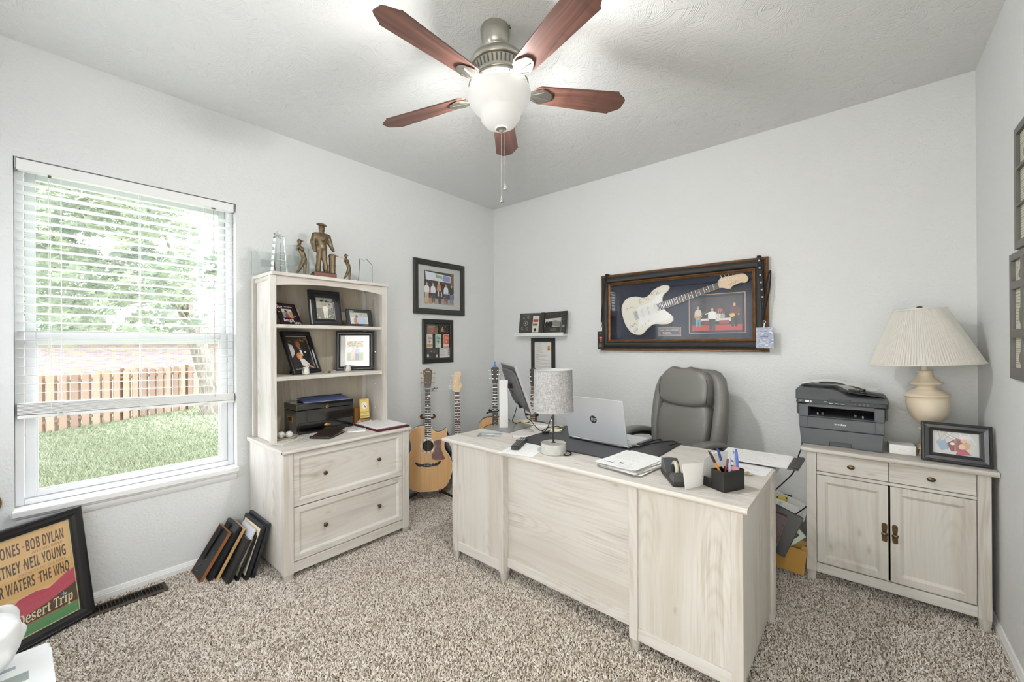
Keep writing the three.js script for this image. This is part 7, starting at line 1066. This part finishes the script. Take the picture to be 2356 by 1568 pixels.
{ // slumped pile of folders: each stands on its lower left corner
  const put2 = (name, lab, cat, w, h, t, pos, roll, lean, mat, partName, extra) => { const g = thing(name, lab, cat, pos, 0, 'folders slumped beside the cabinet'); g.rotation.set(lean, 0.12, -roll, 'YXZ'); obj(partName, bx(w, h, t, 0, h / 2, 0, 0.003), mat, g); if (extra) extra(g); return g; };
  const kraft = std(0xc8a05c, 0.8);
  put2('expanding_envelope', 'tan expanding envelope at the bottom of the slumped folders', 'envelope', 0.3, 0.17, 0.004, [2.672, 0.037, 0.452], 0.12, -0.12, kraft, 'back_leaf', (g) => { obj('front_leaf', put(bx(0.3, 0.14, 0.003, 0, 0.07, 0, 0.001), 0, 0, 0.075, 0.1, 0, 0), std(0xb98c46, 0.8), g); obj('gusset', [0.02, 0.045].map((z) => put(bx(0.03, 0.15, 0.003, 0, 0.075, 0, 0.001), 0.138, 0, z, 0, 0.5, 0)), kraft, g); });
  put2('paper_bundle', 'thick bundle of white pages among the slumped folders', 'papers', 0.2, 0.32, 0.028, [2.54, 0.07, 0.478], 0.8, -0.15, M.paper, 'pages', (g) => { obj('tab', bx(0.028, 0.06, 0.029, 0.085, 0.27, 0, 0.001), std(0xdc8a52, 0.7), g); obj('green_cover', bx(0.2, 0.32, 0.002, 0, 0.16, 0.016, 0.0005), std(0xd3dfcf, 0.7), g); });
  put2('black_folder', 'black folder with a green tag leaning on the white pages', 'folder', 0.22, 0.3, 0.016, [2.512, 0.115, 0.512], 0.85, -0.15, std(0x111211, 0.35), 'cover', (g) => obj('tag', bx(0.014, 0.014, 0.018, 0.095, 0.285, 0, 0.001), std(0x3f7a5c, 0.5), g));
  put2('black_case', 'grey-black zip case leaning above the black folder', 'case', 0.22, 0.25, 0.03, [2.64, 0.155, 0.545], 0.38, -0.18, std(0x2b2b2a, 0.4), 'case', (g) => obj('zip', bx(0.222, 0.252, 0.006, 0, 0.125, 0, 0.002), M.blackMatte, g));
  put2('burgundy_binder', 'dark burgundy leather binder on top of the slumped folders', 'binder', 0.2, 0.22, 0.026, [2.60, 0.17, 0.585], 0.3, -0.2, std(0x4b2426, 0.35), 'cover', (g) => obj('pages', bx(0.192, 0.21, 0.014, 0.006, 0.106, 0, 0.001), std(0xb39a72, 0.8), g));
}
// ---------- on the floor at the left ----------
{ // framed poster leaning under the window
  const w = 0.75, h = 0.54; 
  picture('framed_poster', 'black framed orange concert poster leaning against the wall under the window', 'poster', { w, h, fw: 0.048, t: 0.026, mat: std(0x1b1c1e, 0.3), pos: [0.121 + 0.5 * w / 2, 0.001, 3.12 + 0.866 * w / 2], turn: 2.094, tilt: 0.168,
    print: drawn(1400, 950, (x, W_, H_) => {
      fillR(x, '#e6c28c', 0, 0, W_, H_); fillR(x, '#e3b877', 0, H_ * 0.4, W_, H_ * 0.2);
      const cond = (t, right, y, sz, c, k = 0.36) => { x.save(); x.translate(right, y); x.scale(k, 1); x.fillStyle = c; x.font = `bold ${sz}px sans-serif`; x.textAlign = 'right'; x.fillText(t, 0, 0); x.restore(); };
      cond('THE ROLLING STONES', 1012, 175, 150, '#6e5a55'); blob(x, '#d97a5c', 1036, 120, 10, 10); cond('BOB DYLAN', 1350, 175, 150, '#6e5a55'); cond('AND HIS BAND', 1330, 215, 34, '#b59878', 1);
      cond('PAUL McCARTNEY', 1000, 345, 150, '#66554a'); blob(x, '#d97a5c', 1026, 292, 10, 10); cond('NEIL YOUNG', 1350, 345, 150, '#66554a'); cond('PROMISE OF THE REAL', 1340, 388, 34, '#b59878', 1);
      cond('ROGER WATERS', 1090, 515, 150, '#5a4a3e'); blob(x, '#d9705a', 1118, 462, 10, 10); cond('THE WHO', 1360, 515, 150, '#5a4a3e');
      polyg(x, '#c9566a', [[0, 760], [200, 640], [420, 600], [620, 690], [820, 700], [960, 590], [1090, 575], [1180, 600], [1260, 560], [1330, 520], [1400, 505], [1400, 800], [0, 800]]);
      for (let i = 0; i < 60; i++) { x.strokeStyle = 'rgba(230,130,130,0.5)'; x.lineWidth = 2; x.beginPath(); x.moveTo(700 + i * 14, 800); x.lineTo(760 + i * 14, 620); x.stroke(); }
      polyg(x, '#e6c28c', [[700, 560], [820, 640], [900, 600], [940, 560]]);
      polyg(x, '#5c4632', [[0, 860], [400, 800], [800, 830], [1000, 760], [1150, 730], [1280, 690], [1400, 650], [1400, 880], [0, 880]]);
      fillR(x, '#d0604e', 0, 838, W_, 8); fillR(x, '#5f9a63', 0, 846, W_, 104); for (let i = 0; i < 2200; i++) fillR(x, ['#6fae72', '#4f8a55', '#79b27a'][i % 3], R() * W_, 848 + R() * 100, 3, 3);
      x.save(); x.translate(925, 832); x.rotate(-0.05); x.fillStyle = '#efe6c4'; x.font = 'italic bold 128px serif'; x.fillText('Desert Trip', 0, 0, 430); x.restore(); polyg(x, '#7fb6cf', [[1285, 690], [1292, 712], [1314, 718], [1292, 724], [1285, 746], [1278, 724], [1256, 718], [1278, 712]]);
      x.strokeStyle = '#e9e3b4'; x.lineWidth = 8; x.strokeRect(4, 4, W_ - 8, H_ - 8);
    }, 0.5) });
}
{ // floor register
  const v = thing('floor_vent', 'dark brown metal floor vent beside the baseboard under the window', 'vent', [0.118, -0.004, 2.985], 0.0);
  const dk = std(0x4a4238, 0.5, { metalness: 0.4 });
  obj('rim', put(moulding(0.105, 0.31, [[0, 0], [0, 0.003], [0.004, 0.007], [0.018, 0.008], [0.018, 0]]), 0, 0.004, 0, -Math.PI / 2, 0, 0), dk, v); obj('duct', bx(0.075, 0.002, 0.28, 0, 0.001, 0, 0), M.blackMatte, v);
  for (let k = 0; k < 18; k++) obj('louver', bx(0.072, 0.007, 0.003, 0, 0.0075, -0.128 + k * 0.015, 0.0005), dk, v);
  obj('damper_lever', bx(0.006, 0.012, 0.008, 0.02, 0.012, -0.132, 0.001), dk, v);
}
// frames stacked against the side of the file: bottom edge from the wall outwards, leaning to the file
{
  const stack = (lab, x0, x1, z, h, tilt, t, o = {}) => {
    const w = x1 - x0, g = thing('framed_picture', lab, 'picture frame', [(x0 + x1) / 2, 0.001, z], o.turn || 0, 'frames stacked against the file'); g.rotation.set(-tilt, o.turn || 0, 0, 'YXZ');
    obj('frame', put(moulding(w, h, [[0, -t], [0, 0], [(o.rw || 0.022) - 0.002, 0], [o.rw || 0.022, -0.004], [o.rw || 0.022, -t]]), 0, h / 2, 0), o.mat || M.black, g, o.crease);
    obj('back_board', bx(w - (o.rw ? 0.006 : 0.03), h - (o.rw ? 0.006 : 0.03), 0.004, 0, h / 2, o.sunk ? -0.008 : -0.003, 0.0005), o.board || std(0x1a1c1e, 0.55), g);
    if (o.leg) { obj('easel_leg', put(bx(w * 0.3, h * 0.62, 0.003, 0, 0, 0, 0.001), -w * 0.2, h * 0.64, 0.007, 0.03, 0, -0.12), M.blackMatte, g); }
    for (const [cx, cy, s] of o.clips || []) obj('turn_button', put(bx(0.028, 0.004, 0.003, 0, 0, 0, 0.001), cx * w, cy * h, 0.002, 0, 0, s), M.nickelDark, g);
    if (o.photo) obj('mat_board', put(moulding(w - 0.04, h - 0.04, [[0, -0.001], [0.0, 0.001], [0.03, 0.001], [0.03, -0.001]]), 0, h / 2, -0.001), std(0xe2d6ba, 0.7), g);
    return g;
  };
  stack('black backed wooden photo frame with an easel leg, outermost of the leaning frames', 0.04, 0.225, 2.706, 0.275, 0.555, 0.016, { rw: 0.004, mat: std(0x9a5f34, 0.5), board: std(0x15181b, 0.5), leg: true, clips: [[0.3, 0.55, 0.5], [0.1, 0.36, 0.3], [-0.12, 0.2, 0.8], [-0.1, 0.1, 0.2]] });
  stack('black frame with a grey back, second of the leaning frames', 0.05, 0.25, 2.669, 0.3, 0.53, 0.018, { mat: std(0x26282b, 0.4), board: std(0x3a3d40, 0.5), leg: true, clips: [[0.2, 0.85, 0.2], [0.2, 0.45, 1.2]] });
  stack('black frame with a pale wood edge, third of the leaning frames', 0.07, 0.27, 2.641, 0.285, 0.51, 0.016, { rw: 0.004, mat: std(0xd2a870, 0.5), board: std(0x101113, 0.5) });
  stack('short black frame with a sunk back, fourth of the leaning frames', 0.16, 0.362, 2.61, 0.235, 0.47, 0.02, { mat: std(0x22252a, 0.35), board: std(0x2a2e34, 0.35), sunk: true, clips: [[0.1, 0.45, 0.4]] });
  stack('slim black frame, fifth of the leaning frames', 0.17, 0.372, 2.566, 0.245, 0.43, 0.012, { mat: std(0x1b1c1e, 0.4), photo: true });
  stack('large black frame with a cream mat leaning next to the file', 0.1, 0.402, 2.532, 0.292, 0.325, 0.018, { mat: std(0x1f2226, 0.35), board: std(0x8a6f48, 0.6), photo: true, sunk: true });
  stack('large plain black frame leaning directly on the file', 0.1, 0.405, 2.502, 0.298, 0.3, 0.018, { mat: std(0x25282c, 0.35) });
  const pg = thing('booklet', 'white booklet tucked between the leaning frames', 'booklet', [0.25, 0.07, 2.546], 0.0); pg.rotation.set(-0.45, 0.0, 0, 'YXZ'); obj('pages', bx(0.2, 0.2, 0.007, 0, 0.1, 0, 0.001), M.paper, pg); obj('cover', bx(0.204, 0.2, 0.002, 0, 0.1, 0.0045, 0.0005), std(0xd3d4dc, 0.5), pg);
}
{ // white carton and crumpled cloth bag in the foreground
  const b = thing('white_carton', 'white cardboard carton with grey print near the camera, lower left', 'box', [1.375, 0, 3.515], 0.02);
  obj('carton', bx(0.5, 0.42, 0.48, 0, 0.21, 0, 0.012), std(0xeceeee, 0.6), b);
  obj('top_print', plane(0.4, 0.48).rotateX(-Math.PI / 2).rotateY(Math.PI / 2 * 0).translate(0, 0.4206, 0), drawn(512, 614, (x, a, c) => { fillR(x, '#eff1f1', 0, 0, a, c); fillR(x, '#a4a9b6', 40, 90, 22, 110); fillR(x, '#98a29c', 110, 60, 60, 130); textLines(x, 230, 200, 220, 4, 18, '#a8acb4', 6, 4); x.fillStyle = '#dfe1e1'; x.fillRect(480, 0, 6, c); }, 0.6), b, { uv: true });
  b.userData.label = 'white cardboard carton with grey print on the floor beside the poster';
  const c = thing('cloth_bag', 'crumpled white cloth bag on top of the white carton', 'bag', [1.225, 0.421, 3.45], 0.4);
  const g = new THREE.IcosahedronGeometry(1, 24), p = g.attributes.position;
  for (let i = 0; i < p.count; i++) { const v = V3().fromBufferAttribute(p, i), a = Math.atan2(v.z, v.x); const fold = Math.sin(a * 7 + v.y * 3) * 0.06 + Math.sin(a * 13 - v.y * 7) * 0.03 + Math.sin(v.y * 11 + a * 2) * 0.035; const r = 1 + fold * (0.6 + 0.6 * Math.abs(v.y)); const neck = v.y > 0.2 ? 1 - 0.45 * smooth(0.2, 0.75, v.y) + 0.25 * smooth(0.75, 1, v.y) : 1; p.setXYZ(i, v.x * r * 0.105 * neck, Math.max((v.y + 0.85) * 0.125 * (1 + fold), 0), v.z * r * 0.12 * neck); }
  g.computeVertexNormals(); obj('bag', mergeVertices(g), std(0xe9ebec, 0.8), c); obj('tie', put(new THREE.TorusGeometry(0.062, 0.007, 8, 28).rotateX(Math.PI / 2).scale(1, 1, 1.1), 0, 0.178, 0), std(0xdfe1e2, 0.8), c);
  const k = thing('oval_plaque', 'small oval brass-rimmed plaque on the wall beside the window sill', 'plaque', [0.001, 0.612, 3.432], Math.PI / 2);
  obj('plate', put(new THREE.CylinderGeometry(1, 1, 0.006, 36).rotateX(Math.PI / 2).scale(0.019, 0.032, 1), 0, 0, 0.003), std(0xd9c48c, 0.4), k); obj('rim', put(new THREE.TorusGeometry(1, 0.16, 8, 40).scale(0.021, 0.035, 0.02), 0, 0, 0.005), std(0x8a6a35, 0.35, { metalness: 0.7 }), k);
  obj('hook', put(bx(0.012, 0.01, 0.006, 0, 0, 0, 0.002), 0, 0.042, 0.004), M.white, k);
}
renderer.render(scene, camera);
